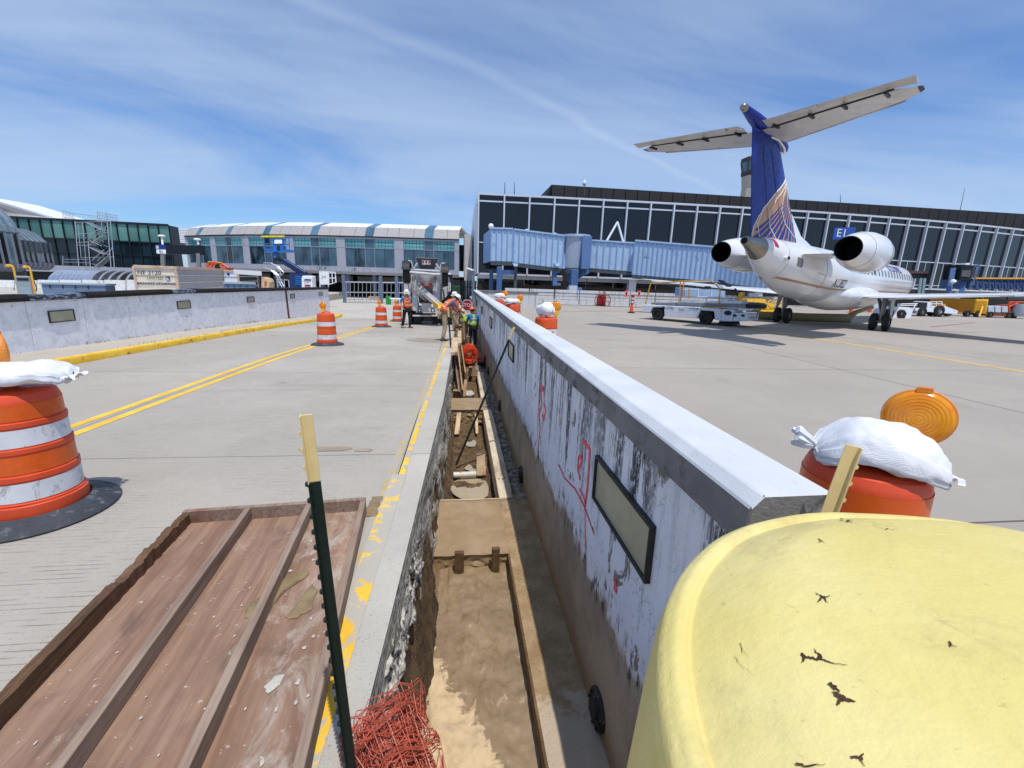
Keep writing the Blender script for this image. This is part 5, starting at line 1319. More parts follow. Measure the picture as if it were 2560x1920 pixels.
# ------------------------------------------------------------------ gate and fence at the end of the lot
mat('galvanised', S(186, 188, 190), .45, metal=.5, var=.1)
gy = atR(880, 757).y
gate = thing('yard_gate', 'grey tubular steel gate and fence across the end of the road', 'gate', (atY(860, 757, gy).x, gy, zr(gy)))
def gz(x, y, d=0.): return atY(760+x/4.608, 520+y/4.608, gy+d)
for x, yt in ((460, 770), (885, 785), (1068, 790)): B().bx(gz(x, 900).x-.16, gz(x, 900).x+.16, gy-.1, gy+.1, zr(gy), gz(x, yt).z).build('gate_post', 'column_blue', gate, world=True, bevel=.01)
for y, r_ in ((853, .06), (970, .045), (1050, .05), (1078, .05)):
    B().cyl(gz(455, y), gz(1140, y+8), r_, n=8).build('rail', 'galvanised', gate, world=True, smooth=True)
pk = None
for k, x in enumerate(range(485, 1130, 47)):
    if pk is None: pk = B().cyl(gz(x, 1075, -.04), gz(x, 853, -.04), .028, n=6).build('picket', 'galvanised', gate, world=True); px0 = gz(x, 960).x
    else: inst(pk, (gz(x, 960).x-px0, 0, 0), parent=gate)
b = B().bx(gz(745, 1000).x, gz(885, 1000).x, gy-.06, gy-.03, gz(745, 1045).z, gz(745, 1015).z); b.build('signboard', 'lumber_pale', gate, world=True)
mat('bin_green', S(20, 146, 60), .5, var=.06); mat('container_green', S(26, 66, 44), .6, var=.12, dirt=S(60, 90, 70))
gb_ = thing('green_cabinet', 'bright green gate cabinet with a white barrier arm beside the gate', 'cabinet', (gz(965, 1085, -1.5).x, gy-1.5, zr(gy)))
B().bx(gz(940, 1000, -1.5).x, gz(992, 1000, -1.5).x, gy-1.5, gy-1.0, zr(gy), gz(965, 1015, -1.5).z).build('cabinet', 'bin_green', gb_, world=True, bevel=.02)
B().cyl(gz(990, 1042, -1.5), gz(1135, 1048, -1.5), .07, n=8).build('barrier_arm', 'sign_white', gb_, world=True)
B().cyl(gz(1010, 1055, -1.5), gz(1135, 1060, -1.5), .05, n=8).build('lower_arm', 'sign_white', gb_, world=True)
gc = atC(1138, 752, 47); gcn = thing('green_container', 'dark green waste container behind the truck', 'container', (gc.x, gc.y, zr(50)))
B().bx(-.55, .55, 0, 2.2, 0, 2.0).build('body', 'container_green', gcn, bevel=.02)
for k in range(5): B().bx(-.5+k*.24, -.44+k*.24, -.04, 0, .1, 1.9).build('rib', 'container_green', gcn)
B().bx(-.35, .2, -.05, -.041, 1.0, 1.4).build('placard', 'sign_white', gcn)
fc = thing('slat_fence', 'dark slatted fence below the building on the right of the gate', 'fence', atC(1180, 755, 50))
fp0, fp1 = atC(1125, 755, 50), atC(1290, 757, 46); sl = None; n = 26
for k in range(n):
    p = fp0.lerp(fp1, k/(n-1))
    if sl is None: sl = B().bx(-.09, .09, -.02, .02, 0, 2.6).build('slat', 'frame_dark', fc)
    else: sl = inst(sl, parent=fc)
    sl.location = mw(fc).inverted() @ Vector((p.x, p.y, -1.0))
b = B(); b.bar((fp0.x, fp0.y+.05, .9), (fp1.x, fp1.y+.05, .9), .06, .08); b.bar((fp0.x, fp0.y+.05, -.3), (fp1.x, fp1.y+.05, -.3), .06, .08); b.build('rail', 'frame_dark', fc, world=True)
# lamp by the corner of the dark terminal
lp = atC(1183, 745, 36); lmp = thing('yard_lamp', 'grey lamp post with white floodlight head at the corner of the dark terminal', 'lamp', (lp.x, lp.y, -1))
B().cyl((lp.x, lp.y, -1), (lp.x, lp.y, atC(1183, 676, 36).z), .12, .10, n=12).build('pole', 'column_blue', lmp, world=True, smooth=True)
B().bar(atC(1184, 680, 36), atC(1184, 674, 36), .1, .1).build('arm', 'sign_white', lmp, world=True)
B().hexa([atC(1166, 670.5, 36), atC(1181, 677, 36), atC(1181, 677, 36.5), atC(1166, 670.5, 36.5)], [atC(1167.5, 668, 36), atC(1183, 673.5, 36), atC(1183, 673.5, 36.5), atC(1167.5, 668, 36.5)]).build('lamp_head', 'sign_white', lmp, world=True)
# ================================================================== LEFT YARD AND BUILDINGS
def r1(x, y, zc): return atC(x/3.95, 480+y/3.95, zc)
def r2(x, y, zc): return atC(320+x/6.9125, 600+y/6.9125, zc)
def r3(x, y, zc): return atC(560+x/6.506, 560+y/6.506, zc)
YG = -.3
def face(pts, back, name, m_, parent, bev=0.): return B().extr(pts, back).build(name, m_, parent, world=True, bevel=bev)
# glass hall with scaffolding in front
gh = thing('glass_hall', 'low green glass terminal hall behind the yard on the left', 'building', r1(900, 720, 60))
A_, E_ = r1(150, 700, 60), r1(1718, 735, 64); zt_ = r1(195, 262, 60.2).z; zm_ = r1(460, 457, 60.8).z; zb_ = r1(520, 722, 61).z
ed = (E_-A_); ed.z = 0; nr = Vector((ed.y, -ed.x, 0)).normalized()
NPN = 15
for k in range(NPN):
    a, c = A_+ed*(k/NPN), A_+ed*((k+1)/NPN); d_ = ed.normalized()*.07
    for z0, z1_, m_ in ((zm_+.08, zt_-.12, 'glass_green'), (zm_*.48+zb_*.52, zm_-.08, 'glass_navy'), (zb_, zm_*.48+zb_*.52-.06, 'glass_navy')):
        face([Vector((p.x, p.y, z)) for p, z in ((a+d_, z0), (c-d_, z0), (c-d_, z1_), (a+d_, z1_))], -nr*.1, 'glass_pane', m_, gh)
    p = a+nr*.08; B().bar((p.x, p.y, zb_), (p.x, p.y, zt_), .09, .22, nr).build('mullion', 'frame_dark', gh, world=True)
for z, w_ in ((zt_, .3), (zm_, .14), (zm_*.48+zb_*.52, .07)): B().bar((A_.x, A_.y, z), (E_.x, E_.y, z), .3, w_).build('transom', 'frame_dark', gh, world=True)
face([Vector((p.x, p.y, z)) for p, z in ((A_, zt_), (E_, zt_), (E_, -1), (A_, -1))], -nr*2.5, 'core', 'frame_dark', gh).location = -nr*.3
face([Vector((p.x, p.y, z)) for p, z in ((A_+nr*.6, zb_-.9), (E_+nr*.6, zb_-.9), (E_+nr*.6, zb_-.02), (A_+nr*.6, zb_-.02))], -nr*.8, 'plinth_band', 'terminal_panel', gh)
# white long-span hall seen past its end
wh = thing('white_hall', 'white ribbed vault hall visible between the glass hall and the concourse', 'building', r1(1800, 700, 78))
for k in range(8):
    face([r1(1722, 355+k*18, 78), r1(2080, 385+k*18, 82), r1(2080, 400+k*18, 82), r1(1722, 370+k*18, 78)], (0, 6, 0), 'roof_rib', 'roof_white', wh)
face([r1(1722, 520, 79), r1(2080, 530, 83), r1(2080, 388, 83), r1(1722, 358, 79)], (0, 8, 0), 'vault', 'terminal_panel', wh)
# pale sloping roof at the far left
sr = thing('sloping_roof_hall', 'pale sloping metal roof rising at the far left behind the glass hall', 'building', r1(-100, 700, 76))
face([r1(-260, 20, 76), r1(560, 258, 88), r1(200, 262, 80), r1(-260, 220, 76)], (0, 12, 0), 'roof_slope', 'roof_white', sr)
face([r1(-260, 45, 75.5), r1(480, 252, 86), r1(180, 215, 79), r1(-260, 150, 75.5)], (0, .3, 0), 'roof_grey_panel', 'louvre_grey', sr)  # plain grey panel set just before the white slope
face([r1(-260, 215, 77), r1(200, 262, 81), r1(200, 700, 81), r1(-260, 700, 77)], (0, 10, 0), 'wall', 'terminal_panel', sr)
# two rounded glass pods
m, t = newmat('pod_glass'); t.out(t.mix(t.rng(t.noise(.5, 3), .4, .6), S(92, 124, 134), S(130, 160, 170)), .08)
mat('pod_panel', S(122, 128, 146), .5, var=.08)
def pod(label, xa, xb, ca, cb, yt, yb, ydark0, ydark1, n, R_, frac):
    th_ = thing('glass_pod', label, 'building', r1(xa, yb, ca)); A, Bq = r1(xa, yb, ca), r1(xb, yb, cb)
    e = Bq-A; e.z = 0; L = e.length; e.normalize(); nn = Vector((e.y, -e.x, 0))
    zt, zb = r1(xb, yt, cb).z, A.z; zd0, zd1 = zb+(zt-zb)*ydark0, zb+(zt-zb)*ydark1
    prof = [(0.5, zb-.75), (0.1, zb-.45), (0, zb), (0, zd0), (0, zd1), (.0, zt-R_)]+[(R_*(1-math.cos(a)), zt-R_+R_*math.sin(a)) for a in np.linspace(.25, math.pi/2, 6)]+[(R_+9, zt+.1)]
    for k in range(n):
        a, c = A+e*(L*k/n), A+e*(L*(k+1)/n); d_ = e*.05
        for j in range(len(prof)-1):
            (o0, h0), (o1, h1) = prof[j], prof[j+1]
            m_ = 'pod_panel' if j < 3 else ('glass_black' if (j == 3 and k % 4 != 3) else 'pod_glass')
            q = [a+d_-nn*o0, c-d_-nn*o0, c-d_-nn*o1, a+d_-nn*o1]; hs = (h0, h0, h1, h1)
            for v, h in zip(q, hs): v.z = h
            B().extr(q, -nn*.06).build('cladding_panel', m_, th_, world=True)
    for k in range(n+1):
        a = A+e*(L*k/n); pts = [Vector(((a-nn*(o-.06)).x, (a-nn*(o-.06)).y, h+.04)) for o, h in prof]
        b = B()
        for p, q in zip(pts[:-1], pts[1:]): b.bar(p, q, .11, .16, nn)
        b.build('rib', 'frame_grey', th_, world=True)
    q = [A-nn*2.5, Bq-nn*2.5]; face([Vector((q[0].x, q[0].y, -1)), Vector((q[1].x, q[1].y, -1)), Vector((q[1].x, q[1].y, zb-.5)), Vector((q[0].x, q[0].y, zb-.5))], -nn*.3, 'under_wall', 'louvre_grey', th_)
    # rounded end wall
    ew = [Vector(((Bq-nn*o).x, (Bq-nn*o).y, h-.06)) for o, h in prof]; ew.append(Vector(((Bq-nn*(R_+9)).x, (Bq-nn*(R_+9)).y, zb-.7)))
    B().extr(ew, -e*.15).build('end_wall', 'pod_panel', th_, world=True)
pod('taller rounded glass pod at the far left edge of the yard', -420, 226, 39, 45, 130, 690, .0, .52, 9, 3.0, .6)
pod('lower rounded glass pod beside the taller one', 228, 520, 45.5, 50, 388, 690, .0, .62, 6, 2.6, .6)

# scaffold stair tower
mat('scaffold', S(186, 190, 196), .35, metal=.5, var=.05)
sc_t = thing('scaffold_tower', 'galvanised scaffold stair tower in front of the glass hall', 'scaffold', r1(900, 770, 50))
SD = 52.
def sc(x, y, d=0.): return r1(x, y, SD+d)
b = B()
for x, y0, y1_, d_ in ((740, 290, 770, 0), (815, 300, 770, 1.2), (1050, 200, 770, 0), (1090, 290, 770, 1.2), (870, 480, 770, -.2), (1000, 280, 500, .6), (960, 200, 290, 0)):
    b.tube([sc(x, y0, d_), sc(x+(y1_-y0)*.085, y1_, d_)], .045, 6)
b.build('standards', 'scaffold', sc_t, world=True)
b = B()
for x0, y0, x1_, y1_ in ((735, 300, 1085, 290), (750, 415, 1080, 400), (765, 500, 1010, 480), (770, 525, 880, 530), (790, 650, 1130, 640), (620, 630, 620, 720), (620, 665, 870, 668), (625, 690, 870, 700), (870, 700, 1130, 760), (610, 180, 720, 210), (620, 215, 720, 245), (630, 250, 740, 265), (720, 210, 960, 240), (960, 195, 1165, 235), (965, 225, 1165, 262), (970, 255, 1165, 285), (770, 320, 800, 640), (1050, 330, 1005, 440), (1110, 540, 1060, 640)):
    b.tube([sc(x0, y0, .1), sc(x1_, y1_, .1)], .032, 6)
for k in range(9): x = 612+k*14; b.tube([sc(x, 182+k*4, 0), sc(x+8, 262, 0)], .02, 4)
for k in range(13): x = 962+k*16; b.tube([sc(x, 192+k*3.4, 0), sc(x+6, 288, 0)], .02, 4)
b.build('guard_rails', 'scaffold', sc_t, world=True)
for fl, (x0, y0, x1_, y1_) in enumerate(((855, 300, 1000, 375), (1000, 435, 870, 530), (880, 545, 1020, 615), (1040, 650, 920, 755))):
    p, q = sc(x0, y0, -.2), sc(x1_, y1_, -.2); f_ = B()
    for off in (0, .8):
        for up_ in (0, .9): f_.tube([p+Vector((0, off, up_)), q+Vector((0, off, up_))], .035, 6)
    fl_ = f_.build('stair_flight', 'scaffold', sc_t, world=True); st = None
    for k in range(11):
        c = p.lerp(q, (k+.5)/11); B().bx(c.x-.16, c.x+.16, c.y, c.y+.8, c.z-.025, c.z+.025).build('step', 'scaffold', fl_, world=True)
# gate board B1
mat('sign_navy', S(26, 46, 128), .4); mat('sign_black', S(10, 10, 14), .35)
sg = thing('gate_sign', 'black gate display board on two posts reading B1', 'sign', r2(600, 470, 44))
def bq(x, y): return r2(x, y, 44)
face([bq(655, 240), bq(1305, 258), bq(1300, 96), bq(648, 84)], (0, .3, 0), 'display', 'sign_black', sg)
face([bq(490, 160), bq(652, 160), bq(645, 84), bq(480, 80)], (0, .3, 0), 'blue_panel', 'sign_navy', sg)
face([bq(496, 232), bq(656, 240), bq(652, 166), bq(490, 164)], (0, .3, 0), 'white_panel', 'sign_white', sg)
c_ = bq(492, 150); g_ = B()
for k in range(6): g_.extr([bq(486+k*9, 150), bq(490+k*9, 150), bq(487+k*7, 95), bq(484+k*7, 95)], (0, -.02, 0))
g_.build('globe_emblem', 'sign_white', sg, world=True)
yw = -math.atan2((bq(656, 240)-bq(496, 232)).y, (bq(656, 240)-bq(496, 232)).x)
text('lettering', 'B1', .42, 'ink', sg, bq(577, 202)+Vector((0, -.03, 0)), (rad(90), 0, -yw), world=True)
for x0, x1_, yt in ((600, 632, -80), (1215, 1285, 80)):
    B().bar(bq(x0+10, 480), bq(x0+2, 236), .32, .3).build('post', 'louvre_grey', sg, world=True); B().bar(bq(x0+0, 80), bq(x0-14, -60 if x0 < 900 else 0), .16, .16).build('lamp_pole', 'sign_white', sg, world=True)
    p = bq(x0-20, -70 if x0 < 900 else -10); B().lathe([(.0, .12), (.2, .1), (.34, .0), (.3, -.08), (0, -.1)], 14, p).build('lamp_head', 'sign_white', sg, smooth=True, world=True)
# containers
m, t = newmat('container_cream')
cc = t.mix(t.rng(t.noise(.9, 7, .7, .4, stretch=(1, 1, .7)), .52, .76, 0, .75), S(222, 212, 192), S(196, 146, 96)); t.out(cc, .6)
m, t = newmat('container_grey')
cc = t.mix(t.rng(t.noise(1.2, 7, .7, .4, stretch=(1, 1, 1.5)), .54, .74, 0, .8), S(172, 172, 176), S(170, 134, 96)); t.out(cc, .5)
mat('cream_rim', S(206, 178, 154), .7, var=.15, dirt=S(120, 104, 92)); mat('ink_blue', S(30, 44, 120), .6); mat('container_white', S(226, 230, 234), .5, var=.05)
def container(label, fl, frr, far, zlo, name, fm, sm, texts):
    """fl, frr: top front corners; far: far top corner of the long side"""
    th_ = thing(name, label, 'container', (fl.x, fl.y, zlo))
    for p in (fl, frr, far): pass
    zt = (fl.z+frr.z)/2; e1 = frr-fl; e1.z = 0; e2 = far-frr; e2.z = 0; o = Vector((fl.x, fl.y, 0))
    def P_(u, v, z): q = o+e1*u+e2*v; return Vector((q.x, q.y, z))
    face([P_(0, 0, zlo), P_(1, 0, zlo), P_(1, 1, zlo), P_(0, 1, zlo)], (0, 0, zt-zlo-.02), 'shell', 'shade_black', th_)
    n1 = Vector((e1.y, -e1.x, 0)).normalized(); n2 = Vector((e2.y, -e2.x, 0)).normalized(); hh = zt-zlo; k = 5
    for j in range(k):
        z0, z1_ = zlo+hh*j/k+.015, zlo+hh*(j+1)/k-.015
        face([P_(.03, 0, z0), P_(.97, 0, z0), P_(.97, 0, z1_), P_(.03, 0, z1_)], n1*.03, 'end_panel', fm, th_)
        face([P_(1, .02, z0), P_(1, .98, z0), P_(1, .98, z1_), P_(1, .02, z1_)], n2*.03, 'side_panel', sm, th_)
        if j:
            B().bar(P_(.02, 0, zlo+hh*j/k)+n1*.05, P_(.98, 0, zlo+hh*j/k)+n1*.05, .05, .05).build('rail', fm, th_, world=True); B().bar(P_(1, .02, zlo+hh*j/k)+n2*.05, P_(1, .98, zlo+hh*j/k)+n2*.05, .05, .05).build('rail', 'container_cream', th_, world=True)
    for p, q, ww in ((P_(0, 0, zt), P_(1, 0, zt), .16), (P_(1, 0, zt), P_(1, 1, zt), .16), (P_(0, 0, zlo), P_(0, 0, zt), .12), (P_(1, 0, zlo), P_(1, 0, zt), .14), (P_(1, 1, zlo), P_(1, 1, zt), .1)):
        B().bar(p+(n1+n2)*.02, q+(n1+n2)*.02, ww, ww).build('corner_rail', 'cream_rim', th_, world=True, bevel=.01)
    ang = math.atan2(e1.y, e1.x)
    for s_, u, zf_, sz, m_ in texts: text('lettering', s_, sz, m_, th_, P_(u, 0, zlo+hh*zf_)+n1*.085, (rad(90), 0, ang), world=True)
    return th_, P_, n1
c1, PC, n1 = container('rusty cream half-height container lettered BALLAST STORAGE behind the left wall', r2(88, 455, 25), r2(812, 480, 26), r2(1630, 520, 34), YG, 'ballast_container', 'container_cream', 'container_grey',
          [('NF 3120', .36, (r2(315, 565, 25.4).z-YG)/(r2(450, 468, 25.5).z-YG), .31, 'ink_blue'), ('UNITED', .48, (r2(460, 665, 25.4).z-YG)/(r2(450, 468, 25.5).z-YG), .21, 'ink'), ('BALLAST STORAGE', .50, (r2(490, 760, 25.4).z-YG)/(r2(450, 468, 25.5).z-YG), .205, 'ink_blue')])
b = B(); zc_ = r2(460, 665, 25.4).z
sq = [PC(.74, 0, zc_-.11)+n1*.085, PC(.84, 0, zc_-.11)+n1*.085, PC(.84, 0, zc_+.11)+n1*.085, PC(.74, 0, zc_+.11)+n1*.085]
b.extr(sq, n1*.004); b.build('emblem', 'ink_blue', c1, world=True)
b = B().extr([PC(.745, 0, zc_-.10)+n1*.095, PC(.83, 0, zc_-.10)+n1*.095, PC(.80, 0, zc_+.02)+n1*.095, PC(.76, 0, zc_+.09)+n1*.095], n1*.003); b.build('emblem_globe', 'truck_grey', c1, world=True)
c2, PC2, n2_ = container('white equipment container with blue emblem beyond the ballast container', r2(1618, 530, 36), r2(1890, 540, 36), r2(2220, 580, 42), YG, 'equipment_container', 'container_white', 'frame_dark', [('D', .2, .80, .3, 'ink_blue')])
B().extr([PC2(.35, 0, 1.35)+n2_*.065, PC2(.5, 0, 1.35)+n2_*.065, PC2(.5, 0, 1.62)+n2_*.065, PC2(.35, 0, 1.62)+n2_*.065], n2_*.004).build('emblem', 'ink_blue', c2, world=True)
B().bar(r3(160, 775, 35), r3(610, 805, 35), .1, .35).build('awning_bar', 'sign_white', c2, world=True)
# blue-grey utility cabinets
mat('cabinet_blue', S(104, 124, 152), .5, var=.1); mat('cabinet_lid', S(150, 168, 178), .5, var=.08); mat('yellow_pipe', S(234, 172, 34), .45, var=.08)
def cabinet(label, x0, y0, x1_, y1_, zc, f):
    p, q = f(x0, y1_, zc), f(x1_, y1_, zc+.8); top_ = f(x0, y0, zc).z; th_ = thing('utility_cabinet', label, 'cabinet', (p.x, p.y, YG)); e = q-p; e.z = 0
    n_ = Vector((e.y, -e.x, 0)).normalized(); P_ = lambda u, z: Vector((p.x+e.x*u, p.y+e.y*u, z))
    face([P_(0, YG), P_(1, YG), P_(1, top_-.1), P_(0, top_-.1)], -n_*1.0, 'body', 'cabinet_blue', th_, .01); face([P_(-.02, top_-.1), P_(1.02, top_-.1), P_(1.02, top_), P_(-.02, top_)], -n_*1.1, 'lid', 'cabinet_lid', th_, .01).location = n_*.06
    face([P_(.03, YG+.1), P_(.35, YG+.1), P_(.35, YG+.55), P_(.03, YG+.55)], n_*.02, 'door', 'cabinet_lid', th_)
    for k in range(4): face([P_(.12+.2*k, top_-.3), P_(.135+.2*k, top_-.3), P_(.135+.2*k, top_-.12), P_(.12+.2*k, top_-.12)], n_*.03, 'bracket', 'frame_dark', th_)
    return th_
cabinet('long blue-grey utility cabinet behind the left wall near the fuel pump', 425, 892, 1050, 1000, 24, r1)
cabinet('blue-grey utility cabinet between the white container and the wall', 635, 890, 945, 955, 26, lambda x, y, z: atC(400+x/3.95, 480+y/3.95, z))
# fuel pump and its two yellow guard posts
mat('pump_grey', S(150, 158, 160), .5, var=.06)
fpz = atC(66, 734, 30); fpu = thing('fuel_pump', 'grey fuel pump behind the left wall', 'fuel pump', (fpz.x, fpz.y, YG), rad(35))
B().bx(-.36, .36, -.25, .25, 0, 1.3).build('body', 'pump_grey', fpu, bevel=.03); B().bx(-.27, .27, -.275, -.25, 1.0, 1.18).build('display', 'frame_dark', fpu); B().bx(-.3, .3, -.27, -.25, .1, .62).build('door_panel', 'cabinet_lid', fpu)
B().tube([(.36, -.1, 1.1), (.5, -.15, 1.0), (.55, -.2, .5), (.45, -.2, .15), (.38, -.1, .6)], .03, 6).build('hose', 'truck_black', fpu, smooth=True); B().bx(.36, .44, -.15, -.03, .85, 1.15).build('nozzle', 'truck_black', fpu)
for lab, xb, yb, xt, yt in (('yellow goose-neck pipe left of the fuel pump', 47, 734, 32, 668), ('yellow goose-neck pipe right of the fuel pump', 88, 735, 71, 671)):
    p, q = atC(xb, yb, 30), atC(xt, yt, 30); th_ = thing('vent_pipe', lab, 'pipe', (p.x, p.y, YG)); q = Vector((p.x+.02, p.y, q.z))
    B().tube([Vector((p.x, p.y, YG)), q, q+Vector((-.06, 0, .10)), q+Vector((-.2, 0, .12))], .055, 8).build('pipe', 'yellow_pipe', th_, world=True, smooth=True); B().lathe([(0, .1), (.14, .06), (.15, -.06), (0, -.1)], 12, q+Vector((-.26, 0, .1))).build('cap', 'yellow_pipe', th_, world=True, smooth=True)
# long white barriers in the yard
mat('barrier_white', S(216, 216, 212), .8, var=.08, dirt=S(150, 146, 140), dthr=(.56, .7), dscale=2)
yb_ = thing('yard_barrier', 'long low white concrete barrier across the yard', 'barrier', atC(100, 735, 36))
for k in range(9):
    p, q = atC(-60+k*55, 735, 36), atC(-8+k*55, 735, 36); zt = atC(20+k*55, 701, 36).z-.03
    e = (q-p); e.z = 0; n_ = Vector((e.y, -e.x, 0)).normalized()
    B().extr([Vector((p.x, p.y, YG))+n_*.3, Vector((p.x, p.y, YG+.25))+n_*.28, Vector((p.x, p.y, zt))+n_*.1, Vector((p.x, p.y, zt))-n_*.1, Vector((p.x, p.y, YG))-n_*.3], Vector((e.x, e.y, 0))).build('barrier_block', 'barrier_white', yb_, world=True)
# half-round metal shelter
m, t = newmat('shelter_metal'); t.out(t.mix(t.rng(t.noise(2, 4), .3, .7), S(206, 210, 220), S(226, 228, 236)), .22, None, .85)
shp, shq = atC(170, 706, 40), atC(262, 707, 40); she = thing('half_round_shelter', 'shiny half-round sheet metal shelter open at its right end', 'shelter', (shp.x, shp.y, YG))
zr_ = atC(262, 677, 40).z; hgt = zr_-YG
def shell(x0, x1_, m_, nm, r_in=0., seam=9):
    for k in range(seam):
        a0, a1_ = x0+(x1_-x0)*k/seam, x0+(x1_-x0)*(k+1)/seam-.02
        b = B(); b.grid(lambda u, v: (a0+(a1_-a0)*u, shp.y+2.2*math.cos(v*math.pi)*-1, YG+(hgt-r_in)*math.sin(v*math.pi)**.8 if True else 0), 1, 16); b.build(nm, m_, she, world=True, smooth=True)
shell(shp.x, shq.x, 'shelter_metal', 'roof_sheet')
xe_ = atC(340, 706, 40).x
for k in range(5):
    x = shq.x+(xe_-shq.x)*k/4; B().tube([(x, shp.y-2.15*math.cos(v*math.pi), YG+hgt*math.sin(v*math.pi)**.8) for v in np.linspace(0, 1, 17)], .09, 6).build('hoop', 'frame_grey', she, world=True, smooth=True)
b = B(); b.grid(lambda u, v: (shq.x+(xe_-shq.x)*u, shp.y-2.1*math.cos((.5+v*.5)*math.pi), YG+(hgt-.1)*math.sin((.5+v*.5)*math.pi)**.8), 1, 12); b.build('back_sheet', 'louvre_grey', she, world=True, smooth=True)
# blue boom lift
mat('lift_blue', S(32, 100, 176), .4, var=.08); mat('lift_navy', S(24, 44, 92), .4, var=.1); mat('foam_yellow', S(226, 206, 60), .6); mat('lift_orange', S(206, 78, 34), .5, var=.15); mat('lift_white', S(226, 228, 230), .5, var=.05)
LD = 34.
bl = thing('boom_lift', 'blue boom lift with its work basket raised behind the left wall', 'boom lift', (r3(1200, 1010, LD).x, r3(1200, 1010, LD).y, YG))
def lb(x, y, d=0.): return r3(x, y, LD+d)
bk = face([lb(650, 455), lb(1085, 455), lb(1075, 415), lb(655, 405)], (0, .9, 0), 'basket', 'lift_blue', bl)
face([lb(790, 410), lb(960, 410), lb(975, 240), lb(800, 235)], (0, .12, 0), 'control_panel', 'lift_blue', bk); face([lb(815, 320, -.05), lb(945, 318, -.05), lb(940, 255, -.05), lb(825, 255, -.05)], (0, .03, 0), 'placard', 'sign_white', bk); face([lb(860, 425, -.05), lb(905, 425, -.05), lb(905, 350, -.05), lb(860, 350, -.05)], (0, .03, 0), 'control_box', 'truck_black', bk)
b = B()
for d_ in (0, .9):
    for y in (210, 325): b.tube([lb(650, y, d_), lb(1060, y+5, d_)], .035, 6)
    for x in (650, 760, 1000, 1055): b.tube([lb(x, 205, d_), lb(x+12, 430, d_)], .035, 6)
for x in (650, 1060):
    for y in (210, 325): b.tube([lb(x, y), lb(x, y, .9)], .035, 6)
b.build('basket_rail', 'lift_blue', bk, world=True)
b = B()
for x0, x1_, d_ in ((610, 985, 0), (640, 950, .9)): b.tube([lb(x0, 207, d_-.05), lb(x1_, 205, d_-.05)], .075, 8)
b.build('foam_padding', 'foam_yellow', bk, world=True, smooth=True)
B().bar(lb(1330, 825, .3), lb(960, 595, .3), .35, .42).build('boom', 'lift_navy', bl, world=True, bevel=.03); B().bar(lb(960, 600, .3), lb(840, 545, .3), .25, .3).build('jib', 'truck_black', bl, world=True, bevel=.02); B().bar(lb(850, 560, .3), lb(850, 465, .3), .3, .3).build('basket_mount', 'lift_blue', bl, world=True)
face([lb(1050, 1030), lb(1260, 1030), lb(1260, 860), lb(1350, 835), lb(1345, 805), lb(1060, 800)], (0, 1.2, 0), 'turntable', 'lift_navy', bl)
for k in range(5): face([lb(1160, 990-k*32, -.05), lb(1250, 990-k*32, -.05), lb(1250, 970-k*32, -.05), lb(1160, 970-k*32, -.05)], (0, .05, 0), 'vent_slat', 'lift_blue', bl)
ge = thing('lift_engine_cover', 'pale blue-white engine cover standing behind the left wall beside the boom lift', 'engine cover', (lb(1350, 1020, -1).x, lb(1350, 1020, -1).y, YG))
face([lb(1260, 1040, -1), lb(1440, 1040, -1), lb(1432, 850, -1), lb(1400, 842, -1), lb(1280, 840, -1), lb(1258, 860, -1)], (0, .9, 0), 'cover', 'lift_white', ge, .05); text('lettering', 'Genie', .26, 'ink_blue', ge, lb(1365, 935, -1.05), (rad(90), 0, rad(8)), shear=.2, world=True)
face([lb(1312, 1012, -1.05), lb(1405, 1012, -1.05), lb(1405, 988, -1.05), lb(1312, 988, -1.05)], (0, .03, 0), 'decal', 'lamp_red', ge)
face([lb(1295, 905, -1.05), lb(1415, 912, -1.05), lb(1415, 898, -1.05), lb(1320, 893, -1.05)], (0, .03, 0), 'stripe', 'lift_navy', ge)
# white basket lift
jl = thing('lift_basket', 'white personnel lift basket lettered JLG standing behind the wall end', 'lift basket', (lb(1640, 1010, 3).x, lb(1640, 1010, 3).y, YG))
face([lb(1555, 985, 3), lb(1695, 985, 3), lb(1690, 770, 3), lb(1545, 765, 3)], (0, .1, 0), 'back_panel', 'lift_white', jl); text('lettering', 'JLG', .24, 'ink', jl, lb(1622, 858, 2.95), (rad(90), 0, rad(8)), shear=.2, world=True)
b = B()
for pts in ([(1545, 770), (1810, 785), (1825, 950), (1700, 985)], [(1700, 880), (1825, 880)], [(1555, 880), (1700, 880)], [(1755, 785), (1765, 970)], [(1700, 775), (1708, 985)], [(1560, 985), (1565, 1040)], [(1695, 985), (1700, 1040)]): b.tube([lb(x, y, 3 if x < 1700 else 3.1) for x, y in pts], .04, 6)
for pts in ([(1600, 790), (1810, 800), (1815, 940)],): b.tube([lb(x, y, 4) for x, y in pts], .04, 6)
b.build('rail', 'lift_white', jl, world=True)
# orange lift folded behind the containers
ol = thing('folded_lift', 'folded orange access lift behind the ballast container', 'boom lift', (r2(1500, 520, 40).x, r2(1500, 520, 40).y, YG))
b = B()
for pts in ([(1360, 400), (1380, 480), (1640, 510)], [(1350, 440), (1500, 400), (1660, 440)], [(1390, 385), (1600, 395), (1660, 430), (1740, 490)], [(1500, 400), (1520, 500)], [(1600, 400), (1640, 500)], [(1365, 470), (1420, 380)], [(1420, 500), (1480, 410)]): b.tube([r2(x, y, 40) for x, y in pts], .09, 6)
b.build('arms', 'lift_orange', ol, world=True); face([r2(1380, 540, 40), r2(1740, 540, 40), r2(1735, 480, 40), r2(1640, 470, 40), r2(1380, 490, 40)], (0, 1., 0), 'deck', 'lift_orange', ol); B().cyl(r2(1545, 465, 39.8), r2(1545, 465, 40.2), .22, n=14).build('wheel', 'tyre', ol, world=True)
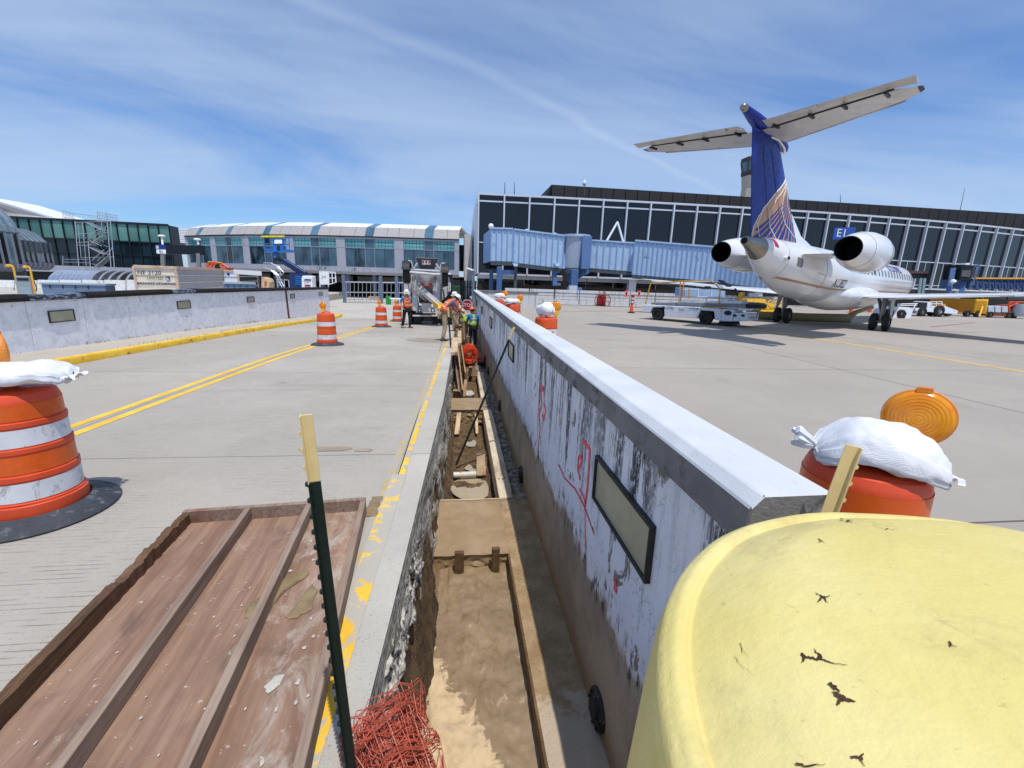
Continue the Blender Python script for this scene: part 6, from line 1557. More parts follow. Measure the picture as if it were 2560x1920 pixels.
B().bar(r2(1385, 374, 39.9), r2(1445, 376, 39.9), .08, .08).build('rail_foam', 'foam_yellow', ol, world=True); B().bar(r2(1540, 388, 39.9), r2(1600, 390, 39.9), .08, .08).build('rail_foam', 'foam_yellow', ol, world=True)
# curved ladder rails
ld = thing('ladder_stand', 'grey wheeled access ladder with curved handrails behind the wall', 'ladder', (r3(900, 1030, 31).x, r3(900, 1030, 31).y, YG))
b = B()
for pts in ([(645, 680), (650, 630), (760, 635), (850, 690), (910, 760), (920, 830)], [(760, 635), (880, 690), (975, 790), (920, 840)], [(640, 720), (760, 745), (850, 830), (900, 950), (950, 1040)], [(700, 725), (800, 760), (890, 840), (930, 940), (985, 1030)], [(870, 910), (980, 915), (985, 1030)], [(985, 905), (1050, 915), (1060, 1030)], [(865, 900), (880, 1040)], [(850, 830), (930, 800)]): b.tube([r3(x, y, 31) for x, y in pts], .035, 6)
b.build('rails', 'scaffold', ld, world=True)
for k in range(6): B().bar(r3(805+k*24, 775+k*44, 31), r3(855+k*22, 770+k*44, 31.3), .25, .05).build('step', 'scaffold', ld, world=True)
tp = thing('covered_crate', 'cream tarp-covered crate with orange ends behind the left wall', 'crate', (r3(670, 960, 33).x, r3(670, 960, 33).y, YG))
face([r3(605, 860, 33), r3(700, 890, 33), r3(735, 945, 33), r3(735, 1040, 33), r3(610, 1040, 33)], (0, 1., 0), 'tarp', 'lumber_pale', tp); face([r3(650, 970, 32.9), r3(690, 970, 32.9), r3(685, 930, 32.9), r3(660, 935, 32.9)], (0, .1, 0), 'orange_end', 'lift_orange', tp)
# ================================================================== DARK TERMINAL ON THE RIGHT
def atP(px, py, p0, n): d = ray(px, py); p0, n = Vector(p0), Vector(n); return CAMP+d*((p0-CAMP).dot(n)/d.dot(n))
def r4(x, y): return 1140+x/3.814, 440+y/3.814
def r5(x, y): return 1560+x/2.4395, 160+y/2.4395
def r6(x, y): return 2080+x/3.95, 480+y/3.95
mat('fin_white', S(206, 212, 222), .45, var=.05); mat('fin_green', S(126, 150, 152), .4, metal=.3); mat('brown_wall', S(96, 84, 78), .8, var=.1)
m, t = newmat('louvre_dark')
wv = t.node('ShaderNodeTexWave', wave_type='BANDS', bands_direction='Z'); wv.inputs['Scale'].default_value = 2.2; t.l.new(t.tc.outputs['Object'], wv.inputs['Vector'])
t.out(t.mix(t.rng(wv.outputs[0], .3, .8), S(30, 28, 30), S(58, 54, 54)), .7)
ob = [(0, 1199.8, 484.6), (1, 1260.6, 487), (2, 1323.5, 490), (3, 1385, 493), (4, 1445.5, 496), (5, 1507, 500), (6, 1568.7, 503), (7, 1626.4, 506), (8, 1685, 509.5), (9, 1741.6, 512.5), (10, 1799, 515.8), (11, 1855, 518.7), (14, 2018.3, 528), (15, 2070, 532), (16, 2121.6, 536), (17, 2172, 541), (18, 2222, 543), (19, 2270.4, 546), (20, 2316, 551.5), (21, 2361, 554.7), (22, 2405, 559), (23, 2447, 563), (24, 2489, 567.3), (25, 2530.6, 571.6)]
ZT = 10.0
pi_ = [atZ(x, y, ZT) for _, x, y in ob]; ii = [o[0] for o in ob]
cxx, cyy = np.polyfit(ii, [p.x for p in pi_], 3), np.polyfit(ii, [p.y for p in pi_], 3)
def FP(i, z, off=0.):
    p = Vector((float(np.polyval(cxx, i)), float(np.polyval(cyy, i)), z))
    q = Vector((float(np.polyval(cxx, i+.1)), float(np.polyval(cyy, i+.1)), z)); e = (q-p).normalized(); return p+Vector((e.y, -e.x, 0))*off
def zat(px, py, i): q = FP(i, 0); d = ray(px, py); return (CAMP+d*(math.hypot(q.x, q.y)/math.hypot(d.x, d.y))).z
zsp = zat(1230, 503.5, .5); zlo = zat(2333, 654.7, 20.3); zl2 = zat(2300, 712, 19.6); ZB = zat(1199, 683, 0)
dt = thing('dark_terminal', 'long dark glass terminal with white vertical fins on the right', 'building', FP(6, 0))
def dp(i0, i1_, z0, z1_, off, name, m_, th=.08, parent=None):
    n_ = (FP(i0, 0, -1)-FP(i0, 0, 0)).normalized()
    return B().extr([FP(i0, z0, off), FP(i1_, z0, off), FP(i1_, z1_, off), FP(i0, z1_, off)], n_*th).build(name, m_, parent or dt, world=True)
NB = 30
for i in range(NB):
    dp(i+.02, i+.98, zsp+.08, ZT-.12, 0, 'spandrel_pane', 'glass_black'); dp(i+.02, i+.98, zlo+.06, zsp-.06, 0, 'window_pane', 'glass_black')
    dp(i+.02, i+.49, ZB+.05, zlo-.05, -.02, 'lower_pane', 'glass_black'); dp(i+.51, i+.98, ZB+.05, zlo-.05, -.02, 'lower_pane', 'glass_black')
    if i > 12: dp(i+.49, i+.51, ZB, zlo, .04, 'lower_mullion', 'fin_white', .1)
    dp(i, i+1, zsp-.07, zsp+.07, .05, 'transom', 'fin_white', .12); dp(i, i+1, zlo-.05, zlo+.05, .05, 'transom', 'fin_white', .12); dp(i, i+1, ZT-.12, ZT+.06, .20, 'parapet', 'fin_white', .3); dp(i, i+1, ZB-.12, ZB+.05, .12, 'base_rail', 'fin_white', .3)
    if i > 12: dp(i, i+1, zl2-.04, zl2+.04, .04, 'transom', 'fin_white', .1)
for i in range(NB+1):
    e = (FP(i+.1, 0)-FP(i, 0)).normalized(); n_ = Vector((e.y, -e.x, 0)); p = FP(i, 0)
    B().extr([Vector((p.x, p.y, ZB))-e*.07, Vector((p.x, p.y, ZB))+e*.07, Vector((p.x, p.y, ZT))+e*.07, Vector((p.x, p.y, ZT))-e*.07], n_*.30).build('fin', 'fin_white', dt, world=True)
# body, side wall and roof screen
p0, p1 = FP(0, 0, -.15), FP(NB, 0, -.15)
B().hexa([(p0.x, p0.y, ZB-.1), (p1.x, p1.y, ZB-.1), (p1.x, p1.y+22, ZB-.1), (p0.x, p0.y+22, ZB-.1)], [(p0.x, p0.y, ZT-.05), (p1.x, p1.y, ZT-.05), (p1.x, p1.y+22, ZT-.05), (p0.x, p0.y+22, ZT-.05)]).build('body', 'shade_black', dt, world=True)
for k in range(8): B().bx(p0.x-.12, p0.x-.02, p0.y+.2+k*2.7, p0.y+2.75+k*2.7, ZB-.1, ZT+.05).build('side_panel', 'fin_white', dt, world=True)
sy = 52.5; q0, q1 = atY(1380, 462, sy), atY(2560, 548, sy+.8); npn = 44; q1.z = q0.z
zsc = q0.z
for k in range(npn+8):
    a, c = q0+(q1-q0)*(k/npn), q0+(q1-q0)*((k+1)/npn)
    B().extr([Vector((a.x+.04, a.y, ZT-.3)), Vector((c.x-.04, c.y, ZT-.3)), Vector((c.x-.04, c.y, zsc)), Vector((a.x+.04, a.y, zsc))], (0, .2, 0)).build('louvre_panel', 'louvre_dark', dt, world=True)
B().extr([Vector((q0.x-1.1, q0.y+.3, ZT-.3)), Vector((q1.x+12, q1.y+.3, ZT-.3)), Vector((q1.x+12, q1.y+.3, zsc+.08)), Vector((q0.x, q0.y+.3, zsc+.08))], (0, 8, 0)).build('screen_frame', 'shade_black', dt, world=True)
# ground floor
for i in range(0, NB, 1):
    dp(i, i+1, 0, ZB-.1, -2.6, 'ground_glazing', 'glass_black', .1); dp(i, i+1, 0, 1.35, -2.45, 'brown_plinth', 'brown_wall', .1)
    if i % 2 == 0: dp(i+.0, i+.025, 1.3, ZB-.2, -2.4, 'ground_mullion', 'fin_white', .08)
dp(0, NB, ZB-.5, ZB-.13, -.1, 'soffit_beam', 'fin_white', .35)
for i in (6.6, 12.5, 18.5, 23): p = FP(i, 0, -.6); B().bx(p.x-.4, p.x+.4, p.y-.3, p.y+.3, 0, ZB-.1).build('column', 'fin_white', dt, world=True)
mat('mast', S(90, 92, 98), .5, metal=.4)
b = B()
for x, y0, y1_, d_ in ((1262, 456, 486, 50), (1286, 456, 487, 50), (1461, 458, 490, 50), (2101, 488, 528, 52)): b.cyl(atY(x, y1_, d_), atY(x, y0, d_), .05, .03, 6)
b.build('mast', 'mast', dt, world=True); B().cyl(atY(2394, 556, 52), atY(2412, 470, 52), .05, .02, 6).build('mast', 'mast', dt, world=True)
cq = atY(1461, 457, 50); B().lathe([(0, .35), (.16, .2), (.22, -.1), (.1, -.3), (0, -.3)], 12, cq).build('camera_dome', 'fin_white', dt, world=True, smooth=True)
# control tower
mat('tower_stone', S(186, 178, 164), .8, var=.06); mat('tower_brown', S(74, 58, 54), .7, var=.1)
tw = atC(1876, 520, 230); twr = thing('control_tower', 'airport control tower half hidden behind the aircraft fin', 'control tower', (tw.x, tw.y, 0))
kt = 230/1095
def ring(z, r, n=8): return [(r*math.cos(rad(22.5+45*k)), r*math.sin(rad(22.5+45*k)), z) for k in range(n)]
zc = lambda y: atC(1876, y, 230).z
B().loft([ring(0, 8), ring(zc(475), 5.6), ring(zc(446), 6.4)]).build('shaft', 'tower_stone', twr); B().loft([ring(zc(446), 6.6), ring(zc(437), 7.0)]).build('gallery', 'tower_brown', twr)
B().loft([ring(zc(437), 6.3), ring(zc(413), 7.4)]).build('cab_glass', 'glass_roof', twr); B().loft([ring(zc(413), 7.7), ring(zc(404), 7.6), ring(zc(403), 5)]).build('cab_roof', 'tower_brown', twr)
for k in range(8):
    p, q = Vector(ring(zc(437), 6.45)[k]), Vector(ring(zc(413), 7.55)[k]); B().bar(p, q, .35, .35).build('cab_mullion', 'tower_brown', twr)
b = B()
for x, y, h in ((-4, -2, 5), (-1, 0, 8), (-3, 1, 6), (2, 0, 9)): b.cyl((x, y, zc(404)), (x, y, zc(404)+h*.6), .12, .06, 5)
b.build('aerials', 'mast', twr)

# ================================================================== JET BRIDGE
mat('bridge_blue', S(172, 196, 222), .5, var=.05, scale=1.2, dirt=S(110, 140, 180), dscale=1.5); mat('bridge_rib', S(124, 158, 200), .5, var=.05); mat('bridge_navy', S(72, 104, 150), .5, var=.08); mat('bridge_under', S(74, 84, 90), .7, var=.15); mat('corrugated', S(168, 178, 196), .4, var=.06, metal=.2)
mat('box_grey', S(176, 182, 190), .5, var=.05)
jb = thing('jet_bridge', 'long pale blue jet bridge running along the front of the dark terminal', 'jet bridge', atZ(1428, 758.6, 0))
def seg(L_, R_, nr, dep=2.9, name='tunnel', notch=True):
    (xl, tl, bl_, cl), (xr, tr_, br_, cr) = L_, R_
    a0, a1, c0, c1 = atC(*r4(xl, bl_), cl), atC(*r4(xl, tl), cl), atC(*r4(xr, br_), cr), atC(*r4(xr, tr_), cr)
    for p, q in ((a0, a1), (c0, c1)): q.x, q.y = p.x, p.y
    e = c0-a0; e.z = 0; e.normalize(); n_ = Vector((e.y, -e.x, 0))
    o = B().extr([a0, c0, c1, a1], -n_*dep).build(name, 'bridge_blue', jb, world=True, bevel=.03)
    for k in range(nr+1):
        s_ = k/nr; lo, hi = a0.lerp(c0, s_), a1.lerp(c1, s_)
        B().extr([lo-e*.045, lo+e*.045, hi+e*.045, hi-e*.045], n_*.05).build('rib', 'bridge_rib', o, world=True)
        if k < nr and notch:
            s2 = (k+.32)/nr; h2 = a1.lerp(c1, s2); h3 = a1.lerp(c1, (k+.82)/nr)
            B().extr([h2-Vector((0, 0, .32)), h3-Vector((0, 0, .32)), h3-Vector((0, 0, .06)), h2-Vector((0, 0, .06))], n_*.03).build('top_notch', 'bridge_rib', o, world=True)
    B().extr([a0-Vector((0, 0, .3)), c0-Vector((0, 0, .3)), c0-Vector((0, 0, .02)), a0-Vector((0, 0, .02))], -n_*.3).build('floor_beam', 'bridge_under', o, world=True)
    B().extr([a0-n_*.3-Vector((0, 0, .25)), c0-n_*.3-Vector((0, 0, .25)), c0-n_*(dep-.3)-Vector((0, 0, .25)), a0-n_*(dep-.3)-Vector((0, 0, .25))], (0, 0, .2)).build('underside', 'bridge_under', o, world=True)
    B().extr([a1+Vector((0, 0, -.02)), c1+Vector((0, 0, -.02)), c1+Vector((0, 0, .1)), a1+Vector((0, 0, .1))], n_*.08).build('roof_edge', 'bridge_blue', o, world=True)
    return o
D0 = 38.2
seg((330, 508, 812, D0), (535, 515, 818, D0), 4); seg((545, 520, 826, D0), (1015, 578, 884, D0-.3), 9); seg((1275, 622, 880, D0-.6), (1705, 650, 915, D0-1.2), 7, 2.6); seg((1680, 625, 942, D0-1.6), (2470, 690, 1010, D0-4), 17); 
seg((2470, 690, 1010, D0-4), (2960, 735, 1080, D0-6.5), 10)
# left side of the corner block
q = [atC(*r4(255, 650+200), 42), atC(*r4(330, 812), D0), atC(*r4(330, 508), D0), atC(*r4(255, 640), 44)]
a, c = atC(*r4(330, 812), D0), atC(*r4(330, 508), D0); c.x, c.y = a.x, a.y; bk_ = atC(*r4(258, 860), 43.5)
B().extr([a, c, Vector((bk_.x, bk_.y, c.z)), Vector((bk_.x, bk_.y, a.z))], (.15, .02, 0)).build('side_wall', 'bridge_rib', jb, world=True)
# rotunda with corrugated curtain
rc = atC(*r4(1130, 880), D0+.3); zt = atC(*r4(1120, 578), D0-1).z; zb = rc.z
co = B(); n = 96; co.loft([[(rc.x+(1.05+.03*(k % 2))*math.cos(2*math.pi*k/n), rc.y+(1.05+.03*(k % 2))*math.sin(2*math.pi*k/n), z) for k in range(n)] for z in (zb, zt)]); co.build('rotunda_curtain', 'corrugated', jb, world=True)
B().cyl((rc.x, rc.y, zt), (rc.x, rc.y, zt+.2), 1.2, n=32).build('rotunda_roof', 'bridge_blue', jb, world=True); B().cyl((rc.x, rc.y, zb-.5), (rc.x, rc.y, zb), 1.2, n=32).build('rotunda_floor', 'bridge_under', jb, world=True)
q = [atC(*r4(1195, 888), D0-1.4), atC(*r4(1268, 888), D0-1.4), atC(*r4(1300, 575), D0-1.4), atC(*r4(1205, 562), D0-1.4)]; B().extr(q, (0, 3, 0)).build('tunnel_collar', 'bridge_navy', jb, world=True, bevel=.03)
q = [atC(*r4(1015, 884), D0-.4), atC(*r4(1042, 884), D0-.4), atC(*r4(1042, 580), D0-.4), atC(*r4(1015, 578), D0-.4)]; B().extr(q, (0, 2.8, 0)).build('tunnel_collar', 'bridge_rib', jb, world=True)
def colm(x0, x1_, y0, y1_, zc_, name='column', m_='bridge_navy', dep=None, zg=0.):
    p, q = atC(*r4(x0, y1_), zc_), atC(*r4(x1_, y0), zc_); w_ = q.x-p.x; d_ = dep or w_
    return B().bx(p.x, q.x, p.y-d_/2, p.y+d_/2, zg, q.z).build(name, m_, jb, world=True, bevel=.03)
colm(385, 435, 868, 1130, D0); colm(316, 352, 900, 1100, D0+3); colm(545, 575, 865, 1200, D0+.5, m_='bridge_under', dep=.2); 
o = colm(1075, 1145, 895, 1215, D0-.3)
p = atC(*r4(1110, 1215), D0-.3); B().hexa([(p.x-.95, p.y-.8, .01), (p.x+.95, p.y-.8, .01), (p.x+.95, p.y+.8, .01), (p.x-.95, p.y+.8, .01)], [(p.x-.62, p.y-.5, 1.35), (p.x+.62, p.y-.5, 1.35), (p.x+.62, p.y+.5, 1.35), (p.x-.62, p.y+.5, 1.35)]).build('pedestal_foot', 'bridge_navy', jb, world=True, bevel=.03)
q = [atC(*r4(1130, 1000), D0-.4), atC(*r4(1270, 925), D0-.8), atC(*r4(1270, 890), D0-.8), atC(*r4(1060, 890), D0-.4), atC(*r4(1075, 1000), D0-.4)]; B().extr(q, (0, .8, 0)).build('pedestal_bracket', 'bridge_navy', jb, world=True)
q = [atC(*r4(925, 1045), D0-.2), atC(*r4(1000, 1045), D0-.2), atC(*r4(1000, 1020), D0-.2), atC(*r4(962, 1015), D0-.2), atC(*r4(962, 930), D0-.2), atC(*r4(1000, 915), D0-.2), atC(*r4(925, 905), D0-.2)]; B().extr(q, (0, .5, 0)).build('service_frame', 'bridge_navy', jb, world=True)
B().bar(atC(*r4(440, 920), D0), atC(*r4(560, 920), D0), .4, .4).build('cross_beam', 'bridge_navy', jb, world=True)
for x in (568, 968): B().extr([atC(*r4(x-28, 830), D0-.7), atC(*r4(x+28, 836), D0-.7), atC(*r4(x+14, 862), D0-.7), atC(*r4(x-14, 860), D0-.7)], (0, .4, 0)).build('hanger', 'bridge_blue', jb, world=True)
B().extr([atC(*r4(1078, 1132), D0-1.2), atC(*r4(1150, 1137), D0-1.2), atC(*r4(1160, 1048), D0-1.2), atC(*r4(1080, 1045), D0-1.2)], (0, .45, 0)).build('control_box', 'box_grey', jb, world=True, bevel=.02)
b = B()
for k in range(5): b.tube([atC(*r4(985+k*13, 900), D0-1), atC(*r4(1020+k*9, 960), D0-1), atC(*r4(1022+k*9, 1100), D0-1), atC(*r4(1000+k*12, 1150), D0-1), atC(*r4(1050, 1190), D0-1)], .04, 6)
for k in range(4): b.tube([atC(*r4(1165, 1060+k*12), D0-1), atC(*r4(1195, 1090+k*14), D0-1), atC(*r4(1230, 1075+k*10), D0-1), atC(*r4(1250, 980), D0-1)], .03, 6)
b.build('cables', 'truck_black', jb, world=True, smooth=True)
gq = atC(*r4(334, 478), D0); B().lathe([(0, .24), (.17, .17), (.24, 0), (.17, -.2), (0, -.24)], 14, gq).build('globe_lamp', 'sign_white', jb, world=True, smooth=True); B().cyl(gq-Vector((0, 0, .6)), gq, .06, n=6).build('lamp_stem', 'bridge_navy', jb, world=True)
b = B()
for x in (1430, 1595): b.tube([atC(*r4(x, 632), D0-1), atC(*r4(1540, 440), D0-.6)], .09, 8)
b.build('roof_strut', 'fin_white', jb, world=True, smooth=True)
for x, y in ((675, 520), (940, 555)): B().lathe([(0, .2), (.22, .1), (.26, -.1), (0, -.1)], 10, atC(*r4(x, y+6), D0-.2)).build('roof_vent', 'bridge_blue', jb, world=True, smooth=True)
# striped barrier along the terminal foot
sb = thing('striped_barrier', 'low white barrier of stacked rails along the foot of the dark terminal', 'barrier', atZ(1450, 765, 0))
P0, P1 = atZ(1262, 757, 0), atZ(1700, 772, 0); ev = P1-P0
for k in range(11):
    a, c = P0+ev*(k/7), P0+ev*((k+1)/7-.006)
    for j, (z0, z1_, o_) in enumerate(((.03, .40, .12), (.43, .66, .04), (.69, .92, .02), (.95, 1.16, .05))):
        n_ = Vector((ev.y, -ev.x, 0)).normalized()
        B().extr([Vector((a.x, a.y, z0))+n_*o_, Vector((c.x, c.y, z0))+n_*o_, Vector((c.x, c.y, z1_))+n_*o_*.8, Vector((a.x, a.y, z1_))+n_*o_*.8], -n_*.3).build('barrier_rail', 'streaked_barrier', sb, world=True)
# hose reel
mat('reel_red', S(138, 22, 30), .45, var=.12)
hr = atZ(1503, 765.5, 0); hrl = thing('hose_reel', 'dark red wheeled extinguisher reel in front of the striped barrier', 'hose reel', hr)
B().bx(-.33, .33, -.12, .25, .12, .80).build('body', 'reel_red', hrl, bevel=.08, seg=2); B().bx(-.2, .2, -.1, .2, .80, .92).build('top', 'reel_red', hrl, bevel=.04)
for x in (-.30, .36): B().tube([(x+.12*math.sin(a), -.25+.12*math.cos(a), .45+.42*math.sin(a+1.57)) if False else (x+.30*math.cos(a), -.16+.02*math.sin(a), .44+.43*math.sin(a)) for a in np.linspace(0, 2*math.pi, 22, endpoint=False)], .03, 6, True).build('wheel_ring', 'reel_red', hrl, smooth=True)
B().bx(-.35, .35, -.1, .2, 0, .12).build('skid', 'truck_black', hrl); B().cyl((.1, 0, .9), (.12, 0, 1.35), .02, n=6).build('whip', 'reel_red', hrl)
# delineator cone with flagged line
mat('cone_orange', S(232, 82, 36), .5, var=.06); mat('flag_pink', S(244, 110, 112), .7, var=.2)
cp = atZ(1578, 782.5, 0); cn = thing('delineator_cone', 'tall orange delineator cone with banded top in front of the belt loader', 'cone', cp)
B().lathe([(.21, 0), (.21, .06), (.13, .08), (.0, .08)], 20).build('base', 'tyre', cn); B().lathe([(.12, .08), (.085, .42), (.06, .5), (.06, .52)], 18).build('cone', 'cone_orange', cn, smooth=True)
for k, (z0, z1_, m_) in enumerate(((.52, .62, 'rust'), (.62, .74, 'sign_white'), (.74, .84, 'lamp_red'), (.84, .94, 'sign_white'), (.94, 1.12, 'lamp_red'))): B().cyl((0, 0, z0), (0, 0, z1_), .07, n=14).build('band', m_, cn, smooth=True)
for dx in (-.09, .09): B().cyl((dx, 0, .55), (dx, 0, 1.15), .012, n=6).build('rod', 'lamp_red', cn)
fx0 = atY(1566, 735, cp.y+6); fx1 = atY(1598, 735, cp.y+6)
for k, fp_ in enumerate((fx0, fx1)):
    b = B()
    for s_ in (-1, 1): b.extr([fp_+Vector((-.16, 0, .22*s_)), fp_+Vector((-.06, 0, .26*s_)), fp_+Vector((.16, 0, -.2*s_)), fp_+Vector((.05, 0, -.28*s_))], (0, .02, 0))
    tag(b.build('warning_flag', 'flag_pink'), ('pink crossed warning flag on the striped barrier left of the white column', 'pink crossed warning flag on the striped barrier right of the white column')[k], 'flag', 'warning flags on the striped barrier')

# ================================================================== GATE SIGNS AND SECOND BRIDGE
e1 = thing('gate_board', 'blue gate board reading E1 on the dark terminal behind the engine', 'sign', atC(*r5(1350, 1030), 44))
q = [atC(*r5(1272, 1068), 43), atC(*r5(1400, 1072), 43), atC(*r5(1412, 998), 43), atC(*r5(1290, 1000), 43)]
mat('board_blue', S(44, 84, 170), .4, var=.04)
q[3].xy = q[0].xy; q[2].xy = q[1].xy; e_ = (q[1]-q[0]).normalized(); n_ = Vector((e_.y, -e_.x, 0)).normalized(); B().extr(q, -n_*.6+Vector((.4, 0, 0))).build('board', 'board_blue', e1, world=True)
text('lettering', 'E1', 1.05, 'sign_white', e1, (q[0]+q[1]+q[2]+q[3])/4+n_*.02-e_*.25, (rad(90), 0, math.atan2((q[1]-q[0]).y, (q[1]-q[0]).x)), world=True)
def r7(x, y, zc_): return atC(2240+x/6.9125, 560+y/6.9125, zc_)
mat('led_brown', S(84, 50, 38), .6, var=.3, scale=6)
led = thing('docking_display', 'dark docking display board on posts beyond the aircraft nose', 'sign', r7(400, 1200, 42))
B().extr([r7(190, 940, 42), r7(545, 945, 42), r7(555, 830, 42), r7(195, 805, 42)], (0, .4, 0)).build('board', 'sign_black', led, world=True); B().extr([r7(190, 850, 41.9), r7(550, 860, 41.9), r7(552, 825, 41.9), r7(192, 800, 41.9)], (0, .1, 0)).build('header', 'led_brown', led, world=True)
B().extr([r7(70, 850, 42), r7(185, 855, 42), r7(185, 800, 42), r7(75, 795, 42)], (0, .4, 0)).build('blue_box', 'board_blue', led, world=True)
for x in (415, 480): B().bar(r7(x+12, 940, 42), r7(x-25, 1230, 42), .2, .2).build('post', 'fin_green', led, world=True)
j2 = thing('jet_bridge_far', 'navy jet bridge with a dark canopy head at the right edge', 'jet bridge', r7(1700, 1250, 42)); j2.name = 'far_jet_bridge'
mat('bridge_dark_navy', S(34, 60, 104), .5, var=.08)  # one even dark navy for the far tunnel and its ribs
B().extr([r7(1225, 1110, 41), r7(2700, 1150, 39), r7(2700, 945, 39), r7(1310, 935, 41)], (0, 2.5, 0)).build('tunnel', 'bridge_dark_navy', j2, world=True); B().extr([r7(1310, 948, 40.9), r7(2700, 958, 38.9), r7(2700, 930, 38.9), r7(1310, 925, 40.9)], (0, .1, 0)).build('hand_strip', 'yellow_pipe', j2, world=True)
B().extr([r7(1095, 965, 40), r7(1290, 970, 40), r7(1345, 715, 40), r7(1140, 705, 40)], (0, 1.5, 0)).build('canopy_head', 'sign_black', j2, world=True)
B().extr([r7(1130, 910, 39.9), r7(1280, 915, 39.9), r7(1300, 800, 39.9), r7(1150, 800, 39.9)], (0, .08, 0)).build('canopy_flap', 'truck_dark', j2, world=True)
for x0, y0, x1_, y1_, w_ in ((985, 770, 900, 1230, .35), (1180, 970, 1120, 1230, .35), (1430, 715, 1330, 1040, .12), (990, 765, 1120, 770, .15), (1350, 720, 1440, 720, .12), (1260, 1045, 1340, 1045, .1)): B().bar(r7(x0, y0, 40.5), r7(x1_, y1_, 40.5), w_, w_).build('strut', 'bridge_navy', j2, world=True)
for k in range(12): B().bar(r7(1380+k*110, 1110, 40.7-.16*k), r7(1385+k*110, 950, 40.7-.16*k), .08, .06).build('rib', 'bridge_dark_navy', j2, world=True)
B().lathe([(0, .25), (.2, .15), (.25, 0), (0, -.2)], 12, r7(985, 1000, 40)).build('beacon', 'sign_white', j2, world=True, smooth=True); B().extr([r7(1210, 700, 39.8), r7(1270, 700, 39.8), r7(1275, 675, 39.8), r7(1215, 675, 39.8)], (0, .5, 0)).build('flood_lamp', 'sign_white', j2, world=True)
# ================================================================== REGIONAL JET
m, t = newmat('jet_white')
X_, Y_, Z_ = t.xyz()
cc = t.mix(t.rng(t.noise(.8, 5), .3, .7), S(226, 227, 230), S(238, 238, 240))
cc = t.mix(t.rng(t.noise(1.6, 7, .7, .3, stretch=(1, .4, 1)), .56, .8, 0, .35), cc, S(206, 192, 170))
t.out(cc, .22, None, 0, .5); t.bsdf.inputs['Coat Weight'].default_value = .3; t.bsdf.inputs['Coat Roughness'].default_value = .08
mat('jet_grey', S(186, 182, 176), .35, var=.08, scale=1.5, dirt=S(140, 134, 126), dthr=(.55, .8), dscale=1.2); mat('jet_blue', S(14, 42, 136), .4, var=.06, spec=.3)
mat('jet_metal', S(150, 144, 136), .3, metal=.85, var=.15, scale=3, dirt=S(150, 110, 70)); mat('jet_gold', S(184, 138, 98), .4, var=.06); mat('jet_dark', S(20, 20, 22), .5); mat('jet_red', S(178, 30, 40), .4)
mat('engine_black', S(8, 8, 9), .7, var=.1); mat('window_dark', S(60, 66, 78), .15)
mat('gear_grey', S(130, 132, 134), .4, metal=.4, var=.15)
jet = thing('regional_jet', 'white regional jet with blue T-tail parked with its tail towards the wall', 'aircraft', (18.35, 20.09, 0), rad(-56.12))
def U(u, v, z): return Vector((-v, 17-u, z))
fus = [(0, .06, .06, 1.95), (.5, .36, .34, 1.98), (1.2, .62, .60, 2.06), (2.5, .93, .95, 2.22), (4.2, 1.14, 1.14, 2.35), (8, 1.14, 1.14, 2.35), (12, 1.14, 1.14, 2.35), (16, 1.14, 1.14, 2.35), (19.5, 1.14, 1.14, 2.35), (21.2, 1.12, 1.12, 2.37), (22.8, 1.03, 1.05, 2.44), (24.2, .88, .92, 2.56), (25.4, .70, .74, 2.74), (26.3, .52, .55, 2.92), (26.95, .37, .39, 3.06)]
def rings(sec, n=40): return [[U(u, rx*math.cos(a), zc_+rz_*math.sin(a)) for a in np.linspace(0, 2*math.pi, n, endpoint=False)] for u, rx, rz_, zc_ in sec]
# refine by interpolation
us = np.concatenate([np.linspace(0, 4.2, 14), np.linspace(5, 19.5, 14), np.linspace(20, 26.95, 22)]); F_ = np.array(fus)
sec = [(u, float(np.interp(u, F_[:, 0], F_[:, 1])), float(np.interp(u, F_[:, 0], F_[:, 2])), float(np.interp(u, F_[:, 0], F_[:, 3]))) for u in us]
sm = np.array(sec)
for _ in range(2): sm[1:-1, 1:] = .25*sm[:-2, 1:]+.5*sm[1:-1, 1:]+.25*sm[2:, 1:]
body = B().loft(rings([tuple(r) for r in sm])).build('fuselage', 'jet_white', jet, smooth=True)
def fr_at(u): return [float(np.interp(u, sm[:, 0], sm[:, k])) for k in (1, 2, 3)]
B().loft(rings([(26.95, .365, .385, 3.06), (27.3, .275, .285, 3.12), (27.65, .20, .205, 3.18), (28.0, .135, .135, 3.22)], 28), caps=False).build('tail_cone', 'jet_metal', jet, smooth=True)
B().loft(rings([(27.98, .138, .138, 3.22), (28.03, .132, .132, 3.222), (28.035, .105, .105, 3.222), (27.8, .09, .09, 3.2)], 20), caps=False).build('exhaust_ring', 'jet_metal', jet, smooth=True)
B().loft(rings([(27.85, .10, .10, 3.2), (27.95, .106, .106, 3.21)], 20)).build('exhaust_bore', 'engine_black', jet)
def onside(u, ang, off=.006):
    rx, rz_, zc_ = fr_at(u); return U(u, -(rx+off)*math.cos(ang), zc_+(rz_+off)*math.sin(ang))   # starboard
def patch(name, m_, u0, u1, a0, a1, nu=12, na=4, off=.006, parent=body):
    return B().grid(lambda s_, v: onside(u0+(u1-u0)*s_, a0(s_)+(a1(s_)-a0(s_))*v if callable(a0) else a0+(a1-a0)*v, off), nu, na).build(name, m_, parent, smooth=True)
def zang(u, z): 
    rx, rz_, zc_ = fr_at(u); return math.asin(max(-1, min(1, (z-zc_)/rz_)))
def zs_(u): return 1.78 if u < 20 else 1.78+(u-20)**1.8*.016
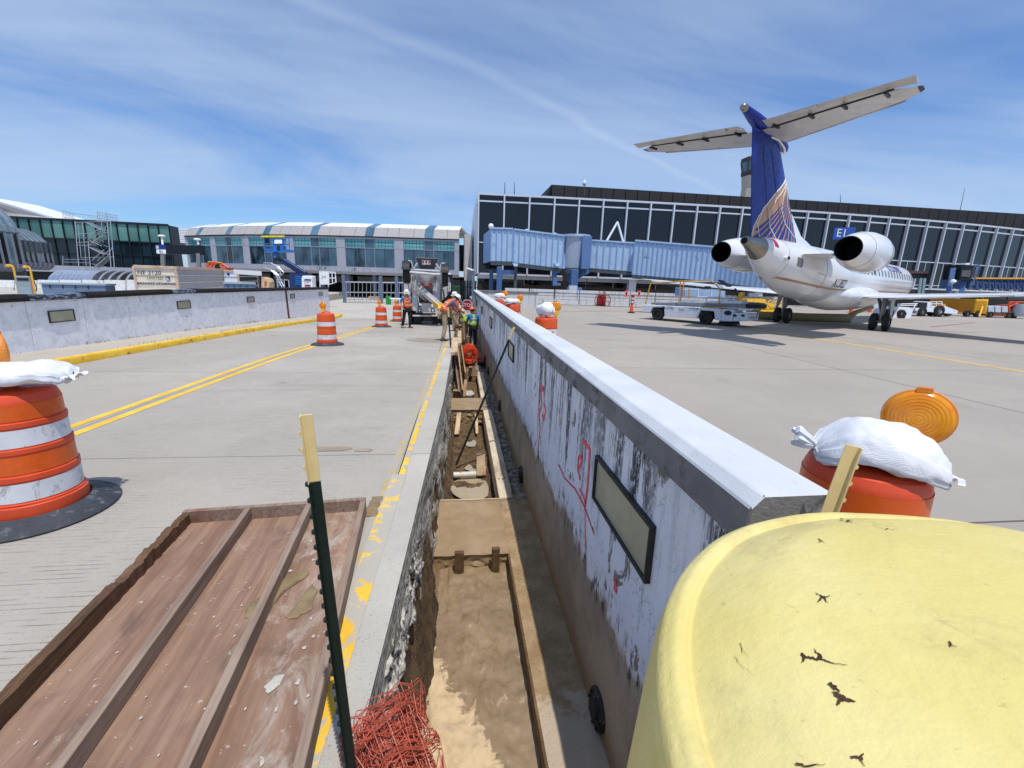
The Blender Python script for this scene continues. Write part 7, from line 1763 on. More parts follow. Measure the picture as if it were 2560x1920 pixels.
for sgn in (1, -1):
    b = B().grid(lambda s_, v: (lambda u: (lambda p: Vector((p.x*sgn, p.y, p.z)))(onside(u, zang(u, zs_(u)-.035+.07*v), .006)))(2.5+23.1*s_), 60, 2); b.build('cheat_line', 'jet_gold', body, smooth=True)
for sgn in (1, -1):
    for k in range(18):
        u = 4.6+k*.79; a = zang(u, 2.72)
        b = B().grid(lambda s_, v: (lambda p: Vector((p.x*sgn, p.y, p.z)))(onside(u-.11+.22*s_, a-.16+.32*v, .006)), 4, 4); b.build('cabin_window', 'window_dark', body, smooth=True)
patch('red_placard', 'jet_red', 26.35, 26.58, rad(18), rad(62), 3, 8, .008); patch('access_panel', 'gear_grey', 24.75, 25.15, rad(-10), rad(12), 3, 3, .006)
b = B()
for (u0, u1, a0, a1) in ((22.7, 23.4, rad(-36), rad(-8)),):
    pts = [onside(u, a, .007) for u, a in ((u0, a0), (u1, a0), (u1, a1), (u0, a1), (u0, a0))]
    b.tube(pts, .010, 4)
b.tube([onside(u, zang(u, zs_(u)+.0)+.0, .0) for u in (26.3, 26.2)], .004, 4)
for u in (22.6, 25.7): b.tube([onside(u, a, .001) for a in np.linspace(-1.3, 1.3, 24)], .006, 4)
b.build('panel_line', 'gear_grey', body, smooth=True)
B().cyl(onside(25.9, rad(-6), -.03), onside(25.98, rad(-6), .12), .085, .075, 14).build('drain_scoop', 'jet_white', body, smooth=True); B().cyl(onside(25.93, rad(-6), .05), onside(25.985, rad(-6), .125), .06, n=12).build('scoop_bore', 'jet_dark', body)
# registration on the starboard side
rp = onside(20.6, rad(-22), .03); M3 = Matrix(((0, 0, 1), (1, 0, 0), (0, 1, 0)))
o = text('registration', 'N13922', .62, 'jet_dark', body, (0, 0, 0), (0, 0, 0), .0015, shear=.25)
def wrap_text(o, u0, z0, sc_=1.):
    for v in o.data.vertices:
        u = u0-v.co.x*sc_; z = z0+v.co.y*sc_; a = zang(u, z); v.co = onside(u, a, .012+v.co.z)
wrap_text(o, 20.7, 2.02, .8)
o = text('titles', 'UNITED EXPRESS', .5, 'ink_blue', body, (0, 0, 0), (0, 0, 0), .0015); wrap_text(o, 9.5, 3.05)
# belly fairing
bf = [(11.2, .3, .12, 1.45), (12.2, 1.0, .42, 1.42), (13.6, 1.32, .62, 1.45), (15.5, 1.42, .70, 1.48), (17.4, 1.40, .70, 1.50), (18.8, 1.22, .62, 1.55), (20.0, .85, .45, 1.62), (20.9, .3, .2, 1.72)]
Fb = np.array(bf); ub = np.linspace(11.2, 20.9, 26); B().loft(rings([(u,)+tuple(float(np.interp(u, Fb[:, 0], Fb[:, k])) for k in (1, 2, 3)) for u in ub], 32)).build('belly_fairing', 'jet_white', jet, smooth=True)
# wings
def airfoil(le, te, z, th, n=10, camber=.0):
    c = te-le; xs = [.5*(1-math.cos(math.pi*k/n)) for k in range(n+1)]
    t_ = lambda x: th*c*(2.6*math.sqrt(x)-1.2*x-1.4*x*x)*.55
    return [(le+c*x, z+t_(x)*.6) for x in xs]+[(le+c*x, z-t_(x)*.4) for x in xs[::-1][1:-1]]
def wing(sgn):
    st = [(.9, 12.2, 17.75, 1.50, .13), (2.6, 13.7, 17.85, 1.56, .12), (6, 15.75, 18.1, 1.80, .11), (9.6, 17.5, 18.55, 2.06, .10), (10.02, 17.95, 18.6, 2.10, .07)]
    b = B().loft([[U(u, sgn*v, z) for u, z in airfoil(le, te, z0, th)] for v, le, te, z0, th in st]); w_ = b.build('wing', 'jet_white', jet, smooth=True, angle=60)
    for (v0, v1) in ((1.6, 5.6), (6.0, 9.2)):
        g_ = B()
        vs = [(v, float(np.interp(v, [s_[0] for s_ in st], [s_[2] for s_ in st])), float(np.interp(v, [s_[0] for s_ in st], [s_[3] for s_ in st]))) for v in (v0, v1)]
        g_.hexa([U(vs[0][1]-.35, sgn*v0, vs[0][2]-.02), U(vs[0][1]+.12, sgn*v0, vs[0][2]-.07), U(vs[1][1]+.10, sgn*v1, vs[1][2]-.06), U(vs[1][1]-.3, sgn*v1, vs[1][2]-.02)], [U(vs[0][1]-.35, sgn*v0, vs[0][2]+.045), U(vs[0][1]+.12, sgn*v0, vs[0][2]-.045), U(vs[1][1]+.10, sgn*v1, vs[1][2]-.04), U(vs[1][1]-.3, sgn*v1, vs[1][2]+.04)])
        g_.build('flap' if v0 < 3 else 'aileron', 'jet_white', w_)
    # main gear
    gx = sgn*2.05
    g_ = B().cyl(U(16.9, gx, 1.5), U(17.1, gx, .42), .11, .085, 12); g_.bar(U(16.6, gx*.85, 1.45), U(17.05, gx, .75), .09, .09); g_.cyl(U(17.1, gx-.34, .40), U(17.1, gx+.34, .40), .06, n=10); g_.bar(U(17.35, gx, 1.35), U(17.2, gx, .55), .05, .09)
    gr = g_.build('landing_gear', 'gear_grey', jet, smooth=True)
    B().extr([U(16.6, gx+sgn*.28, 1.45), U(17.35, gx+sgn*.28, 1.45), U(17.3, gx+sgn*.34, .62), U(17.05, gx+sgn*.36, .58)], (.02, 0, 0)).build('gear_door', 'jet_grey', gr)
    for dv in (-.24, .24):
        c = U(17.1, gx+dv, .395); r, wd_ = .395, .24
        pr = [(r*.5, -wd_/2), (r*.88, -wd_/2), (r*.98, -wd_*.36), (r, -wd_*.15), (r, wd_*.15), (r*.98, wd_*.36), (r*.88, wd_/2), (r*.5, wd_/2), (r*.5, -wd_/2)]
        t_ = B().lathe(pr, 28, caps=False); t_.v = [c+Vector((p.z, p.x, p.y)) for p in t_.v]; to = t_.build('tyre', 'tyre', gr, smooth=True)
        h_ = B().lathe([(0, -.07), (r*.2, -.08), (r*.3, -.05), (r*.5, -.09)], 18, caps=False).lathe([(0, .07), (r*.2, .08), (r*.3, .05), (r*.5, .09)], 18, caps=False); h_.v = [c+Vector((p.z, p.x, p.y)) for p in h_.v]; h_.build('hub', 'rim_grey', to, smooth=True)
for s_ in (-1, 1): wing(s_)
# nose gear
g_ = B().cyl(U(2.6, 0, 1.5), U(2.6, 0, .35), .07, n=10); g_.build('nose_gear', 'gear_grey', jet)
for dv in (-.16, .16):
    t_ = B().lathe([(.15, -.09), (.29, -.09), (.31, 0), (.29, .09), (.15, .09), (.15, -.09)], 20, caps=False); t_.v = [U(2.6, dv, .31)+Vector((p.z, p.x, p.y)) for p in t_.v]; t_.build('nose_tyre', 'tyre', jet, smooth=True)
# engines
for s_ in (-1, 1):
    vc, zc_ = s_*2.12, 3.12; E0 = -.6
    pr = [(u+E0, r) for u, r in ((21.9, .52), (21.95, .60), (22.15, .66), (22.8, .72), (23.5, .715), (24.3, .65), (25.0, .53), (25.6, .405))]
    b = B().loft([[U(u, vc+r*math.cos(a), zc_+r*math.sin(a)) for a in np.linspace(0, 2*math.pi, 36, endpoint=False)] for u, r in pr], caps=False); nc = b.build('nacelle', 'jet_white', jet, smooth=True)
    B().loft([[U(u, vc+r*math.cos(a), zc_+r*math.sin(a)) for a in np.linspace(0, 2*math.pi, 36, endpoint=False)] for u, r in ((25.0, .405), (25.01, .385), (24.4, .40), (23.6, .36), (23.6, .01))], caps=False).build('exhaust_duct', 'engine_black', nc, smooth=True)
    B().loft([[U(u, vc+r*math.cos(a), zc_+r*math.sin(a)) for a in np.linspace(0, 2*math.pi, 36, endpoint=False)] for u, r in ((21.3, .52), (21.33, .48), (21.8, .48), (21.8, .01))], caps=False).build('intake_duct', 'engine_black', nc, smooth=True)
    b = B(); b.tube([U(u, vc+(r+.004)*math.cos(-.5), zc_+(r+.004)*math.sin(-.5)) for u, r in ((22.2, .72), (22.9, .715), (23.7, .65), (24.1, .585))], .008, 4)
    for u, r in ((22.2, .721), (24.1, .586)): b.tube([U(u, vc+(r+.002)*math.cos(a), zc_+(r+.002)*math.sin(a)) for a in np.linspace(0, 2*math.pi, 30, endpoint=False)], .005, 4, True)
    b.build('cowl_seam', 'gear_grey', nc, smooth=True)
    b = B().loft([[U(u, s_*v, z) for u, z in airfoil(22.1, 24.9, 2.98, .09)] for v in (.75, 1.55)]); b.build('pylon', 'jet_white', jet, smooth=True)
    B().cyl(U(22.4, vc-s_*-.35, zc_-.62), U(22.4, vc-s_*-.35, zc_-.76), .02, n=6).build('drain_mast', 'gear_grey', nc)
# fin
def uTE(z): return 27.6+.34*(z-3.4)
def uLE(z): return 23.35+1.06*(z-3.4)
def finring(z, th): return [U(uLE(z)+(uTE(z)-uLE(z))*x, y*(uTE(z)-uLE(z)), z) for x, y in [(0, 0), (.06, th*.55), (.2, th*.9), (.4, th), (.7, th*.6), (1, .004), (1, -.004), (.7, -th*.6), (.4, -th), (.2, -th*.9), (.06, -th*.55)]]
fin = B().loft([finring(z, .055) for z in np.linspace(3.05, 6.45, 8)]).build('fin', 'jet_blue', jet, smooth=True, angle=60)
def finside(s_, z, off=.004):
    """s_ 0 at trailing edge, 1 at leading edge, starboard skin"""
    x = 1-s_; th = float(np.interp(x, [0, .06, .2, .4, .7, 1], [0, .55*.055, .9*.055, .055, .6*.055, .004])); c = uTE(z)-uLE(z)
    return U(uLE(z)+c*x, -th*c-off, z)
# rudder lines
b = B()
for s_ in (.28, .52): b.tube([finside(s_, z, .002) for z in np.linspace(3.5, 6.05, 14)], .009, 4)
b.build('rudder_gap', 'jet_dark', fin, smooth=True)
arcb = [(.0, 3.38), (.03, 3.7), (.12, 4.05), (.30, 4.5), (.55, 4.95), (.80, 5.28), (1.0, 5.50)]
zsA = lambda s_: float(np.interp(s_, [a[0] for a in arcb], [a[1] for a in arcb]))
b = B().grid(lambda u, v: finside(u*.995, 3.36+(max(3.37, zsA(u))-3.36)*v, .004), 36, 24); b.build('globe_ground', 'jet_gold', fin, smooth=True)
# blue sun-ray wedges
src = (1.06, 5.35); rays_ = B()
for k in range(11):
    e0 = (-.06+k*.105, 3.36); w_ = .036
    def pt(f_, d_): s_ = src[0]+(e0[0]+d_-src[0])*f_; z = src[1]+(e0[1]-src[1])*f_; return s_, z
    fs = [f_ for f_ in np.linspace(.12, 1, 16)]; vs = []; ok = []
    for f_ in fs:
        s0, z0 = pt(f_, -w_*f_**.6-.003); s1_, z1_ = pt(f_, w_*f_**.6+.003)
        if max(s0, s1_) < .99 and min(s0, s1_) > .0 and z0 < zsA(max(0, s0))-.02: vs += [finside(s0, z0, .008), finside(s1_, z1_, .008)]
    n_ = len(vs)//2
    if n_ > 1: rays_.add(vs, [(2*i, 2*i+1, 2*i+3, 2*i+2) for i in range(n_-1)])
rays_.build('globe_rays', 'jet_blue', fin)
wl_ = B()
def arc_line(pts, w_=.014):
    P_ = []
    for (s0, z0), (s1_, z1_) in zip(pts[:-1], pts[1:]):
        for j in range(6): P_.append((s0+(s1_-s0)*j/6, z0+(z1_-z0)*j/6))
    P_.append(pts[-1]); wl_.tube([finside(max(.005, min(.995, s_)), z, .010) for s_, z in P_], w_, 4)
arc_line(arcb); arc_line([(.12, 3.38), (.10, 3.8), (.2, 4.3), (.45, 4.8), (.75, 5.2), (.98, 5.45)]); arc_line([(.42, 3.38), (.3, 3.8), (.32, 4.2), (.5, 4.7), (.8, 5.15), (.97, 5.4)]); arc_line([(.98, 3.62), (.8, 3.70), (.62, 4.0), (.58, 4.4), (.7, 4.85), (.93, 5.3)]); arc_line([(.98, 4.05), (.86, 4.2), (.78, 4.6), (.88, 5.1), (.96, 5.35)])
wl_.build('globe_arcs', 'sign_white', fin, smooth=True)
# dorsal fillet
b = B().loft([[U(21.0, y, 3.42) for y in (-.03, .03)]+[U(21.0, .03, 3.44), U(21.0, -.03, 3.44)], [U(23.9, -.16, 3.3), U(23.9, .16, 3.3), U(24.0, .05, 4.1), U(24.0, -.05, 4.1)], [U(25.0, -.16, 3.2), U(25.0, .16, 3.2), U(24.55, .05, 4.15), U(24.55, -.05, 4.15)]])
b = B().extr([U(20.9, .045, 3.40), U(24.0, .045, 3.2), U(24.7, .045, 4.55), U(24.4, .045, 4.48), U(23.0, .045, 3.80)], (.09, 0, 0)); b.build('dorsal_fillet', 'jet_white', jet, bevel=.03)
b = B().loft([[U(u, r*math.cos(a), z+r*.75*math.sin(a)) for a in np.linspace(0, 2*math.pi, 16, endpoint=False)] for u, r, z in ((25.7, .02, 6.32), (26.0, .15, 6.36), (26.6, .24, 6.46), (27.6, .27, 6.55), (28.6, .20, 6.68), (29.25, .12, 6.76), (29.3, .11, 6.765))]); blt = b.build('tail_bullet', 'jet_blue', jet, smooth=True)
b = B().loft([[U(u, r*math.cos(a), 6.77+r*math.sin(a)) for a in np.linspace(0, 2*math.pi, 14, endpoint=False)] for u, r in ((29.29, .112), (29.36, .112), (29.42, .09), (29.47, .05), (29.48, .004))]); b.build('tail_light', 'jet_metal', blt, smooth=True)
b = B()
for sg in (1, -1): b.tube([U(25.8, 0, 6.22), U(26.3, -.13*sg, 6.28), U(27.0, -.19*sg, 6.36), U(27.5, -.14*sg, 6.36)], .03, 5)
b.build('bullet_trim', 'sign_white', blt, smooth=True)
for s_ in (-1, 1):
    st = [(.1, 26.35, 28.15, 6.42, .11), (3.35, 27.75, 28.78, 6.50, .10), (3.72, 28.15, 28.6, 6.50, .08)]
    b = B().loft([[U(u, s_*v, z) for u, z in airfoil(le, te, z0, th)] for v, le, te, z0, th in st]); sb_ = b.build('stabiliser', 'jet_grey', jet, smooth=True, angle=60)
    ev_ = [(.35, 28.2, 28.85), (3.3, 28.83, 29.22), (3.75, 28.78, 29.28)]
    b = B().loft([[U(a, s_*v, 6.44+.02*v), U(a+(c-a)*.3, s_*v, 6.50+.02*v), U(c, s_*v, 6.46+.02*v), U(a+(c-a)*.3, s_*v, 6.40+.02*v)] for v, a, c in ev_]); el_ = b.build('elevator', 'jet_grey', sb_, smooth=False)
    b = B().extr([U(28.72, s_*.7, 6.445), U(28.95, s_*.7, 6.44), U(29.06, s_*1.75, 6.47), U(28.82, s_*1.75, 6.475)], (0, 0, -.02)); b.build('trim_tab', 'jet_grey', el_)
    B().tube([U(28.17, s_*.35, 6.44), U(28.80, s_*3.3, 6.50)], .028, 6).build('hinge_line', 'jet_dark', sb_)
    for v in (.55, 1.5, 2.3, 3.2): B().bar(U(28.0+.2*v, s_*v, 6.40), U(28.4+.2*v, s_*v, 6.38), .06, .06).build('hinge_bracket', 'jet_dark', sb_)
    b = B().loft([[U(u, s_*v, z) for u, z in airfoil(le, te, z0, th)] for v, le, te, z0, th in ((3.70, 28.12, 28.62, 6.50, .09), (3.80, 28.3, 28.6, 6.50, .06))]); b.build('tip_boot', 'jet_dark', sb_)
    b = B().tube([U(26.45, s_*.12, 6.42), U(27.78, s_*3.36, 6.50)], .035, 6); b.build('leading_edge', 'jet_metal', sb_, smooth=True)

# ================================================================== GROUND EQUIPMENT
mat('gse_white', S(214, 218, 226), .45, var=.05, dirt=S(176, 176, 180), dscale=2); mat('gse_grey', S(120, 124, 134), .6, var=.15); mat('rail_yellow', S(200, 150, 52), .5, var=.12)
BLp = Vector((9.94, 21.31, 0)); BLq = Vector((11.55, 19.3, 0)); ue = (BLq-BLp).normalized(); ve = Vector((-ue.y, ue.x, 0))
if ve.y < 0: ve = -ve
bl_ = thing('belt_loader', 'white belt loader with yellow rails parked beside the jet', 'belt loader', BLp)
def bz(x, y, d=0.): return atP(1580+x/6.9125, 660+y/6.9125, BLp+ve*d, ve)
def bp(pts, d, name, m_, th, bev=.02): return B().extr([bz(x, y, d) for x, y in pts], ve*th).build(name, m_, bl_, world=True, bevel=bev)
bp([(190, 705), (415, 712), (415, 748), (355, 748), (312, 838), (190, 832)], 0, 'front_body', 'gse_white', 1.7); bp([(420, 712), (550, 718), (550, 748), (420, 748)], 0, 'arch_panel', 'gse_white', 1.7)
bp([(552, 720), (1185, 748), (1180, 800), (1130, 942), (562, 905)], 0, 'side_body', 'gse_white', 1.7); bp([(1190, 752), (1555, 778), (1535, 985), (1430, 965), (1420, 818), (1190, 800)], 0, 'rear_body', 'gse_white', 1.7)
bp([(1558, 780), (1765, 792), (1735, 995), (1538, 988)], -.02, 'rear_box', 'gse_white', 1.7); bp([(1768, 848), (2000, 852), (1988, 990), (1740, 992)], .0, 'tail_box', 'gse_white', 1.6)
for c0, c1_ in (((450, 870), 1.45), ((1285, 930), 1.45)):
    for d_ in (.12, 1.5):
        c = bz(*c0, d_); r_ = .315 if d_ < 1 else .30; c.z = r_
        w_ = B().lathe([(r_*.5, -.1), (r_*.9, -.11), (r_, -.06), (r_, .06), (r_*.9, .11), (r_*.5, .1), (r_*.5, -.1)], 26, caps=False); w_.v = [c+ue*p.x+Vector((0, 0, 1))*p.y+ve*p.z for p in w_.v]; wo_ = w_.build('wheel', 'tyre', bl_, world=True, smooth=True)
        h_ = B().lathe([(0, -.07), (r_*.2, -.08), (r_*.5, -.05)], 16, caps=False); h_.v = [c+ue*p.x+Vector((0, 0, 1))*p.y+ve*p.z for p in h_.v]; h_.build('hub', 'truck_black', wo_, world=True)
bp([(320, 745), (545, 752), (545, 900), (330, 840)], .25, 'wheel_well', 'truck_black', 1.2, 0); bp([(1180, 800), (1420, 815), (1425, 955), (1160, 930)], .25, 'wheel_well', 'truck_black', 1.2, 0)
bp([(330, 665), (1100, 672), (1960, 690), (1960, 755), (1250, 735), (330, 700)], .25, 'conveyor', 'gse_grey', .95, .01); bp([(820, 640), (1500, 640), (1660, 600), (1660, 640), (1900, 640), (1900, 690), (820, 672)], .3, 'conveyor_frame', 'gse_white', .8, .01)
bp([(1250, 735), (1620, 745), (1620, 770), (1250, 752)], .1, 'step_plate', 'rail_yellow', .1, 0); bp([(1830, 770), (2120, 772), (2060, 805), (1835, 802)], .2, 'lip_plate', 'gse_white', .9, .01); bp([(1960, 690), (2240, 700), (2240, 765), (1960, 760)], .3, 'belt_end', 'truck_black', .8, .02)
b = B()
for pts, d_ in (([(232, 692), (322, 335)], .2), ([(322, 335), (830, 300), (1240, 287)], .2), ([(810, 682), (838, 305)], .2), ([(880, 560), (890, 300)], 1.1), ([(975, 600), (990, 430)], .2), ([(1500, 685), (1525, 425), (1370, 285), (1240, 287)], .25)): b.tube([bz(x, y, d_) for x, y in pts], .032, 6)
b.build('guard_rail', 'rail_yellow', bl_, world=True)
b = B()
for pts, d_ in (([(890, 320), (1370, 300), (1560, 400), (1570, 430)], 1.1), ([(890, 440), (1520, 440)], .3), ([(900, 570), (1800, 575)], .3), ([(1750, 680), (1760, 560)], .3)): b.tube([bz(x, y, d_) for x, y in pts], .022, 6)
b.build('hand_rail', 'gse_white', bl_, world=True)
bp([(1800, 630), (1830, 540), (1850, 490), (1920, 485), (1920, 540), (1860, 600)], .4, 'yellow_bumper', 'chute_yellow', .3); bp([(1760, 420), (1790, 420), (1840, 560), (1820, 570)], .4, 'lever', 'truck_black', .1, 0); bp([(1470, 275), (1490, 272), (1645, 380), (1635, 395)], .5, 'roller', 'truck_black', .6, 0)
for x, y, r_ in ((1655, 845, .13), (1775, 890, .06), (1915, 890, .06)):
    c = bz(x, y, -.03); h_ = B().lathe([(0, -.02), (r_, -.02), (r_*1.1, .02)], 18); h_.v = [c+ue*p.x*1.2+Vector((0, 0, 1))*p.y*.8+ve*p.z for p in h_.v]; h_.build('recessed_port', 'truck_black', bl_, world=True)
bp([(2000, 935), (2150, 940), (2180, 830), (2165, 830), (2140, 925), (2000, 920)], .3, 'tow_hitch', 'gse_grey', .1, 0); bp([(1510, 985), (1720, 1000), (1745, 1060), (1480, 1040)], .3, 'axle_guard', 'truck_black', 1., 0)
ang = math.atan2(ue.y, ue.x)
text('lettering', 'BL1732', .20, 'ink', bl_, bz(620, 757, -.012), (rad(90), 0, ang), world=True); text('lettering', 'TUG', .14, 'ink', bl_, bz(850, 790, -.012), (rad(90), 0, ang), world=True); text('lettering', 'UNITED', .11, 'ink_blue', bl_, bz(1050, 770, -.012), (rad(90), 0, ang), world=True)
bp([(1120, 762), (1150, 764), (1148, 788), (1118, 786)], -.012, 'emblem', 'ink_blue', .008, 0)
# flexible air duct under the jet
m, t = newmat('duct_tan'); wv = t.node('ShaderNodeTexWave', wave_type='BANDS', bands_direction='X'); wv.inputs['Scale'].default_value = 3; t.l.new(t.tc.outputs['Object'], wv.inputs['Vector']); t.out(t.mix(wv.outputs[0], S(138, 126, 92), S(156, 144, 108)), .7)
def r8(x, y): return 1780+x/5.53, 560+y/5.53
dk = thing('air_duct', 'tan flexible air duct lying under the jet fuselage', 'air duct', atZ(*r8(1200, 1350), 0))
dpts = [atZ(*r8(x, y), 0)+Vector((0, 0, .22)) for x, y in ((430, 1300), (700, 1318), (1000, 1330), (1300, 1342), (1600, 1352), (1880, 1360))]
B().tube(dpts, [.24, .23, .24, .23, .25, .26], 14).build('duct', 'duct_tan', dk, world=True, smooth=True); B().tube([dpts[-1]+Vector((0, 0, .1)), atY(*r8(2000, 1215), dpts[-1].y-.2), atY(*r8(2220, 1150), dpts[-1].y-.2)], [.2, .12, .10], 8).build('strap', 'duct_tan', dk, world=True, smooth=True)
# yellow tractor and blue cart beyond the left wing
YD = 30.
yt = thing('yellow_tractor', 'yellow baggage tractor seen beneath the left wing', 'tractor', atZ(*r8(720, 1215), 0))
def yz(x, y, d=0.): return atC(*r8(x, y), YD+d)
for pts, nm, m_, th in (([(490, 1075), (740, 1085), (745, 1040), (490, 1040)], 'cowl', 'chute_yellow', 1.), ([(670, 1222), (870, 1222), (870, 1180), (680, 1185)], 'front_bumper', 'chute_yellow', 1.2), ([(740, 1170), (850, 1170), (850, 1095), (740, 1095)], 'bonnet', 'chute_yellow', 1.), ([(455, 1155), (740, 1165), (740, 1100), (460, 1100)], 'bed', 'truck_black', 1.), ([(510, 1005), (650, 1010), (645, 960), (512, 950)], 'seat_back', 'gse_grey', .2)):
    B().extr([yz(x, y) for x, y in pts], (0, th, 0)).build(nm, m_, yt, world=True)
b = B()
for cx_ in (820, 915): b.tube([yz(cx_+48*math.cos(a), 1100+45*math.sin(a)) for a in np.linspace(0, 2*math.pi, 16, endpoint=False)], .04, 6, True)
b.build('hoop', 'chute_yellow', yt, world=True)
for x in (520, 830): wheel(yt, yz(x, 1205, .3), .25, .2, 'y')
bc_ = thing('blue_cart', 'blue slatted baggage cart beyond the belt loader', 'cart', atC(1760, 760, 30)); 
def cz(x, y, d=0.): return atC(1580+x/6.9125, 660+y/6.9125, 30+d)
B().extr([cz(905, 560), cz(1600, 600), cz(1615, 470), cz(920, 400)], (0, 1.4, 0)).build('body', 'bridge_rib', bc_, world=True)
for k in range(9): B().bar(cz(910, 415+k*16, -.05), cz(1605, 470+k*14, -.05), .04, .05).build('slat', 'bridge_blue', bc_, world=True)
for x in (1140, 1370): B().bar(cz(x, 575, -.08), cz(x+10, 430, -.08), .08, .06).build('stanchion', 'bridge_blue', bc_, world=True)
for x in (1000, 1450): wheel(bc_, Vector((cz(x, 600).x, cz(x, 600).y+.3, .25)), .25, .18, 'y')
B().bx(cz(920, 560).x, cz(1600, 560).x, cz(920, 560).y, cz(920, 560).y+1.3, .3, .5).build('chassis', 'truck_black', bc_, world=True)
# vehicles far right
def vz(x, y, zc_): return r7(x, y, zc_)
def wheelat(parent, x, y, zc_, r_): p = vz(x, y, zc_); wheel(parent, Vector((p.x, p.y+.2, r_)), r_, .25, 'y')
tg = thing('pushback_tug', 'white tow tractor with black cab parked beyond the right wing', 'tractor', atZ(2330, 790, 0)); tc_ = math.hypot(*atZ(2330, 792, 0).xy)/1.4
_p = atZ(2330, 792, 0); zc0 = (_p-CAMP).dot(_F)
for pts, nm, m_, th in (([(335, 1500), (1060, 1560), (1075, 1500), (860, 1420), (590, 1420), (540, 1455), (340, 1450)], 'body', 'gse_white', 1.6), ([(400, 1455), (520, 1455), (545, 1360), (400, 1355)], 'cab', 'truck_black', 1.4), ([(535, 1455), (600, 1455), (605, 1345), (545, 1350)], 'cab_frame', 'gse_white', 1.4), ([(725, 1420), (870, 1420), (860, 1385), (730, 1385)], 'engine_cover', 'rail_yellow', 1.), ([(335, 1545), (420, 1550), (430, 1490), (340, 1490)], 'front_bumper', 'gse_grey', 1.5)):
    B().extr([vz(x, y, zc0) for x, y in pts], (.3, th, 0)).build(nm, m_, tg, world=True, bevel=.02)
b = B()
for y in (1345, 1378): b.tube([vz(600, y, zc0), vz(800, y, zc0)], .03, 6)
for x in (605, 700, 795): b.tube([vz(x, 1342, zc0), vz(x, 1420, zc0)], .03, 6)
b.build('rail', 'sign_white', tg, world=True)
for x, r_ in ((480, .36), (770, .45), (640, .3), (930, .38)): wheelat(tg, x, 1560, zc0-.1 if x in (480, 770) else zc0+1.4, r_)
sv = thing('hydraulic_cart', 'low white hydraulic service cart behind the right main gear', 'cart', atZ(2265, 792, 0)); _p = atZ(2265, 796, 0); zc1 = (_p-CAMP).dot(_F)
for pts, nm, m_ in (([(-140, 1640), (230, 1640), (260, 1560), (300, 1470), (200, 1440), (20, 1440), (-100, 1500)], 'body', 'gse_white'), ([(30, 1650), (150, 1650), (200, 1530), (60, 1540)], 'dark_bay', 'truck_black')):
    B().extr([vz(x, y, zc1 if nm == 'body' else zc1-.05), ] and [vz(x, y, zc1 if nm == 'body' else zc1-.05) for x, y in pts], (.2, 1.5, 0)).build(nm, m_, sv, world=True, bevel=.03)
b = B()
for x0, y0, x1_, y1_ in ((30, 1385, 370, 1375), (30, 1410, 360, 1405), (40, 1385, 30, 1450), (340, 1380, 300, 1470), (290, 1470, 240, 1620)): b.tube([vz(x0, y0, zc1), vz(x1_, y1_, zc1)], .035, 6)
b.build('rail', 'sign_white', sv, world=True); wheelat(sv, 110, 1640, zc1-.1, .3)
yc = thing('yellow_cart', 'tall yellow baggage cart behind the right wing', 'cart', atZ(2440, 790, 0)); _p = atZ(2440, 793, 0); zc2 = (_p-CAMP).dot(_F)
mat('cart_yellow', S(236, 186, 22), .5, var=.05); mat('cart_ochre', S(184, 128, 24), .5, var=.05)
B().extr([vz(820, 1480, zc2+3), vz(1340, 1540, zc2), vz(1390, 1300, zc2), vz(830, 1280, zc2+3)], (.2, 1.4, 0)).build('side_curtain', 'cart_ochre', yc, world=True); B().extr([vz(1342, 1540, zc2), vz(1555, 1545, zc2), vz(1600, 1300, zc2), vz(1392, 1300, zc2)], (0, .1, 0)).build('end_panel', 'cart_yellow', yc, world=True)
for k in range(8): B().bar(vz(1350+k*3, 1525-k*28, zc2-.05), vz(1560+k*3, 1530-k*28, zc2-.05), .03, .05).build('slat', 'cart_ochre', yc, world=True)
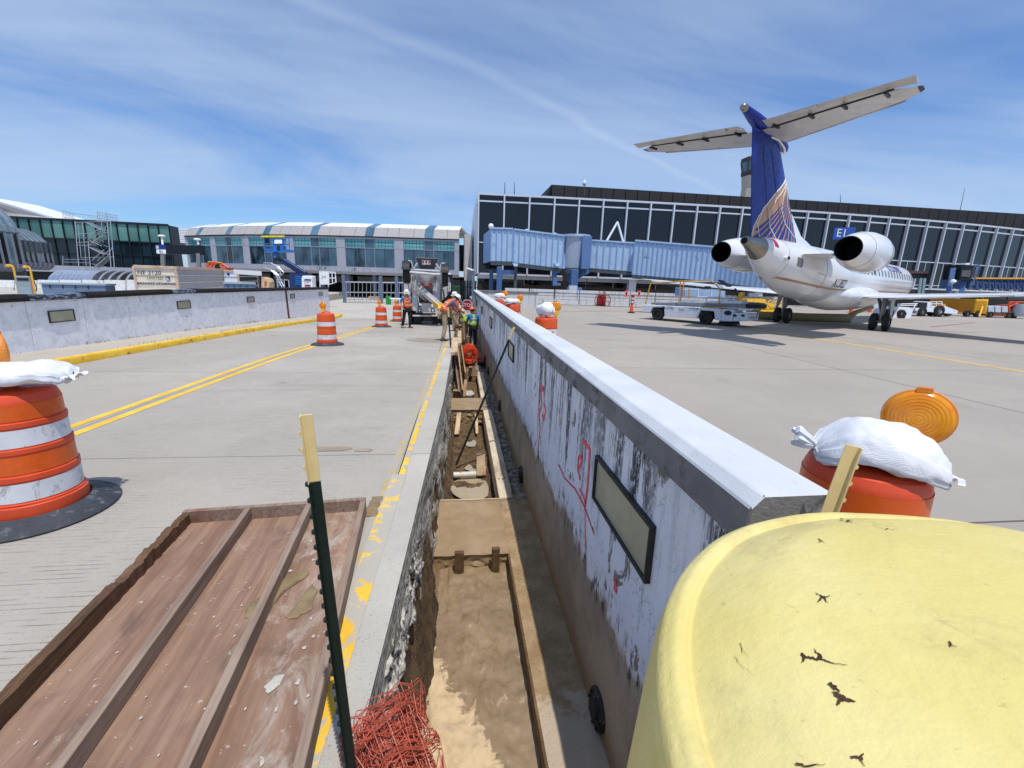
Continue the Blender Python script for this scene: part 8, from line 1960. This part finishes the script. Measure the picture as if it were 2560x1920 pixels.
B().bar(vz(1500, 1420, zc2-.06), vz(1440, 1600, zc2-.3), .1, .1).build('drawbar', 'cart_yellow', yc, world=True); B().extr([vz(1080, 1545, zc2+.5), vz(1560, 1560, zc2), vz(1560, 1545, zc2), vz(1080, 1520, zc2+.5)], (0, 1.4, 0)).build('chassis', 'cart_ochre', yc, world=True)
for x in (1260, 1440): wheelat(yc, x, 1590, zc2-.1, .27)
rc_ = thing('red_cart', 'open red cart train carrying grey boxes at the right edge', 'cart', atZ(2540, 797, 0)); 
for k, x in enumerate((1600, 1720, 1840)): B().extr([vz(x, 1530, zc2), vz(x+100, 1530, zc2), vz(x+100, 1420, zc2), vz(x, 1420, zc2)], (0, 1, 0)).build('grey_box', 'box_grey', rc_, world=True, bevel=.03)
B().extr([vz(1560, 1590, zc2), vz(2300, 1600, zc2), vz(2300, 1545, zc2), vz(1560, 1540, zc2)], (0, 1.2, 0)).build('deck', 'rust', rc_, world=True)
b = B()
for x0, y0, x1_, y1_ in ((1950, 1350, 1960, 1540), (2100, 1350, 2110, 1540), (1955, 1430, 2110, 1360), (1955, 1360, 2110, 1430), (1950, 1350, 2250, 1350), (2250, 1350, 2250, 1500)): b.tube([vz(x0, y0, zc2), vz(x1_, y1_, zc2)], .06, 6)
b.build('frame', 'lift_orange', rc_, world=True); B().extr([vz(1960, 1520, zc2+.2), vz(2120, 1520, zc2+.2), vz(2140, 1400, zc2+.2), vz(1960, 1400, zc2+.2)], (0, 1, 0)).build('red_crate', 'lift_orange', rc_, world=True)
B().lathe([(0, -.5), (.55, -.5), (.62, 0), (.55, .5), (0, .5)], 18, vz(2190, 1490, zc2-.2)).build('tank', 'box_grey', rc_, world=True, smooth=True)
for x in (1660, 1980, 2080): wheelat(rc_, x, 1600, zc2-.1, .25)
for k, (x, y) in enumerate((((1920, 1220)), ((2180, 1215)))):
    p = atZ(*r8(x, y+5), 0); c_ = thing('traffic_cone', ('small orange cone left of the duct strap under the jet', 'small orange cone beside the right main gear')[k], 'cone', p, group='orange cones under the jet')
    B().bx(-.22, .22, -.22, .22, 0, .04).build('base', 'cone_orange', c_); B().lathe([(.16, .04), (.04, .75), (.0, .75)], 16).build('cone', 'cone_orange', c_, smooth=True)
